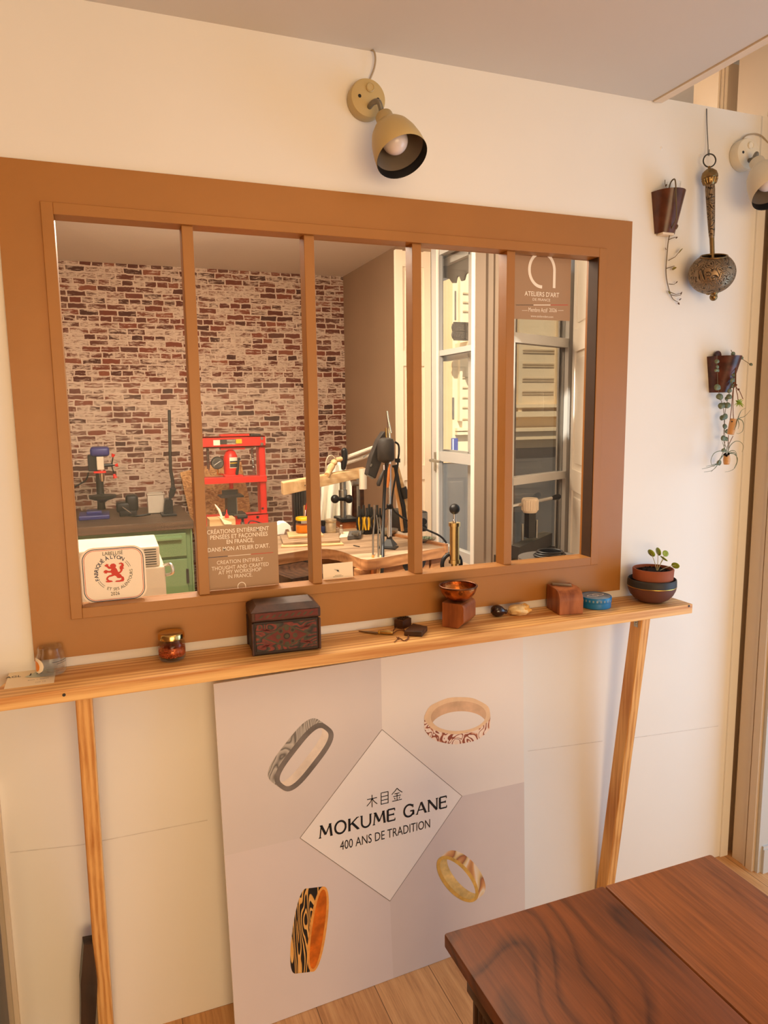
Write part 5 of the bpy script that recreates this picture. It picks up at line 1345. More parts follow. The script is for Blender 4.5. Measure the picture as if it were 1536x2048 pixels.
# small cream card in the third pane
q = [gp(645, 1130), gp(705, 1122), gp(705, 1158), gp(645, 1165)]
x0, x1, z1 = q[0].x, q[1].x, (q[0].z+q[1].z)/2; z0 = GZ0+.001
st4 = thing('card', 'small cream card propped in the bottom corner of the third pane', 'card', ((x0+x1)/2, GY-.002, z0))
b = MB(); b.prism([Vector((x0, GY-.004, z0)), Vector((x1, GY-.004, z0)), Vector((x1, GY-.001, z1)), Vector((x0, GY-.001, z1))], (0, .0008, 0)); b.build('card_sheet', 'paper', st4)
b = MB()
def cpt(fx, fz): return Vector((x0+(x1-x0)*fx, GY-.0045+.003*fz, z0+(z1-z0)*fz))
for pl in ([(.36, .58), (.44, .54), (.50, .46), (.54, .52), (.50, .56)], [(.44, .50), (.52, .42), (.55, .40), (.50, .50)], [(.37, .62), (.50, .60), (.50, .59), (.37, .61)]): b.poly([cpt(*p) for p in pl])
for z, w in ((.19, .22), (.12, .34)):
    k = 9
    for i in range(k): f = .5-w/2+w*i/k; b.poly([cpt(f, z), cpt(f+w/k*.6, z), cpt(f+w/k*.6, z+.03), cpt(f, z+.03)])
b.build('card_print', 'label_dark', st4, normals=False)

# ================================================================== TABLE, STAKE
TZ = .76; xa, xb_ = .502, 1.022; ya, yb2 = -1.95, -.842
tb = thing('wooden_table', 'dark brown antique wooden chest table with moulded edge and grooved top', 'table', ((xa+xb_)/2, (ya+yb2)/2, 0))
xg = oz(1207, 1783, TZ).x; xg2 = oz(1520, 2046, TZ).x; xg = (xg+xg2)/2
b = MB(); b.span(xa, xg-.0012, ya, yb2, TZ-.024, TZ, .004); b.build('top_plank', 'table_swirl', tb, 40)
b = MB(); b.span(xg+.0012, xb_, ya, yb2, TZ-.024, TZ-.0005, .004); b.build('top_plank', 'table_plain', tb, 40)
b = MB(); b.span(xa+.008, xb_-.008, ya, yb2-.008, TZ-.036, TZ-.0245, .004); b.span(xa+.018, xb_-.018, ya, yb2-.018, TZ-.050, TZ-.036, .005); b.span(xa+.026, xb_-.026, ya, yb2-.026, TZ-.064, TZ-.050, .003)
b.build('edge_moulding', 'table_dark', tb, 40)
b = MB(); x0, x1, y0, y1 = xa+.034, xb_-.034, ya+.03, yb2-.034
b.span(x0, x1, y0, y1, .03, TZ-.060)
b.build('carcass', 'table_dark', tb)
for (cx_, cy_) in ((x0, y1), (x1, y1)):
    b = MB(); b.span(cx_-.003, cx_+.003, cy_-.058, cy_-.002, .04, TZ-.07)
    for k in range(4): b.lathe([(.006, .05), (.006, TZ-.085)], (cx_, cy_-.012-.013*k, 0), n=10)
    b.span(cx_-.010, cx_+.010, cy_-.062, cy_+.008, .0, .05, .002); b.span(cx_-.009, cx_+.009, cy_-.062, cy_+.008, TZ-.085, TZ-.06, .002)
    b.build('fluted_pilaster', 'table_dark', tb, 40)
b = MB(); b.span(x0-.014, x1+.014, y0, y1+.012, 0, .03, .003); b.build('plinth', 'table_dark', tb)

p = oy(178, 1884, -.075); sw = thing('wooden_stake', 'dark stained wooden stake leaning on the wall by a shelf leg', 'stake', (p.x, -.10, 0))
def sx_(px, py): q = oy(px, py, -.075); return q.x, q.z
b = MB(); rows = [((164, 1888), (185, 1884)), ((161, 1925), (191, 1928)), ((158, 1960), (195, 1960)), ((159, 1990), (194, 1985)), ((159, 2048), (190, 2048))]
vsf, vsb = [], []
R_ = [(sx_(*a), sx_(*c)) for a, c in rows]
bl_, br_ = R_[-1]; R_.append(((bl_[0]+.002, .001), (br_[0]-.001, .001)))
for (a, c) in R_:
    lean = -.075-.035*(1-a[1]/.34)
    vsf.append((b.bm.verts.new((a[0]+.004, lean-.006, a[1])), b.bm.verts.new((c[0], lean-.006, c[1])))); vsb.append((b.bm.verts.new((a[0], lean+.026, a[1])), b.bm.verts.new((c[0], lean+.026, c[1]))))
for i in range(len(R_)-1):
    b._face([vsf[i][0], vsf[i][1], vsf[i+1][1], vsf[i+1][0]]); b._face([vsb[i][1], vsb[i][0], vsb[i+1][0], vsb[i+1][1]])
    b._face([vsf[i][1], vsb[i][1], vsb[i+1][1], vsf[i+1][1]]); b._face([vsb[i][0], vsf[i][0], vsf[i+1][0], vsb[i+1][0]])
b._face([vsf[0][0], vsb[0][0], vsb[0][1], vsf[0][1]]); b._face([vsf[-1][1], vsb[-1][1], vsb[-1][0], vsf[-1][0]])
b.build('stake_body', 'stake', sw)
q = oy(1, 1870, -.10); q2 = oy(15, 2048, -.10)
cb_ = thing('cupboard', 'edge of a dark brown cupboard beside the thin pale batten', 'cupboard', (q.x-.25, -.2, 0))
b = MB(); b.prism([Vector((q.x-.5, -.30, 0)), Vector((q2.x+.003, -.30, 0)), Vector((q2.x+.003, -.09, 0)), Vector((q.x-.5, -.09, 0))], (0, 0, .62), .004); b.build('side_panel', 'stake', cb_)
b = MB(); b.span(q.x-.5, q2.x+.002, -.302, -.088, .62, .64, .003); b.build('top_board', 'stake', cb_)

# ================================================================== WORKSHOP BEHIND THE GLASS
ZB = .84                                            # jeweller's bench top
def ob(px, py): return oz(px, py, ZB)
# --- green cabinet with dark top
CZ = .815
f1 = oz(387, 1041, CZ); yfc = f1.y; xc1 = f1.x; xc0 = -.62; ybk = YB-.02
cabinet = thing('metal_cabinet', 'green metal workshop cabinet with a thick dark wooden top', 'cabinet', ((xc0+xc1)/2, (yfc+ybk)/2, 0))
b = MB(); b.span(xc0, xc1, yfc, ybk, CZ-.055, CZ, .003); b.build('worktop', 'dark_top', cabinet)
xs = [xc0+.02, oz(234, 1060, CZ-.06).x, xc1-.02]
b = MB(); b.span(xc0+.015, xc1-.02, yfc+.045, ybk-.01, .04, CZ-.056); b.build('carcass', 'green', cabinet)
for i in range(2):
    a, c = xs[i]+.012, xs[i+1]-.012-.02*(i == 1)
    b = MB(); b.span(a, c, yfc+.022, yfc+.044, CZ-.245, CZ-.085, .003); dr = b.build('drawer', 'green', cabinet)
    b = MB(); b.prism([(a+.03, yfc+.021, CZ-.100), (a+.03, yfc-.004, CZ-.112), (a+.03, yfc-.004, CZ-.125), (a+.03, yfc+.021, CZ-.125)], (c-a-.06, 0, 0)); b.build('handle', 'green', dr)
    b = MB(); b.span(a, c, yfc+.022, yfc+.044, .08, CZ-.265, .003); do = b.build('door', 'green', cabinet)
    b = MB(); b.lathe([(.012, 0), (.010, .004), (0, .004)], (a+.05, yfc+.022, CZ-.20), (0, -1, 0), 14); b.build('lock', 'black', dr)
    b = MB(); b.span(c-.012, c+.006, yfc+.014, yfc+.022, .58-.2, .58-.1); b.build('hinge', 'iron', do)
b = MB(); b.span(xc1-.022, xc1-.012, yfc+.02, ybk-.01, 0, CZ-.056); b.span(xc0+.016, xc0+.03, yfc+.02, ybk-.01, 0, CZ-.056); b.build('side_post', 'green', cabinet)

# --- bench drill
yd = 3.72
def od(px, py, y=yd): return oy(px, py, y)
bs = od(190, 1045); dz = CZ
dp = thing('drill_press', 'small bench drill with a blue motor cover on the green cabinet', 'drill', (bs.x, yd, CZ))
b = MB(); b.span(bs.x-.10, bs.x+.10, yd-.14, yd+.12, CZ+.001, CZ+.03, .006); b.span(bs.x-.05, bs.x+.05, yd-.05, yd+.08, CZ+.03, CZ+.05, .004); b.build('base', 'blue', dp)
q = od(200, 1000); b = MB(); b.lathe([(.030, CZ+.05), (.026, CZ+.08), (.024, od(190, 915).z)], (od(199, 960).x, yd+.04, 0), n=18); b.build('column', 'iron', dp, 40)
zt_ = od(205, 992).z; b = MB(); tcen = od(205, 992)
b.lathe([(.02, -.04), (.03, -.03), (.085, -.012), (.09, 0), (.09, .012), (0, .012)], (tcen.x, yd-.05, tcen.z), n=24); b.build('work_table', 'iron', dp, 40)
h0, h1 = od(177, 942), od(209, 912); b = MB(); b.span(h0.x, od(195, 930).x, yd-.06, yd+.10, h0.z, h1.z+.01, .006); b.build('motor', 'black', dp)
b = MB(); b.span(od(194, 930).x, od(208, 930).x, yd-.10, yd+.02, od(200, 938).z, od(200, 912).z, .004); b.build('head', 'enamel_white', dp)
b = MB(); m0, m1 = od(181, 912), od(218, 893); b.span(m0.x, m1.x, yd-.10, yd+.12, m0.z, m1.z, .018); b.build('belt_cover', 'blue', dp, 50)
b = MB(); qc = od(204, 950); b.lathe([(.012, 0), (.018, .03), (.018, .06), (.026, .07), (.026, .085)], (qc.x, yd-.06, qc.z-.04), n=16); b.build('chuck', 'chrome', dp, 40)
b = MB(); q1 = od(194, 942); b.span(q1.x-.02, od(212, 942).x, yd-.105, yd-.03, q1.z-.008, q1.z+.004); b.build('red_collar', 'press_red', dp)
hub = od(218, 931, yd-.08)
b = MB(); b.tube([od(208, 931, yd-.08), od(226, 930, yd-.08)], .012, 8)
for e in ((227, 908), (236, 930), (231, 956)): b.tube([od(223, 931, yd-.08), od(*e, yd-.08)], .005, 6)
b.build('feed_lever', 'black', dp)
for e, k in (((227, 908), (225, 914)), ((236, 930), (230, 931)), ((231, 956), (228, 948))):
    b = MB(); b.tube([od(*k, yd-.08), od(*e, yd-.08)], [.008, .014], 8); b.build('lever_knob', 'press_red', dp, 60)
b = MB(); b.tube(spline([od(177, 945, yd+.09), od(172, 960, yd+.1), od(160, 968, yd+.1), od(148, 974, yd+.1), od(120, 985, yd+.1)], 4), .006, 6); b.build('cable', 'black', dp)

# --- lever shear with a long upright handle
ys = 3.62
def osr(px, py): return oy(px, py, ys)
q = osr(333, 1030); ls = thing('lever_shear', 'black bench lever with a very long upright handle on the cabinet', 'tool', (q.x, ys, CZ))
b = MB(); b.span(osr(322, 1030).x, osr(352, 1030).x, ys-.08, ys+.08, CZ+.001, CZ+.015, .002)
b.prism([Vector((p.x, ys-.035, max(p.z, CZ+.014))) for p in (osr(327, 1034), osr(346, 1034), osr(345, 1000), osr(340, 996), osr(330, 997), osr(328, 1010))], (0, .07, 0), .003); b.build('base', 'black', ls)
b = MB(); b.prism([Vector((p.x, ys-.045, p.z)) for p in (osr(338, 1000), osr(347, 992), osr(352, 976), osr(346, 972), osr(340, 975), osr(337, 990))], (0, .05, 0), .004); b.build('pivot_head', 'black', ls)
b = MB(); b.tube([osr(346, 976), osr(345, 960), osr(341, 940), osr(340, 900), osr(338.5, 820)], [.014, .013, .012, .011, .011], 10); b.build('lever', 'iron', ls, 60)

# --- frosted tub, dark tool heap
yt = 3.78; a, c = oy(297, 1022, yt), oy(327, 990, yt)
tub = thing('plastic_tub', 'frosted square plastic tub on the cabinet between vice and lever', 'tub', ((a.x+c.x)/2, yt, CZ))
w_ = (c.x-a.x)/2; cx = (a.x+c.x)/2; H_ = max(.14, c.z-CZ)
b = MB()
for s in (-1, 1):
    b.span(cx+s*w_-.003, cx+s*w_, yt-w_, yt+w_, CZ+.001, CZ+H_); b.span(cx-w_, cx+w_, yt+s*w_-.003*(s > 0), yt+s*w_+.003*(s < 0), CZ+.001, CZ+H_)
b.span(cx-w_, cx+w_, yt-w_, yt+w_, CZ+.001, CZ+.006); b.build('tub_body', 'tub', tub)
b = MB()
for s in (-1, 1): b.span(cx-w_-.006, cx+w_+.006, yt+s*w_-.006, yt+s*w_+.006, CZ+H_, CZ+H_+.008); b.span(cx+s*w_-.006, cx+s*w_+.006, yt-w_, yt+w_, CZ+H_, CZ+H_+.008)
b.build('tub_rim', 'tub', tub)
q = oy(258, 1010, 3.72); vg = thing('bench_vice', 'black bench vice with a steel bar on the cabinet top', 'vice', (q.x, 3.72, CZ))
b = MB(); k0, k1 = oy(232, 1010, 3.72), oy(278, 1010, 3.72)
b.span(k0.x+.02, k1.x-.02, 3.66, 3.80, CZ+.001, CZ+.04, .006); b.span(k0.x, k0.x+.10, 3.67, 3.79, CZ+.03, CZ+.10, .015); b.span(k1.x-.09, k1.x-.005, 3.67, 3.79, CZ+.03, CZ+.15, .02); b.build('vice_body', 'black', vg, 50)
b = MB(); b.tube([oy(245, 1014, 3.64), oy(262, 1026, 3.60)], .005, 6); b.build('bar', 'chrome', vg)
b = MB(); b.tube(spline([oy(258, 1031, 3.50), oy(275, 1032, 3.44), oy(300, 1028, 3.46)], 5), .008, 6); b.build('handle', 'black', vg)

# --- OSB board
os_ = thing('chipboard', 'wafer chipboard sheet leaning against the brick wall behind the press', 'board', (oy(440, 1000, 3.9).x, 3.95, 0))
p0 = Vector((0, 4.13, oy(360, 945, 4.13).z)); nn = Vector((0, -1, -.20)).normalized(); nn = Vector((0, -p0.z, .22)).normalized()
def lp(px, py): return on_plane(px, py, p0, nn)
P4 = [lp(360, 945), lp(420, 930), lp(482, 924), lp(488, 955), lp(497, 990), lp(500, 1015)]
kb = .22/p0.z
def foot(q, dx): return Vector((q.x+dx, 4.13-.22, .003))
b = MB(); b.prism(P4+[foot(P4[-1], -.02), foot(P4[0], .16)], nn*.010); b.build('sheet', 'osb', os_)

# --- red hydraulic press
yp = 3.45
def op(px, py, y=yp): return oy(px, py, y)
hp_ = thing('shop_press', 'red hydraulic shop press standing in front of the brick wall', 'press', (op(468, 1000).x, yp, 0))
xL0, xL1 = op(392, 1000).x, op(408, 1000).x; xR0, xR1 = op(517, 950).x, op(530, 950).x
zT0, zT1 = op(470, 894).z, op(470, 872).z
b = MB()
for (x0, x1) in ((xL0, xL1), (xR0, xR1)):
    b = MB(); b.span((x0+x1)/2-.05, (x0+x1)/2+.05, yp-.25, yp+.25, 0, .05); b.span(x0, x1, yp-.035, yp-.030, 0, zT1); b.span(x0, x0+.006, yp-.035, yp+.06, 0, zT1); b.span(x1-.006, x1, yp-.035, yp+.06, 0, zT1); b.build('frame_post', 'press_red', hp_)
b = MB(); b.span(xL0, xR1, yp-.055, yp-.045, zT0, zT1); b.span(xL0, xR1, yp-.055, yp+.05, zT1-.008, zT1); b.span(xL0, xR1, yp-.055, yp+.05, zT0, zT0+.008); b.span(op(440, 870).x, op(497, 870).x, yp-.03, yp+.05, zT1, zT1+.014); b.build('top_beam', 'press_red', hp_)
b = MB(); b.span(op(500, 870).x, op(520, 868).x, yp-.03, yp+.05, zT1, zT1+.012); b.build('top_cap', 'iron', hp_)
b = MB(); z0, z1 = op(460, 965).z, op(460, 953).z; b.span(op(404, 960).x, xR1+.001, yp-.06, yp+.05, z0, z1, .002); b.build('moving_beam', 'press_red', hp_)
b = MB(); z0, z1 = op(470, 1050).z, op(470, 1028).z; b.span(xL0, xR1, yp-.06, yp-.05, z0-.06, z1); b.span(xL0, xR1, yp-.06, yp+.05, z1-.008, z1); b.build('bed_beam', 'press_red', hp_)
for (x, y) in ((523.5, 877), (523.5, 888), (515, 1034)):
    b = MB(); b.lathe([(.013, 0), (.013, .004), (.010, .008), (0, .008)], op(x, y, yp-.056), (0, -1, 0), 12); b.build('bolt', 'chrome', hp_, 40)
b = MB(); b.lathe([(.009, 0), (0, .001)], op(525.5, 1017, yp-.036), (0, -1, 0), 12); b.build('pin_hole', 'black', hp_)
# labels on the top beam
yl_ = yp-.0555
for nm, mt, x0, x1, y0, y1 in (('label_white', 'ivory', 427, 440, 891, 880), ('label_black', 'label_dark', 440, 484, 889, 878), ('label_yellow', 'label_yellow', 472, 483.5, 887, 878)):
    a, c = op(x0, y0, yl_), op(x1, y1, yl_); b = MB(); d_ = .0004 if nm != 'label_yellow' else .001
    b.span(a.x, c.x, yl_-d_, yl_, a.z, c.z); b.build(nm, mt, hp_)
a, c = op(454, 884, yl_-.001), op(471, 884, yl_-.001)
b = MB(); text(b, 'HYDRAULIC', (a+c)/2+Vector((0, -.0008, .003)), GU, GV, .020, (c-a).length); text(b, 'SHOP PRESS', (a+c)/2+Vector((0, -.0008, -.018)), GU, GV, .020, (c-a).length); b.build('label_lettering', 'ivory', hp_, normals=False)
# bottle jack
jx = op(463, 940); z0, z1 = op(460, 953).z, op(462, 900).z
b = MB(); b.lathe([(.058, z0), (.058, z0+.012), (.050, z0+.02), (.052, z0+.10), (.052, z1-.075), (.048, z1-.045), (.034, z1-.012), (.020, z1)], (jx.x-.003, yp, 0), n=28); b.span(jx.x-.055, jx.x+.07, yp-.06, yp+.05, z0, z0+.012, .002); jk = b.build('bottle_jack', 'press_red', hp_, 40)
b = MB(); b.lathe([(.018, z1-.004), (.018, zT0+.001)], (jx.x-.003, yp, 0), n=18); b.span(op(440, 897).x, op(488, 897).x, yp-.04, yp+.04, zT0-.016, zT0); b.build('jack_seat', 'press_red', hp_)
b = MB(); pc = Vector((jx.x-.003, yp, 0)); label_patch(b, pc, .0526, 252, 322, op(464, 935).z, op(464, 914).z, 10); b.build('jack_label', 'ivory', jk)
b = MB(); label_patch(b, pc, .0530, 254, 320, op(464, 935).z+.004, op(464, 921).z, 10); b.build('jack_label_dark', 'label_dark', jk)
b = MB(); label_patch(b, pc, .0533, 254, 320, op(464, 926).z, op(464, 924.5).z, 10); b.build('jack_label_stripe', 'label_yellow', jk)
b = MB(); b.tube([op(473, 950, yp-.04), op(476, 935, yp-.05), op(477, 920, yp-.05)], [.012, .010, .008], 8); b.ball(op(478, 918, yp-.05), .012, 8); b.build('pump_socket', 'iron', jk)
b = MB(); zr0, zr1 = op(463, 977).z, op(463, 964).z; b.lathe([(.013, zr0), (.015, zr0+.01), (.015, zr1)], (jx.x-.006, yp, 0), n=16); b.build('ram', 'press_red', hp_, 40)
for (x0, x1, ya_, yb__) in ((415, 417, 895, 946), (504, 508, 897, 952)):
    b = MB(); a, c = op(x0, ya_), op(x1, yb__-8); n_ = 90
    b.tube([a+(c-a)*(i/n_)+Vector((.0075*math.cos(i*1.05), .0075*math.sin(i*1.05), 0)) for i in range(n_+1)], .0045, 5); b.tube([c, c+(c-a)*.08+Vector((.004, 0, 0)), c+(c-a)*.11], .003, 5); b.build('return_spring', 'steel', hp_, 60)
# gauge
gc = op(435, 926, yp-.075); gg = thing('pressure_gauge', 'round dark pressure gauge mounted on the red press', 'gauge', gc)
gg['category'] = 'gauge'
b = MB(); b.lathe([(.040, .03), (.044, .02), (.044, -.002), (.042, -.004), (.039, -.004), (.039, .002)], gc, (0, 1, 0), n=30, close=False); b.build('case', 'black', gg, 40)
b = MB(); b.disc(gc+Vector((0, .001, 0)), (0, -1, 0), .039, 30)
b.build('dial', 'gauge_face', gg)
b = MB()
for i in range(13):
    a = math.radians(-135+270*i/12); r1, r2 = .030, .036; stroke(b, [gc+Vector((math.sin(a)*r1, 0, math.cos(a)*r1)), gc+Vector((math.sin(a)*r2, 0, math.cos(a)*r2))], .002, GN)
b.build('scale', 'ivory', gg, normals=False)
b = MB(); d_ = Vector((.022, -.001, .014)); stroke(b, [gc-d_*1.1+Vector((0, -.002, 0)), gc+d_+Vector((0, -.002, 0))], .003, GN); b.build('needle', 'white', gg, normals=False)
b = MB(); b.tube([gc+Vector((0, .01, -.042)), op(436, 948, yp-.06), op(446, 949, yp-.03)], .007, 8); b.build('pipe', 'brass', gg)
# anvil block of rail section on the bed
yr = yp-.02; rb_ = thing('steel_beam', 'short dark offcut of steel beam standing on the press bed', 'steel block', (op(462, 1020, yr).x, yr, op(470, 1028).z))
zb0 = op(470, 1028).z+.001; zb1 = op(460, 990, yr).z
a, c = op(440, 1020, yr), op(488, 1020, yr); w0, w1 = op(453, 1010, yr).x, op(472, 1010, yr).x
b = MB(); b.span(a.x, c.x, yr-.08, yr+.08, zb0, zb0+.012); b.span(w0, w1, yr-.05, yr+.07, zb0+.012, zb1-.010); b.span(a.x, c.x-.01, yr-.08, yr+.08, zb1-.012, zb1); b.span(a.x+.03, c.x-.03, yr+.05, yr+.08, zb1, zb1+.03); b.build('beam_body', 'iron', rb_)
b = MB(); b.span(w1-.03, c.x, yr-.0815, yr-.080, zb0+.002, zb0+.008); b.span(w1-.004, w1+.001, yr-.052, yr-.05, zb0+.012, zb1-.012); b.build('ground_edge', 'steel', rb_)
# wooden file box with tools in front of the press
yx = 2.55; fb = thing('tool_box', 'small grey wooden box holding files and a red bottle, before the press', 'box', (oy(445, 1040, yx).x, yx, .80))
a, c = oy(418, 1066, yx), oy(468, 1034, yx); z0 = .80
b = MB(); b.span(a.x, c.x, yx-.05, yx+.07, z0, c.z-.0); b.build('box_body', 'beam', fb)
b = MB(); b.prism([Vector((p.x, yx-.06, p.z)) for p in (oy(438, 1034, yx), oy(460, 1042, yx), oy(460, 1046, yx), oy(446, 1046, yx))], (0, .12, 0)); b.build('sloped_lid', 'paper', fb)
b = MB(); b.tube([oy(446, 1040, yx), oy(438, 1020, yx), oy(430, 1009, yx)], [.006, .008, .003], 6); b.build('bone_folder', 'ivory', fb)
rbot = thing('red_bottle', 'tiny red conical bottle on the small box before the press', 'bottle', oy(453, 1042, yx))
b = MB(); q = oy(453, 1041, yx); b.lathe([(.012, 0), (.013, .012), (.004, .028), (.002, .05), (0, .051)], (q.x, yx-.02, c.z), n=14); b.build('bottle_body', 'press_red', rbot, 40)
tb_ = thing('tool_stand', 'low steel tool stand the file box and clamp rest on behind the brown sign', 'stand', (oy(470, 1060, yx).x, yx, 0))
b = MB(); x0, x1 = oy(405, 1060, yx).x, oy(535, 1060, yx).x; b.span(x0, x1, yx-.15, yx+.20, .775, .7995, .002); b.build('stand_top', 'dark_top', tb_)
for xx in (x0+.03, x1-.03):
    for yy_ in (yx-.12, yx+.17): b = MB(); b.span(xx-.02, xx+.02, yy_-.02, yy_+.02, 0, .775); b.build('leg', 'iron', tb_)
cl_ = thing('clamp', 'small dark clamp with a wing knob beside the file box', 'clamp', (oy(487, 1044, yx).x, yx, .80))
q = oy(485, 1044, yx); b = MB(); b.span(q.x-.035, q.x+.03, yx-.03, yx+.03, .80, .83, .004); b.lathe([(.012, .83), (.012, q.z+.0)], (q.x, yx, 0), n=12); b.build('clamp_body', 'steel', cl_)
b = MB(); w = oy(485, 1034, yx); b.box((w.x, yx, w.z), (.062, .02, .02), bev=.006); b.tube([(w.x, yx, q.z-.005), (w.x, yx, w.z)], .008, 8); b.build('wing_knob', 'black', cl_)
b = MB(); b.tube(spline([oy(496, 1048, yx), oy(501, 1042, yx), oy(512, 1043, yx), oy(524, 1047, yx-.05), oy(540, 1050, yx-.1)], 5), .004, 6); tag(b.build('black_cable', 'black', None, origin=oy(512, 1048, yx)), 'thin black cable lying beside the wing-knob clamp', 'cable')

# --- white ventilated oven behind the lion sticker
yv = .95; a, c = oy(150, 1215, yv), oy(330, 1130, yv); zt1 = oy(318, 1133, yv).z; zt2 = oy(300, 1093, yv).z; xs1 = oy(319, 1100, yv).x
ov = thing('enamel_oven', 'cream enamelled workshop oven with vents, partly behind the lion sticker', 'oven', ((a.x+c.x)/2, yv, 0))
b = MB(); b.span(a.x, c.x, yv, yv+.28, .52, zt1, .006); b.build('oven_body', 'enamel_white', ov)
b = MB(); b.span(a.x, xs1, yv+.004, yv+.27, zt1+.001, zt2, .006); ch2 = b.build('vent_housing', 'enamel_white', ov)
b = MB()
for i in range(7): z = zt1+.010+(zt2-zt1-.022)*i/6; b.span(oy(288, 1100, yv).x, xs1-.012, yv+.0015, yv+.004, z-.0017, z+.0017)
b.build('vent_slot', 'label_dark', ch2)
h0, h1 = oy(330, 1128, yv), oy(342, 1148, yv)
b = MB(); b.tube(spline([oy(328, 1131, yv+.02), oy(339, 1128, yv-.01), oy(344, 1133, yv-.02), oy(346, 1143, yv-.02), oy(341, 1148, yv-.01), oy(328, 1150, yv+.02)], 5), .006, 10); b.build('handle', 'chrome', ov, 60)
x0, x1 = a.x+.02, c.x-.02
for xx in (x0, x1):
    for yy_ in (yv+.03, yv+.25): b = MB(); b.span(xx-.015, xx+.015, yy_-.015, yy_+.015, 0, .52); b.build('leg', 'iron', ov)

# --- jeweller's bench
ft = [(893, 1094), (835, 1103.5), (790, 1111), (752, 1117.5), (735, 1119.5), (722, 1118), (708, 1113), (692, 1106), (675, 1101), (655, 1098), (635, 1098), (610, 1101), (585, 1105), (560, 1109)]
F_ = [ob(*q) for q in ft]
bx_ = (F_[0]-F_[2]); bx_.z = 0; bx_.normalize(); by_ = Vector((-bx_.y, bx_.x, 0))
backR = F_[0]+by_*.84
backL = F_[-1]+by_*.30-bx_*.30
wbn = thing('jeweller_bench', 'worn wooden jeweller bench with a curved cut-out and drawer', 'workbench', sum(F_, Vector())/len(F_))
wbn.location.z = 0
left = F_[-1]-bx_*.04
outline_ = F_+[left, left+by_*.50, backR]
b = MB(); b.prism([Vector((q.x, q.y, ZB-.052)) for q in outline_], (0, 0, .0518)); b.build('bench_apron', 'bench_wood', wbn)
b = MB(); b.prism([Vector((q.x, q.y, ZB-.0002)) for q in outline_], (0, 0, .0012)); b.build('bench_top', 'bench_top', wbn)
AXB = [bx_, by_, Vector((0, 0, 1))]
def bb(b, s0, s1, t0, t1, z0, z1, bev=0, o=None): b.box((o or F_[0])+bx_*((s0+s1)/2)+by_*((t0+t1)/2)+Vector((0, 0, (z0+z1)/2-ZB)), (abs(s1-s0), abs(t1-t0), abs(z1-z0)), ax=AXB, bev=bev)
b = MB(); bb(b, -.012, .008, -.004, .84, ZB-.03, ZB+.016, .002); b.build('side_lip', 'bench_wood', wbn)
for (s0, s1, t0, t1) in ((-.075, -.015, .03, .09), (-.075, -.015, .74, .81), (-.84, -.78, .40, .46), (-.52, -.46, .03, .09)):
    b = MB(); bb(b, s0, s1, t0, t1, .0, ZB-.053); b.build('leg', 'bench_wood', wbn)
b = MB(); bb(b, -.085, .000, .02, .58, ZB-.12, ZB-.053, .003); b.build('cross_rail', 'bench_wood', wbn)
b = MB(); bb(b, -.455, -.10, .02, .50, ZB-.30, ZB-.054, .002); dr = b.build('drawer', 'bench_wood', wbn)
b = MB(); o_ = F_[0]+bx_*-.20+by_*.019; b.prism([o_+bx_*(.075*math.cos(a))+Vector((0, 0, -.055+.055*math.sin(a))) for a in [pi+pi*i/14 for i in range(15)]], by_*-.001); b.build('finger_pull', 'black', dr)
b = MB(); bb(b, -.86, -.62, .10, .56, ZB-.26, ZB-.054, .002); dr2 = b.build('drawer_cabinet', 'stake', wbn)
b = MB(); q = oy(586, 1132, 1.9); b.lathe([(.010, 0), (.014, .008), (.010, .016), (0, .017)], F_[0]+bx_*-.80+by_*.099+Vector((0, 0, -.13)), -by_, 14); b.build('knob', 'ivory', dr2, 40)
b = MB(); b.tube([oy(720, 1130, 1.6), oy(724, 1142, 1.6), oy(727, 1150, 1.55), oy(718, 1153, 1.55)], .004, 5); b.build('rod', 'steel', wbn)

def at_bench(px, py): return ob(px, py)
def lay(name, label, cat, pts, h, mat, z=ZB+.001, group=None, part='body'):
    q = [oz(*p, z) for p in pts]; cen = sum(q, Vector())/len(q)
    t = thing(name, label, cat, (cen.x, cen.y, z), group); b = MB(); b.prism([(p.x, p.y, z) for p in q], (0, 0, h), min(.002, h*.2)); b.build(part, mat, t); return t
# boards and papers stacked at the left
lay('wooden_board', 'lowest pale board in the stack on the jeweller bench', 'board', ((562, 1096), (688, 1091), (676, 1080), (566, 1085)), .008, 'beam', ZB+.0014, 'boards on the bench', 'board_body')
lay('wooden_board', 'wide grey board in the middle of the bench stack', 'board', ((566, 1090), (680, 1085), (676, 1070), (560, 1074)), .012, 'bench_top', ZB+.010, 'boards on the bench', 'board_body')
lay('wooden_board', 'rough split board on top of the bench stack', 'board', ((577, 1078), (647, 1074), (640, 1064), (574, 1068)), .013, 'beam', ZB+.0225, 'boards on the bench', 'board_body')
lay('paper_sheet', 'pale sheet under the small stones on the bench', 'sheet', ((678, 1076), (722, 1072), (724, 1062), (684, 1064)), .002, 'paper', ZB+.0014, None, 'sheet_body')
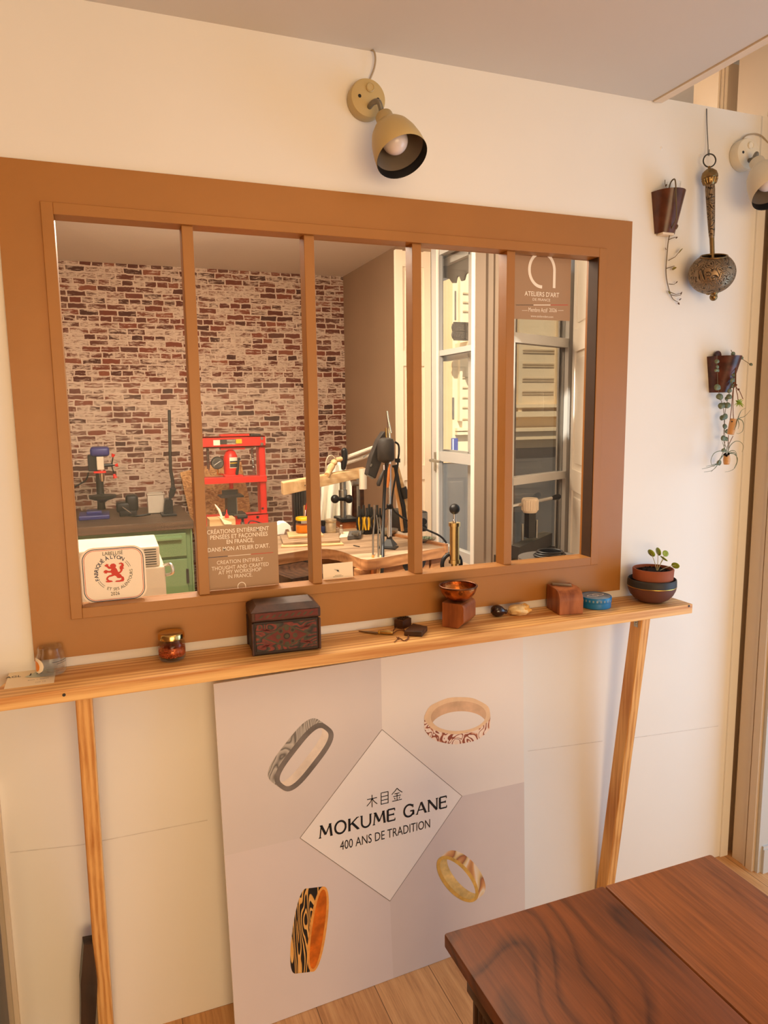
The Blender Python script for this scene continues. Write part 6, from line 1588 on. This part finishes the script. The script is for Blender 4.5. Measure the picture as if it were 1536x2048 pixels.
# jar with yellow lid
zt0 = ZB+.036
q = oz(606, 1065, zt0); yj = q.y
def cyl(name, label, cat, px0, px1, pyb, pyt, y, parts, z0=None, group=None):
    a, c = oy(px0, pyb, y), oy(px1, pyt, y); cx_ = (a.x+c.x)/2; r = (c.x-a.x)/2; zb_ = a.z if z0 is None else z0; h = c.z-zb_
    t = thing(name, label, cat, (cx_, y, zb_), group)
    for nm, mat, prof in parts:
        b = MB(); b.lathe([(k*r, zb_+f*h) for k, f in prof], (cx_, y, 0), n=24); b.build(nm, mat, t, 45)
    return t
cyl('jam_jar', 'jar of orange jam with a yellow lid on the bench boards', 'jar', 592, 620, 1066, 1033, yj, (('glass', 'jar', ((.92, 0), (1, .05), (1, .72), (.9, .8), (.9, .9))), ('contents', 'honey', ((.9, .02), (.96, .06), (.96, .5), (0, .5))), ('lid', 'yellow', ((.92, .8), (.98, .82), (.98, .96), (.9, 1), (0, 1)))), zt0)
t = cyl('old_tin', 'pale cylindrical tin standing behind the third pane on the bench', 'tin', 651, 672, 1074, 1036, ob(660, 1072).y+.1, (('tin_body', 'tin_old', ((.96, 0), (.96, .1), (1, .11), (1, .13), (.96, .14), (.96, .72), (.92, .74))), ('lid', 'tin_old', ((1, .74), (1.02, .75), (1.02, .92), (.98, .95), (.7, .97), (0, .97)))), ZB+.0014)
cyl('glass_vial', 'little clear vial beside the pale tin on the bench', 'bottle', 679, 686, 1069, 1050, ob(682, 1069).y, (('glass', 'jar', ((.9, 0), (1, .05), (1, .7), (.5, .82), (.5, .95))), ('contents', 'tub', ((.85, .03), (.9, .06), (.9, .55), (0, .55))), ('stopper', 'tub', ((.55, .9), (.55, 1), (0, 1)))), ZB+.0014)
cyl('blue_bottle', 'small dark blue bottle between mullion and pale tin', 'bottle', 642, 650, 1070, 1040, ob(646, 1070).y+.06, (('glass', 'navy', ((.95, 0), (1, .05), (1, .5), (.6, .58))), ('cap', 'black', ((.95, .58), (1, .62), (1, .98), (0, 1)))), ZB+.0014)
# white table lamp head / roll at the left
yq = ob(560, 1075).y+.12; tp2 = thing('tape_dispenser', 'white curved dispenser on the bench beside the brown sign', 'dispenser', oy(566, 1070, yq)); tp2.location.z = ZB
b = MB(); b.prism([Vector((p.x, yq-.04, max(p.z, ZB+.0016) if p.z > ZB+.03 else ZB+.0016)) for p in (oy(552, 1048, yq), oy(560, 1043, yq), oy(570, 1043, yq), oy(578, 1050, yq), oy(581, 1062, yq), oy(578, 1063, yq), oy(574, 1055, yq), oy(567, 1056, yq), oy(566, 1075, yq), oy(552, 1076, yq))], (0, .08, 0), .003); b.build('dispenser_body', 'white', tp2)
# brushes in a pot
yq2 = ob(605, 1060).y+.2
tpot = cyl('brush_pot', 'pot of paint brushes at the back of the bench', 'pot', 600, 616, 1056, 1034, yq2, (('pot_body', 'tub', ((.9, 0), (1, .95), (1, 1), (.9, 1), (.85, .1), (0, .1))),), ZB+.0014)
for i, (x, y, mt, w) in enumerate(((598, 1017, 'leaf_grey', .007), (605, 1012, 'paper', .006), (609, 1010, 'bamboo', .006), (614, 1004, 'press_red', .004), (611, 1020, 'white', .004))):
    tt_ = thing('paint_brush', ['grey flat paint brush leftmost in the brush pot', 'cream bristled paint brush in the brush pot', 'bamboo handled brush in the brush pot', 'red handled brush, tallest in the brush pot', 'short white brush in the brush pot'][i], 'brush', oy(606+i, 1036, yq2), 'brushes in the pot')
    b = MB(); b.tube([oy(606+i, 1048, yq2), oy((606+x)/2+i*.5, (1040+y)/2, yq2), oy(x, y, yq2)], [.003, .003, w], 6); b.build('handle', mt, tt_, 60)
# stones
lay('soldering_block', 'grey charcoal soldering block on the bench', 'block', ((695, 1080), (722, 1077), (724, 1067), (698, 1070)), .022, 'tile_grey', ZB+.0034, None, 'block_body')
lay('ring_mandrel', 'short grey roll lying on the soldering block', 'tool', ((703, 1070), (716, 1072), (719, 1068), (706, 1066)), .010, 'steel', ZB+.0258, None, 'mandrel_body')
t = thing('scriber', 'thin scriber lying on the worn bench top', 'tool', ob(714, 1092)); b = MB(); b.tube([oz(707, 1091, ZB+.004), oz(719, 1093, ZB+.004)], .0026, 6); b.build('scriber_body', 'iron', t)

# microscope stand covered with a white cloth, at the back of the bench
ym = ob(695, 1060).y+.10
def om(px, py, y=None): return oy(px, py, ym if y is None else y)
ms = thing('drill_stand', 'chrome column stand on a wooden drawer base, back of the bench', 'stand', (om(690, 1060).x, ym, ZB))
b = MB(); a, c = om(679, 1063), om(716, 1053); b.span(a.x, c.x, ym-.08, ym+.10, ZB+.0015, c.z, .003); b.build('base_board', 'beam', ms)
b = MB(); a2, c2 = om(679, 1052), om(708, 1040); b.span(a2.x, c2.x, ym-.06, ym+.08, c.z+.0005, c2.z, .003); bd = b.build('drawer_box', 'walnut', ms)
b = MB(); a3, c3 = om(676, 1039), om(709, 1034); b.span(a3.x, c3.x, ym-.07, ym+.09, c2.z+.0005, c3.z+.002, .002); b.build('base_plate', 'black', ms)
b = MB(); b.lathe([(.019, c3.z), (.019, om(686, 995).z), (.026, om(686, 994).z), (.026, om(686, 980).z), (.019, om(686, 979).z), (.019, om(686, 962).z)], (om(686, 1000).x, ym, 0), n=20); b.build('column', 'steel', ms, 40)
b = MB()
for x in (670, 698): b.ball(om(x, 998, ym-.03), .026, 10)
b.tube([om(670, 998, ym-.02), om(698, 998, ym-.02)], .012, 8); b.build('focus_knob', 'black', ms, 60)
b = MB(); b.tube([om(704, 967), om(722, 967)], .016, 12); b.build('arm', 'steel', ms, 60)
# cloth
cl2 = MB(); yk = ym+.24; n_, m_ = 16, 14
prof = [(664, 925), (690, 928), (703, 940), (706, 960), (705, 990), (702, 1020), (700, 1046)]
left_ = [(648, 930), (643, 950), (641, 980), (641, 1010), (642, 1040), (643, 1056)]
grid_ = []
for j in range(m_):
    f = j/(m_-1); row = []
    yl2 = 922+(1052-922)*f; xl_ = 655-14*min(1, f*3); xr_ = 688+16*min(1, f*3.2)
    for i in range(n_):
        g = i/(n_-1); x = xl_+(xr_-xl_)*g; y = yl2+10*(abs(g-.5)*2)**2*(1-f)
        row.append(oy(x, y, yk+.05*math.cos(2*pi*(g*3.2+f*.6))*(.3+.7*f)-.04*math.sin(pi*g)))
    grid_.append([cl2.bm.verts.new(q) for q in row])
for j in range(m_-1):
    for i in range(n_-1): cl2._face([grid_[j][i], grid_[j][i+1], grid_[j+1][i+1], grid_[j+1][i]])
o = cl2.build('white_cloth', 'cloth_white', None, 180, origin=oy(672, 1050, yk)); sm = o.modifiers.new('thickness', 'SOLIDIFY'); sm.thickness = .002
tag(o, 'white dust cloth draped at the back of the bench behind the plank', 'cloth')
yk2 = yk+.07
o = thing('draped_stool', 'dark slatted panel standing behind the cloth against the wall', 'panel', (oy(610, 1000, 2.6).x, 2.6, ZB)); o['category'] = 'panel'
b = MB(); b.span(oy(585, 1000, 2.62).x, oy(632, 1000, 2.62).x, 2.60, 2.64, 0, oy(600, 968, 2.6).z); b.build('panel_board', 'black_rough', o)
b = MB()
for i in range(4): x = oy(588+i*5, 1000, 2.6).x; b.span(x-.006, x+.006, 2.588, 2.60, .1, oy(600, 972, 2.6).z)
b.build('panel_slat', 'iron', o)
o.name = 'slatted_panel'
cb2 = thing('wall_bracket', 'dark narrow upright cabinet behind the chrome column stand', 'cabinet', (oy(712, 1000, 2.66).x, 2.66, 0)); cb2.name = 'tool_cabinet'
b = MB(); b.span(oy(704, 1000, 2.66).x, oy(724, 1000, 2.66).x, 2.62, 2.74, 0, oy(712, 966, 2.66).z); b.build('carcass', 'walnut_dark', cb2)
b = MB(); b.lathe([(.012, ZB), (.012, oy(717, 950, 2.57).z)], (oy(717, 1000, 2.57).x, 2.57, 0), n=10); b.build('steel_post', 'steel', cb2)

# long wooden arm
yA, yB_ = 2.02, 2.30
def pA(px, py, f): return oy(px, py, yA+(yB_-yA)*f)
wa = thing('wooden_plank', 'long pale wooden plank tilted upward over the bench', 'plank', pA(650, 965, .5))
q4 = [pA(567, 991, 0), pA(737, 953, 1), pA(731, 936, 1), pA(566, 966, 0)]
b = MB(); b.prism(q4, (0, .05, .004), .003); b.build('plank', 'beam', wa)
e = (q4[1]-q4[0]).normalized()
for (x, y, r, L_) in ((603, 970, .008, .02), (610, 971, .007, .006)): c = pA(x, y, .22)+Vector((0, -.001, 0)); b = MB(); b.box(c, (L_, .002, r), ax=[e, Vector((0, 1, 0)), Vector((0, 0, 1))], bev=.0009); b.build('screw_hole', 'black', wa)
b = MB(); b.lathe([(.024, 0), (.024, .12)], pA(726, 978, .9), (0, 0, 1), 16); b.build('white_cap', 'enamel_white', wa)
# small lamp clamps on top of the plank, reading lamp arms
la = thing('swing_lamp', 'cream swing-arm work lamp with black shade, above the tilted plank', 'lamp', pA(676, 945, .7))
b = MB(); a0 = 2.24
b.tube([oy(688, 917, a0), oy(752, 893, a0+.10)], .012, 8); b.build('upper_arm', 'enamel_white', la)
b = MB(); b.tube([oy(690, 927, a0), oy(726, 915, a0+.08), oy(752, 906, a0+.10)], .011, 8); b.build('lower_arm', 'enamel_white', la)
b = MB(); b.tube([oy(726, 915, a0+.07), oy(738, 908, a0+.09), oy(750, 900, a0+.1)], .005, 6); b.build('spring', 'steel', la)
b = MB(); b.tube(spline([oy(686, 897, a0), oy(689, 905, a0), oy(688, 925, a0), oy(686, 940, a0)], 4), [.008, .014, .017, .018, .019, .019, .019, .019, .018, .017, .015, .012, .008], 10); b.build('shade', 'black', la, 60)
b = MB(); b.tube([oy(672, 920, a0), oy(684, 918, a0)], .014, 8); b.ball(oy(668, 925, a0), .020, 10); b.tube([oy(664, 932, a0), oy(654, 950, pA(654, 950, .5).y)], [.02, .016], 8); b.build('joint', 'beam', la, 60)
b = MB(); b.tube(spline([oy(653, 945, a0), oy(652, 925, a0), oy(657, 913, a0), oy(664, 911, a0), oy(670, 917, a0)], 5), .004, 6); b.build('cord', 'cord', la)

# motor on hanging stand
fs = ob(773, 1095); yh = fs.y+.02
def oh(px, py, dy=0): return oy(px, py, yh+dy)
hs_ = thing('hanging_motor_stand', 'chrome pole stand on the bench carrying a flexible-shaft motor', 'stand', (fs.x-.01, yh, ZB))
b = MB(); b.prism([oz(x, y, ZB+.0014) for x, y in ((755, 1097), (790, 1100), (797, 1094), (765, 1090))], (0, 0, .006), .001)
px_ = oh(779, 1090).x; b.lathe([(.045, ZB+.007), (.016, ZB+.04), (.016, ZB+.055), (.013, ZB+.056)], (px_, yh, 0), n=4); b.build('base_plate', 'black', hs_)
b = MB(); b.tube([(px_, yh, ZB+.05), oh(779, 1013)], .0125, 12); b.tube([oh(779, 1013), oh(779, 960)], .0095, 12); b.build('lower_pole', 'chrome', hs_, 60)
b = MB(); q = oh(779, 1014); b.lathe([(.014, -.01), (.016, -.005), (.016, .012), (.012, .016)], q, n=16); b.tube([q, oh(771, 1019, -.02)], .004, 6); b.build('collar', 'black', hs_, 40)
b = MB(); b.tube([oh(779, 962), oh(779, 880), oh(777, 850), oh(774, 822)], [.0085, .0085, .007, .004], 10); b.tube([oh(774, 822, -.01), oh(776, 838, -.01), oh(782, 866, -.01)], .006, 8); b.build('upper_pole', 'chrome', hs_, 60)
b = MB(); b.tube([oh(772, 856, -.02), oh(773, 893, -.025)], .005, 8); b.build('hook', 'brass', hs_)
fm = thing('flex_shaft_motor', 'dark cylindrical motor hanging from the chrome stand', 'motor', oh(770, 900, -.05))
b = MB(); mc = oh(772, 922, -.05); hM = oh(772, 878, -.05).z-mc.z
b.lathe([(.012, -.01), (.036, 0), (.043, .01), (.043, hM*.85), (.036, hM), (.02, hM+.006), (0, hM+.006)], mc, n=26); b.build('motor_body', 'black_rough', fm, 40)
b = MB(); b.tube(spline([oh(790, 884, -.04), oh(797, 890, -.04), oh(798, 905, -.04), oh(796, 920, -.04), oh(795, 934, -.04), oh(789, 965, -.04), oh(784, 1000, -.04), oh(786, 1018, -.04), oh(800, 1032, -.04), oh(820, 1044, -.04), oh(850, 1058, -.06), oh(880, 1072, -.09), oh(893, 1086, -.10)], 5), .0052, 8); b.build('power_cable', 'black', fm, 60)
b = MB(); b.box(oh(795, 921, -.04), (.022, .02, .02)); b.build('cable_clip', 'black', fm)
b = MB(); b.tube([oh(773, 926, -.05), oh(770, 960, -.05), oh(768, 1000, -.06), oh(766, 1060, -.13), oh(765, 1110, -.24), oh(763, 1162, -.25)], .009, 8); b.build('flexible_shaft', 'black', fm, 60)
lp_ = thing('leather_pouch', 'dark leather bag hanging beside the motor stand', 'pouch', oh(752, 930, .03))
b = MB(); b.prism([oh(*q, .02) for q in ((768, 862), (776, 866), (768, 910), (752, 958), (734, 950), (742, 915), (757, 880))], (0, .05, 0), .006); b.build('pouch_body', 'black_rough', lp_)
b = MB(); b.prism([oh(*q, .016) for q in ((735, 949), (748, 956), (746, 959), (734, 951))], (0, .002, 0)); b.prism([oh(*q, .016) for q in ((740, 932), (743, 927), (745, 929), (742, 934))], (0, .002, 0)); b.build('metal_trim', 'steel', lp_)
for lab, pts, mat, rad in (('wooden handled handpiece with chrome neck hanging under the motor', ((780, 928), (778, 940), (777, 958), (775, 975)), 'orange_wood', (.004, .007, .009, .006)), ('dark plier handles hanging beside the leather bag under the motor', ((768, 940), (762, 955), (757, 968), (757, 972)), 'black_rough', (.005, .011, .012, .008))):
    t = thing('hand_tool', lab, 'tool', oh(*pts[0], -.07), 'tools hanging from the motor stand'); b = MB(); b.tube([oh(*q, -.075) for q in pts], list(rad), 8); b.build('handle', mat, t, 60)
    b = MB(); b.tube([oh(pts[0][0], pts[0][1]-10, -.07), oh(*pts[0], -.075)], .004, 6); b.build('neck', 'chrome', t)
# folded tripod leaning at the window
tr = thing('folded_tripod', 'folded dark and wooden tripod leaning beside the white shutter', 'tripod', oh(800, 1010, .05)); tr.location.z = ZB
for pts, mt, r in (([(789, 930), (797, 975), (806, 1012)], 'black', .014), ([(794, 935), (808, 985), (813, 1012)], 'beam', .012), ([(786, 935), (793, 985), (800, 1018)], 'bamboo', .009)):
    b = MB(); b.tube([oh(*q, .06+.0*i) for i, q in enumerate(pts)]+[oh(pts[-1][0]+5, pts[-1][1]+44, .06)], r, 8); b.build('leg', mt, tr)
b = MB(); b.tube([oh(806, 975, .05), oh(812, 996, .05)], .020, 8); b.build('clip', 'black', tr)

# block of pliers
yb3 = ob(740, 1070).y+.06
def oq(px, py, dy=0): return oy(px, py, yb3+dy)
pb = thing('plier_rack', 'dark rack block full of pliers and files on the bench', 'rack', (oq(740, 1070).x, yb3, ZB))
a, c = oq(724, 1070), oq(762, 1052); b = MB(); b.span(a.x, c.x, yb3-.05, yb3+.06, ZB+.0015, c.z, .004); b.build('rack_block', 'black', pb)
pl = [(718, 1012, 'black', 'black handled pliers at the left end of the plier rack'), (722, 1018, 'yellow_grip', 'yellow handled pliers, leftmost yellow pair in the rack'), (727, 1010, 'black', 'tall black pliers behind the yellow pair'), (733, 1016, 'yellow_grip', 'yellow handled pliers, middle pair in the rack'), (738, 1008, 'steel', 'bare steel pliers near the middle of the rack'), (743, 1014, 'yellow_grip', 'yellow handled pliers hanging right of the middle'), (748, 1018, 'black', 'black handled cutters in the right half of the rack'), (754, 1010, 'steel', 'thin steel pliers in the right half of the rack'), (760, 1016, 'black', 'black pliers at the right end of the rack')]
for i, (x, y, mt, lab) in enumerate(pl):
    t = thing('pliers', lab, 'pliers', oq(x, 1050, -.02*(i % 2)), 'pliers in the rack'); dy = -.055+.03*(i % 3)
    zc = 1034
    b = MB()
    b.tube(spline([oq(x-3+i*.2, zc, dy), oq(x-4, 1044, dy), oq(x-2+i*.3, 1060, dy)], 4), .006, 7); b.tube(spline([oq(x+3, zc, dy), oq(x+5, 1044, dy), oq(x+4, 1060, dy)], 4), .006, 7); b.build('grip', mt, t, 60)
    b = MB(); b.tube([oq(x-3, zc+1, dy), oq(x, zc-5, dy), oq(x-1, y, dy)], [.005, .008, .003], 6); b.tube([oq(x+3, zc+1, dy), oq(x, zc-5, dy), oq(x+1.5, y, dy)], [.005, .008, .003], 6); b.build('jaw', 'iron', t, 60)
# long handled tools standing in front of the bench
for i, (lab, pts, mt, hm) in enumerate((('orange handled long file standing at the left before the bench', ((746, 1072), (746, 1110), (744, 1162)), 'orange_wood', (748, 1010)), ('wooden handled long burin second from the left before the bench', ((756, 1085), (757, 1120), (754, 1162)), 'bamboo', (753, 1030)), ('bent steel scraper with pale handle rightmost of the long tools', ((761, 1080), (761, 1110), (759, 1160)), 'beam', (760, 1050)))):
    yy_ = yh-.24; t = thing('long_tool', lab, 'tool', oy(*pts[-1], yy_), 'long tools before the bench'); t.location.z = 0
    e = oy(*pts[-1], yy_); b = MB(); b.tube([oy(*pts[1], yy_), e, Vector((e.x-.004, yy_-.02, .002))], [.006, .009, .008], 8); b.build('handle', mt, t, 60)
    b = MB(); b.tube([oy(*pts[1], yy_), oy(*pts[0], yy_), oy((pts[0][0]+hm[0])/2+2, (pts[0][1]+hm[1])/2, yy_), oy(*hm, yy_)], [.004, .0045, .004, .003], 6); b.build('blade', 'steel', t, 60)
# power unit, bowl, pan
yu = ob(830, 1066).y+.02; pu = thing('power_unit', 'dark grey metal power unit with knobs on the bench', 'power unit', (oy(830, 1060, yu).x, yu, ZB))
a, c = oy(805, 1066, yu), oy(853, 1022, yu); b = MB(); b.span(a.x, c.x, yu-.01, yu+.20, ZB+.002, c.z, .006); b.build('case', 'iron', pu)
b = MB(); b.span(c.x-.002, c.x+.004, yu-.008, yu+.19, ZB+.004, c.z-.004, .002); b.span(oy(841, 1040, yu).x, c.x, yu-.014, yu-.010, ZB+.006, c.z-.008, .001); b.build('front_plate', 'steel', pu)
for py in (1043, 1056): b = MB(); b.lathe([(.020, 0), (.018, .010), (0, .010)], oy(847, py, yu-.014), (0, -1, 0), 16); b.build('knob', 'black', pu, 40)
q = ob(853, 1084); dsh = thing('metal_dish', 'shallow metal dish with grey scraps on the bench corner', 'dish', (q.x, q.y, ZB))
b = MB(); rr = .052; b.lathe([(.03, .0015), (rr*.9, .014), (rr, .024), (rr*.96, .024), (.03, .006), (0, .006)], (q.x, q.y, ZB), n=26); b.build('dish_body', 'steel', dsh, 50)
b = MB()
for k in range(26): a_ = R.random()*6.28; r_ = .034*R.random(); b.ball((q.x+r_*math.cos(a_), q.y+r_*math.sin(a_), ZB+.012+R.random()*.012), .004+.006*R.random(), 5, seg=6)
o = b.build('scraps', 'leaf_grey', dsh, 60); o['kind'] = 'stuff'
q = ob(781, 1073); dsh = thing('metal_bowl', 'dark steel bowl behind the pole stand on the bench', 'bowl', (q.x, q.y, ZB))
b = MB(); b.lathe([(.025, .0015), (.048, .02), (.055, .038), (.052, .038), (.025, .008), (0, .008)], (q.x, q.y+.03, ZB), n=26); b.build('bowl_body', 'steel', dsh, 50)

# --- brass cylinder pump with black ball
ypn = 1.15
def on_(px, py): return oy(px, py, ypn)
bp = thing('brass_pump', 'upright brass cylinder with a black ball knob, on a floor stand', 'pump', (on_(909, 1100).x, ypn, 0))
px_ = on_(909, 1080).x
def zz(py): return on_(909, py).z
def rr_(w): return (on_(909+w/2, 1080).x-on_(909-w/2, 1080).x)/2*.96
b = MB(); b.lathe([(rr_(22), zz(1052)), (rr_(22), zz(1045)), (rr_(8), zz(1044))], (px_, ypn, 0), n=28); b.lathe([(rr_(22), zz(1126)), (rr_(22), zz(1119))], (px_, ypn, 0), n=28); b.build('end_cap', 'brass', bp, 40)
b = MB(); b.lathe([(rr_(18), zz(1120)), (rr_(18), zz(1051))], (px_, ypn, 0), n=28); b.build('barrel', 'brass', bp, 40)
b = MB(); b.lathe([(rr_(7), zz(1045)), (rr_(7), zz(1040)), (rr_(5), zz(1039)), (rr_(5), zz(1026))], (px_, ypn, 0), n=14); b.build('piston_rod', 'chrome', bp, 40)
b = MB(); b.ball((px_, ypn, zz(1018)), rr_(20), 18); b.build('ball_knob', 'black', bp, 180)
b = MB(); b.lathe([(.045, .0), (.045, .02), (rr_(12), .03), (rr_(12), zz(1126))], (px_, ypn, 0), n=20); b.build('stand', 'brass', bp, 40)
b = MB(); ca = Vector((px_, ypn+.03, zz(1126)-.01)); b.tube([ca+Vector((.048*math.cos(a), .0, .048*math.sin(a))) for a in [2*pi*i/24 for i in range(25)]], .010, 8, False); b.build('wheel', 'black', bp, 180)

# --- screw press with a T handle
ysp = .80
def os2(px, py, dy=0): return oy(px, py, ysp+dy)
sp = thing('screw_press', 'grey fly press with a steel T-handle and ribbed hub', 'press', (os2(1060, 1100).x, ysp, 0))
hb0, hb1 = os2(1002, 1017, -.02), os2(1119, 993, .06)
b = MB(); b.tube([hb0, hb1], .0078, 12); b.build('handle_bar', 'chrome', sp, 60)
b = MB(); dd = (hb1-hb0).normalized(); b.tube([hb1-dd*.050, hb1-dd*.03, hb1-dd*.004, hb1+dd*.002], [.008, .0115, .012, .008], 12); b.build('grip', 'black', sp, 60)
b = MB(); b.ball(hb0, .0155, 14); b.build('ball_knob', 'black', sp, 180)
hc = os2(1060, 1012); b = MB(); rH = (os2(1074, 1012).x-os2(1046, 1012).x)/2*.98
pts_ = [(rH*(1.0 if i % 2 else .93)) for i in range(2)]
b.lathe([(rH*.8, os2(1060, 1025).z), (rH*.96, os2(1060, 1021).z), (rH, os2(1060, 998).z), (rH*.9, os2(1060, 996).z), (0, os2(1060, 996).z)], (hc.x, ysp, 0), n=30)
for i in range(22): a = 2*pi*i/22; b.span(hc.x+rH*math.cos(a)-.0015, hc.x+rH*math.cos(a)+.0015, ysp+rH*math.sin(a)-.0015, ysp+rH*math.sin(a)+.0015, os2(1060, 1020).z, os2(1060, 1000).z)
b.build('ribbed_hub', 'cream', sp)
b = MB(); b.span(os2(1053, 1040).x, os2(1067, 1040).x, ysp-.018, ysp+.018, os2(1060, 1075).z, os2(1060, 1024).z, .002); b.build('screw', 'iron', sp)
tz = os2(1050, 1085, -.05).z
tA, tB, tC, tD = oz(1022, 1090, tz), oz(1040, 1094, tz), oz(1105, 1066, tz), oz(1085, 1062, tz)
b = MB(); b.prism([Vector((q.x, q.y, tz-.055)) for q in (tA, tB, tC, tD)], (0, 0, .055), .002); b.build('table', 'iron', sp)
b = MB(); b.lathe([(.030, .0), (.030, .02), (.016, .03), (.016, tz-.05)], (hc.x, ysp, 0), n=18); b.span(hc.x-.11, hc.x+.10, ysp-.05, ysp+.10, 0, .62, .004); b.build('column', 'iron', sp)
for (x, y0, y1) in ((1045, 1077, 1048), (1073, 1066, 1040)): q = os2(x, y0); b = MB(); b.lathe([(.0055, q.z-.02), (.0055, os2(x, y1).z)], (q.x, ysp, 0), n=10); b.build('guide_pin', 'steel', sp, 40)
b = MB(); a = os2(1024, 1140, -.12); b.span(tA.x-.02, tA.x+.06, tA.y-.01, tA.y+.10, 0, tz-.056); b.span(tC.x-.05, tC.x, tC.y-.02, tC.y+.06, 0, tz-.056); b.build('side_frame', 'iron', sp)
# coiled cable lying on a low stool near the glass
cz_ = GZ0-.03; ql = oz(1100, 1112, cz_)
stl = thing('low_stool', 'grey stool top by the window where a cable coil lies', 'stool', (ql.x, ql.y, 0)); b = MB(); b.lathe([(.10, cz_-.03), (.10, cz_-.003)], (ql.x, ql.y, 0), n=24); b.build('seat', 'tile_grey', stl)
for k in range(3): a = 2*pi*k/3; b = MB(); b.tube([(ql.x+.06*math.cos(a), ql.y+.06*math.sin(a), cz_-.03), (ql.x+.09*math.cos(a), ql.y+.09*math.sin(a), 0)], .012, 8); b.build('leg', 'iron', stl)
b = MB()
for k in range(3): b.tube([(ql.x+(.05-.006*k)*math.cos(a), ql.y+(.05-.006*k)*math.sin(a), cz_+.003+.006*k) for a in [2*pi*i/24 for i in range(25)]], .0032, 6, False)
tag(b.build('cable_coil', 'black', None, 180, origin=(ql.x, ql.y, cz_)), 'small coil of dark cable lying on the grey stool', 'cable')

# ------------------------------------------------------------------ a thing with a single plain part is that one mesh
for e in [o for o in scene.objects if o.type == 'EMPTY' and o.parent is None]:
    if len(e.children) == 1 and not e.children[0].children:
        c = e.children[0]; nm = e.name; keep = {k: e[k] for k in e.keys()}
        c.parent = None; c.location = e.location.copy()
        for k, v in keep.items(): c[k] = v
        bpy.data.objects.remove(e); c.name = nm
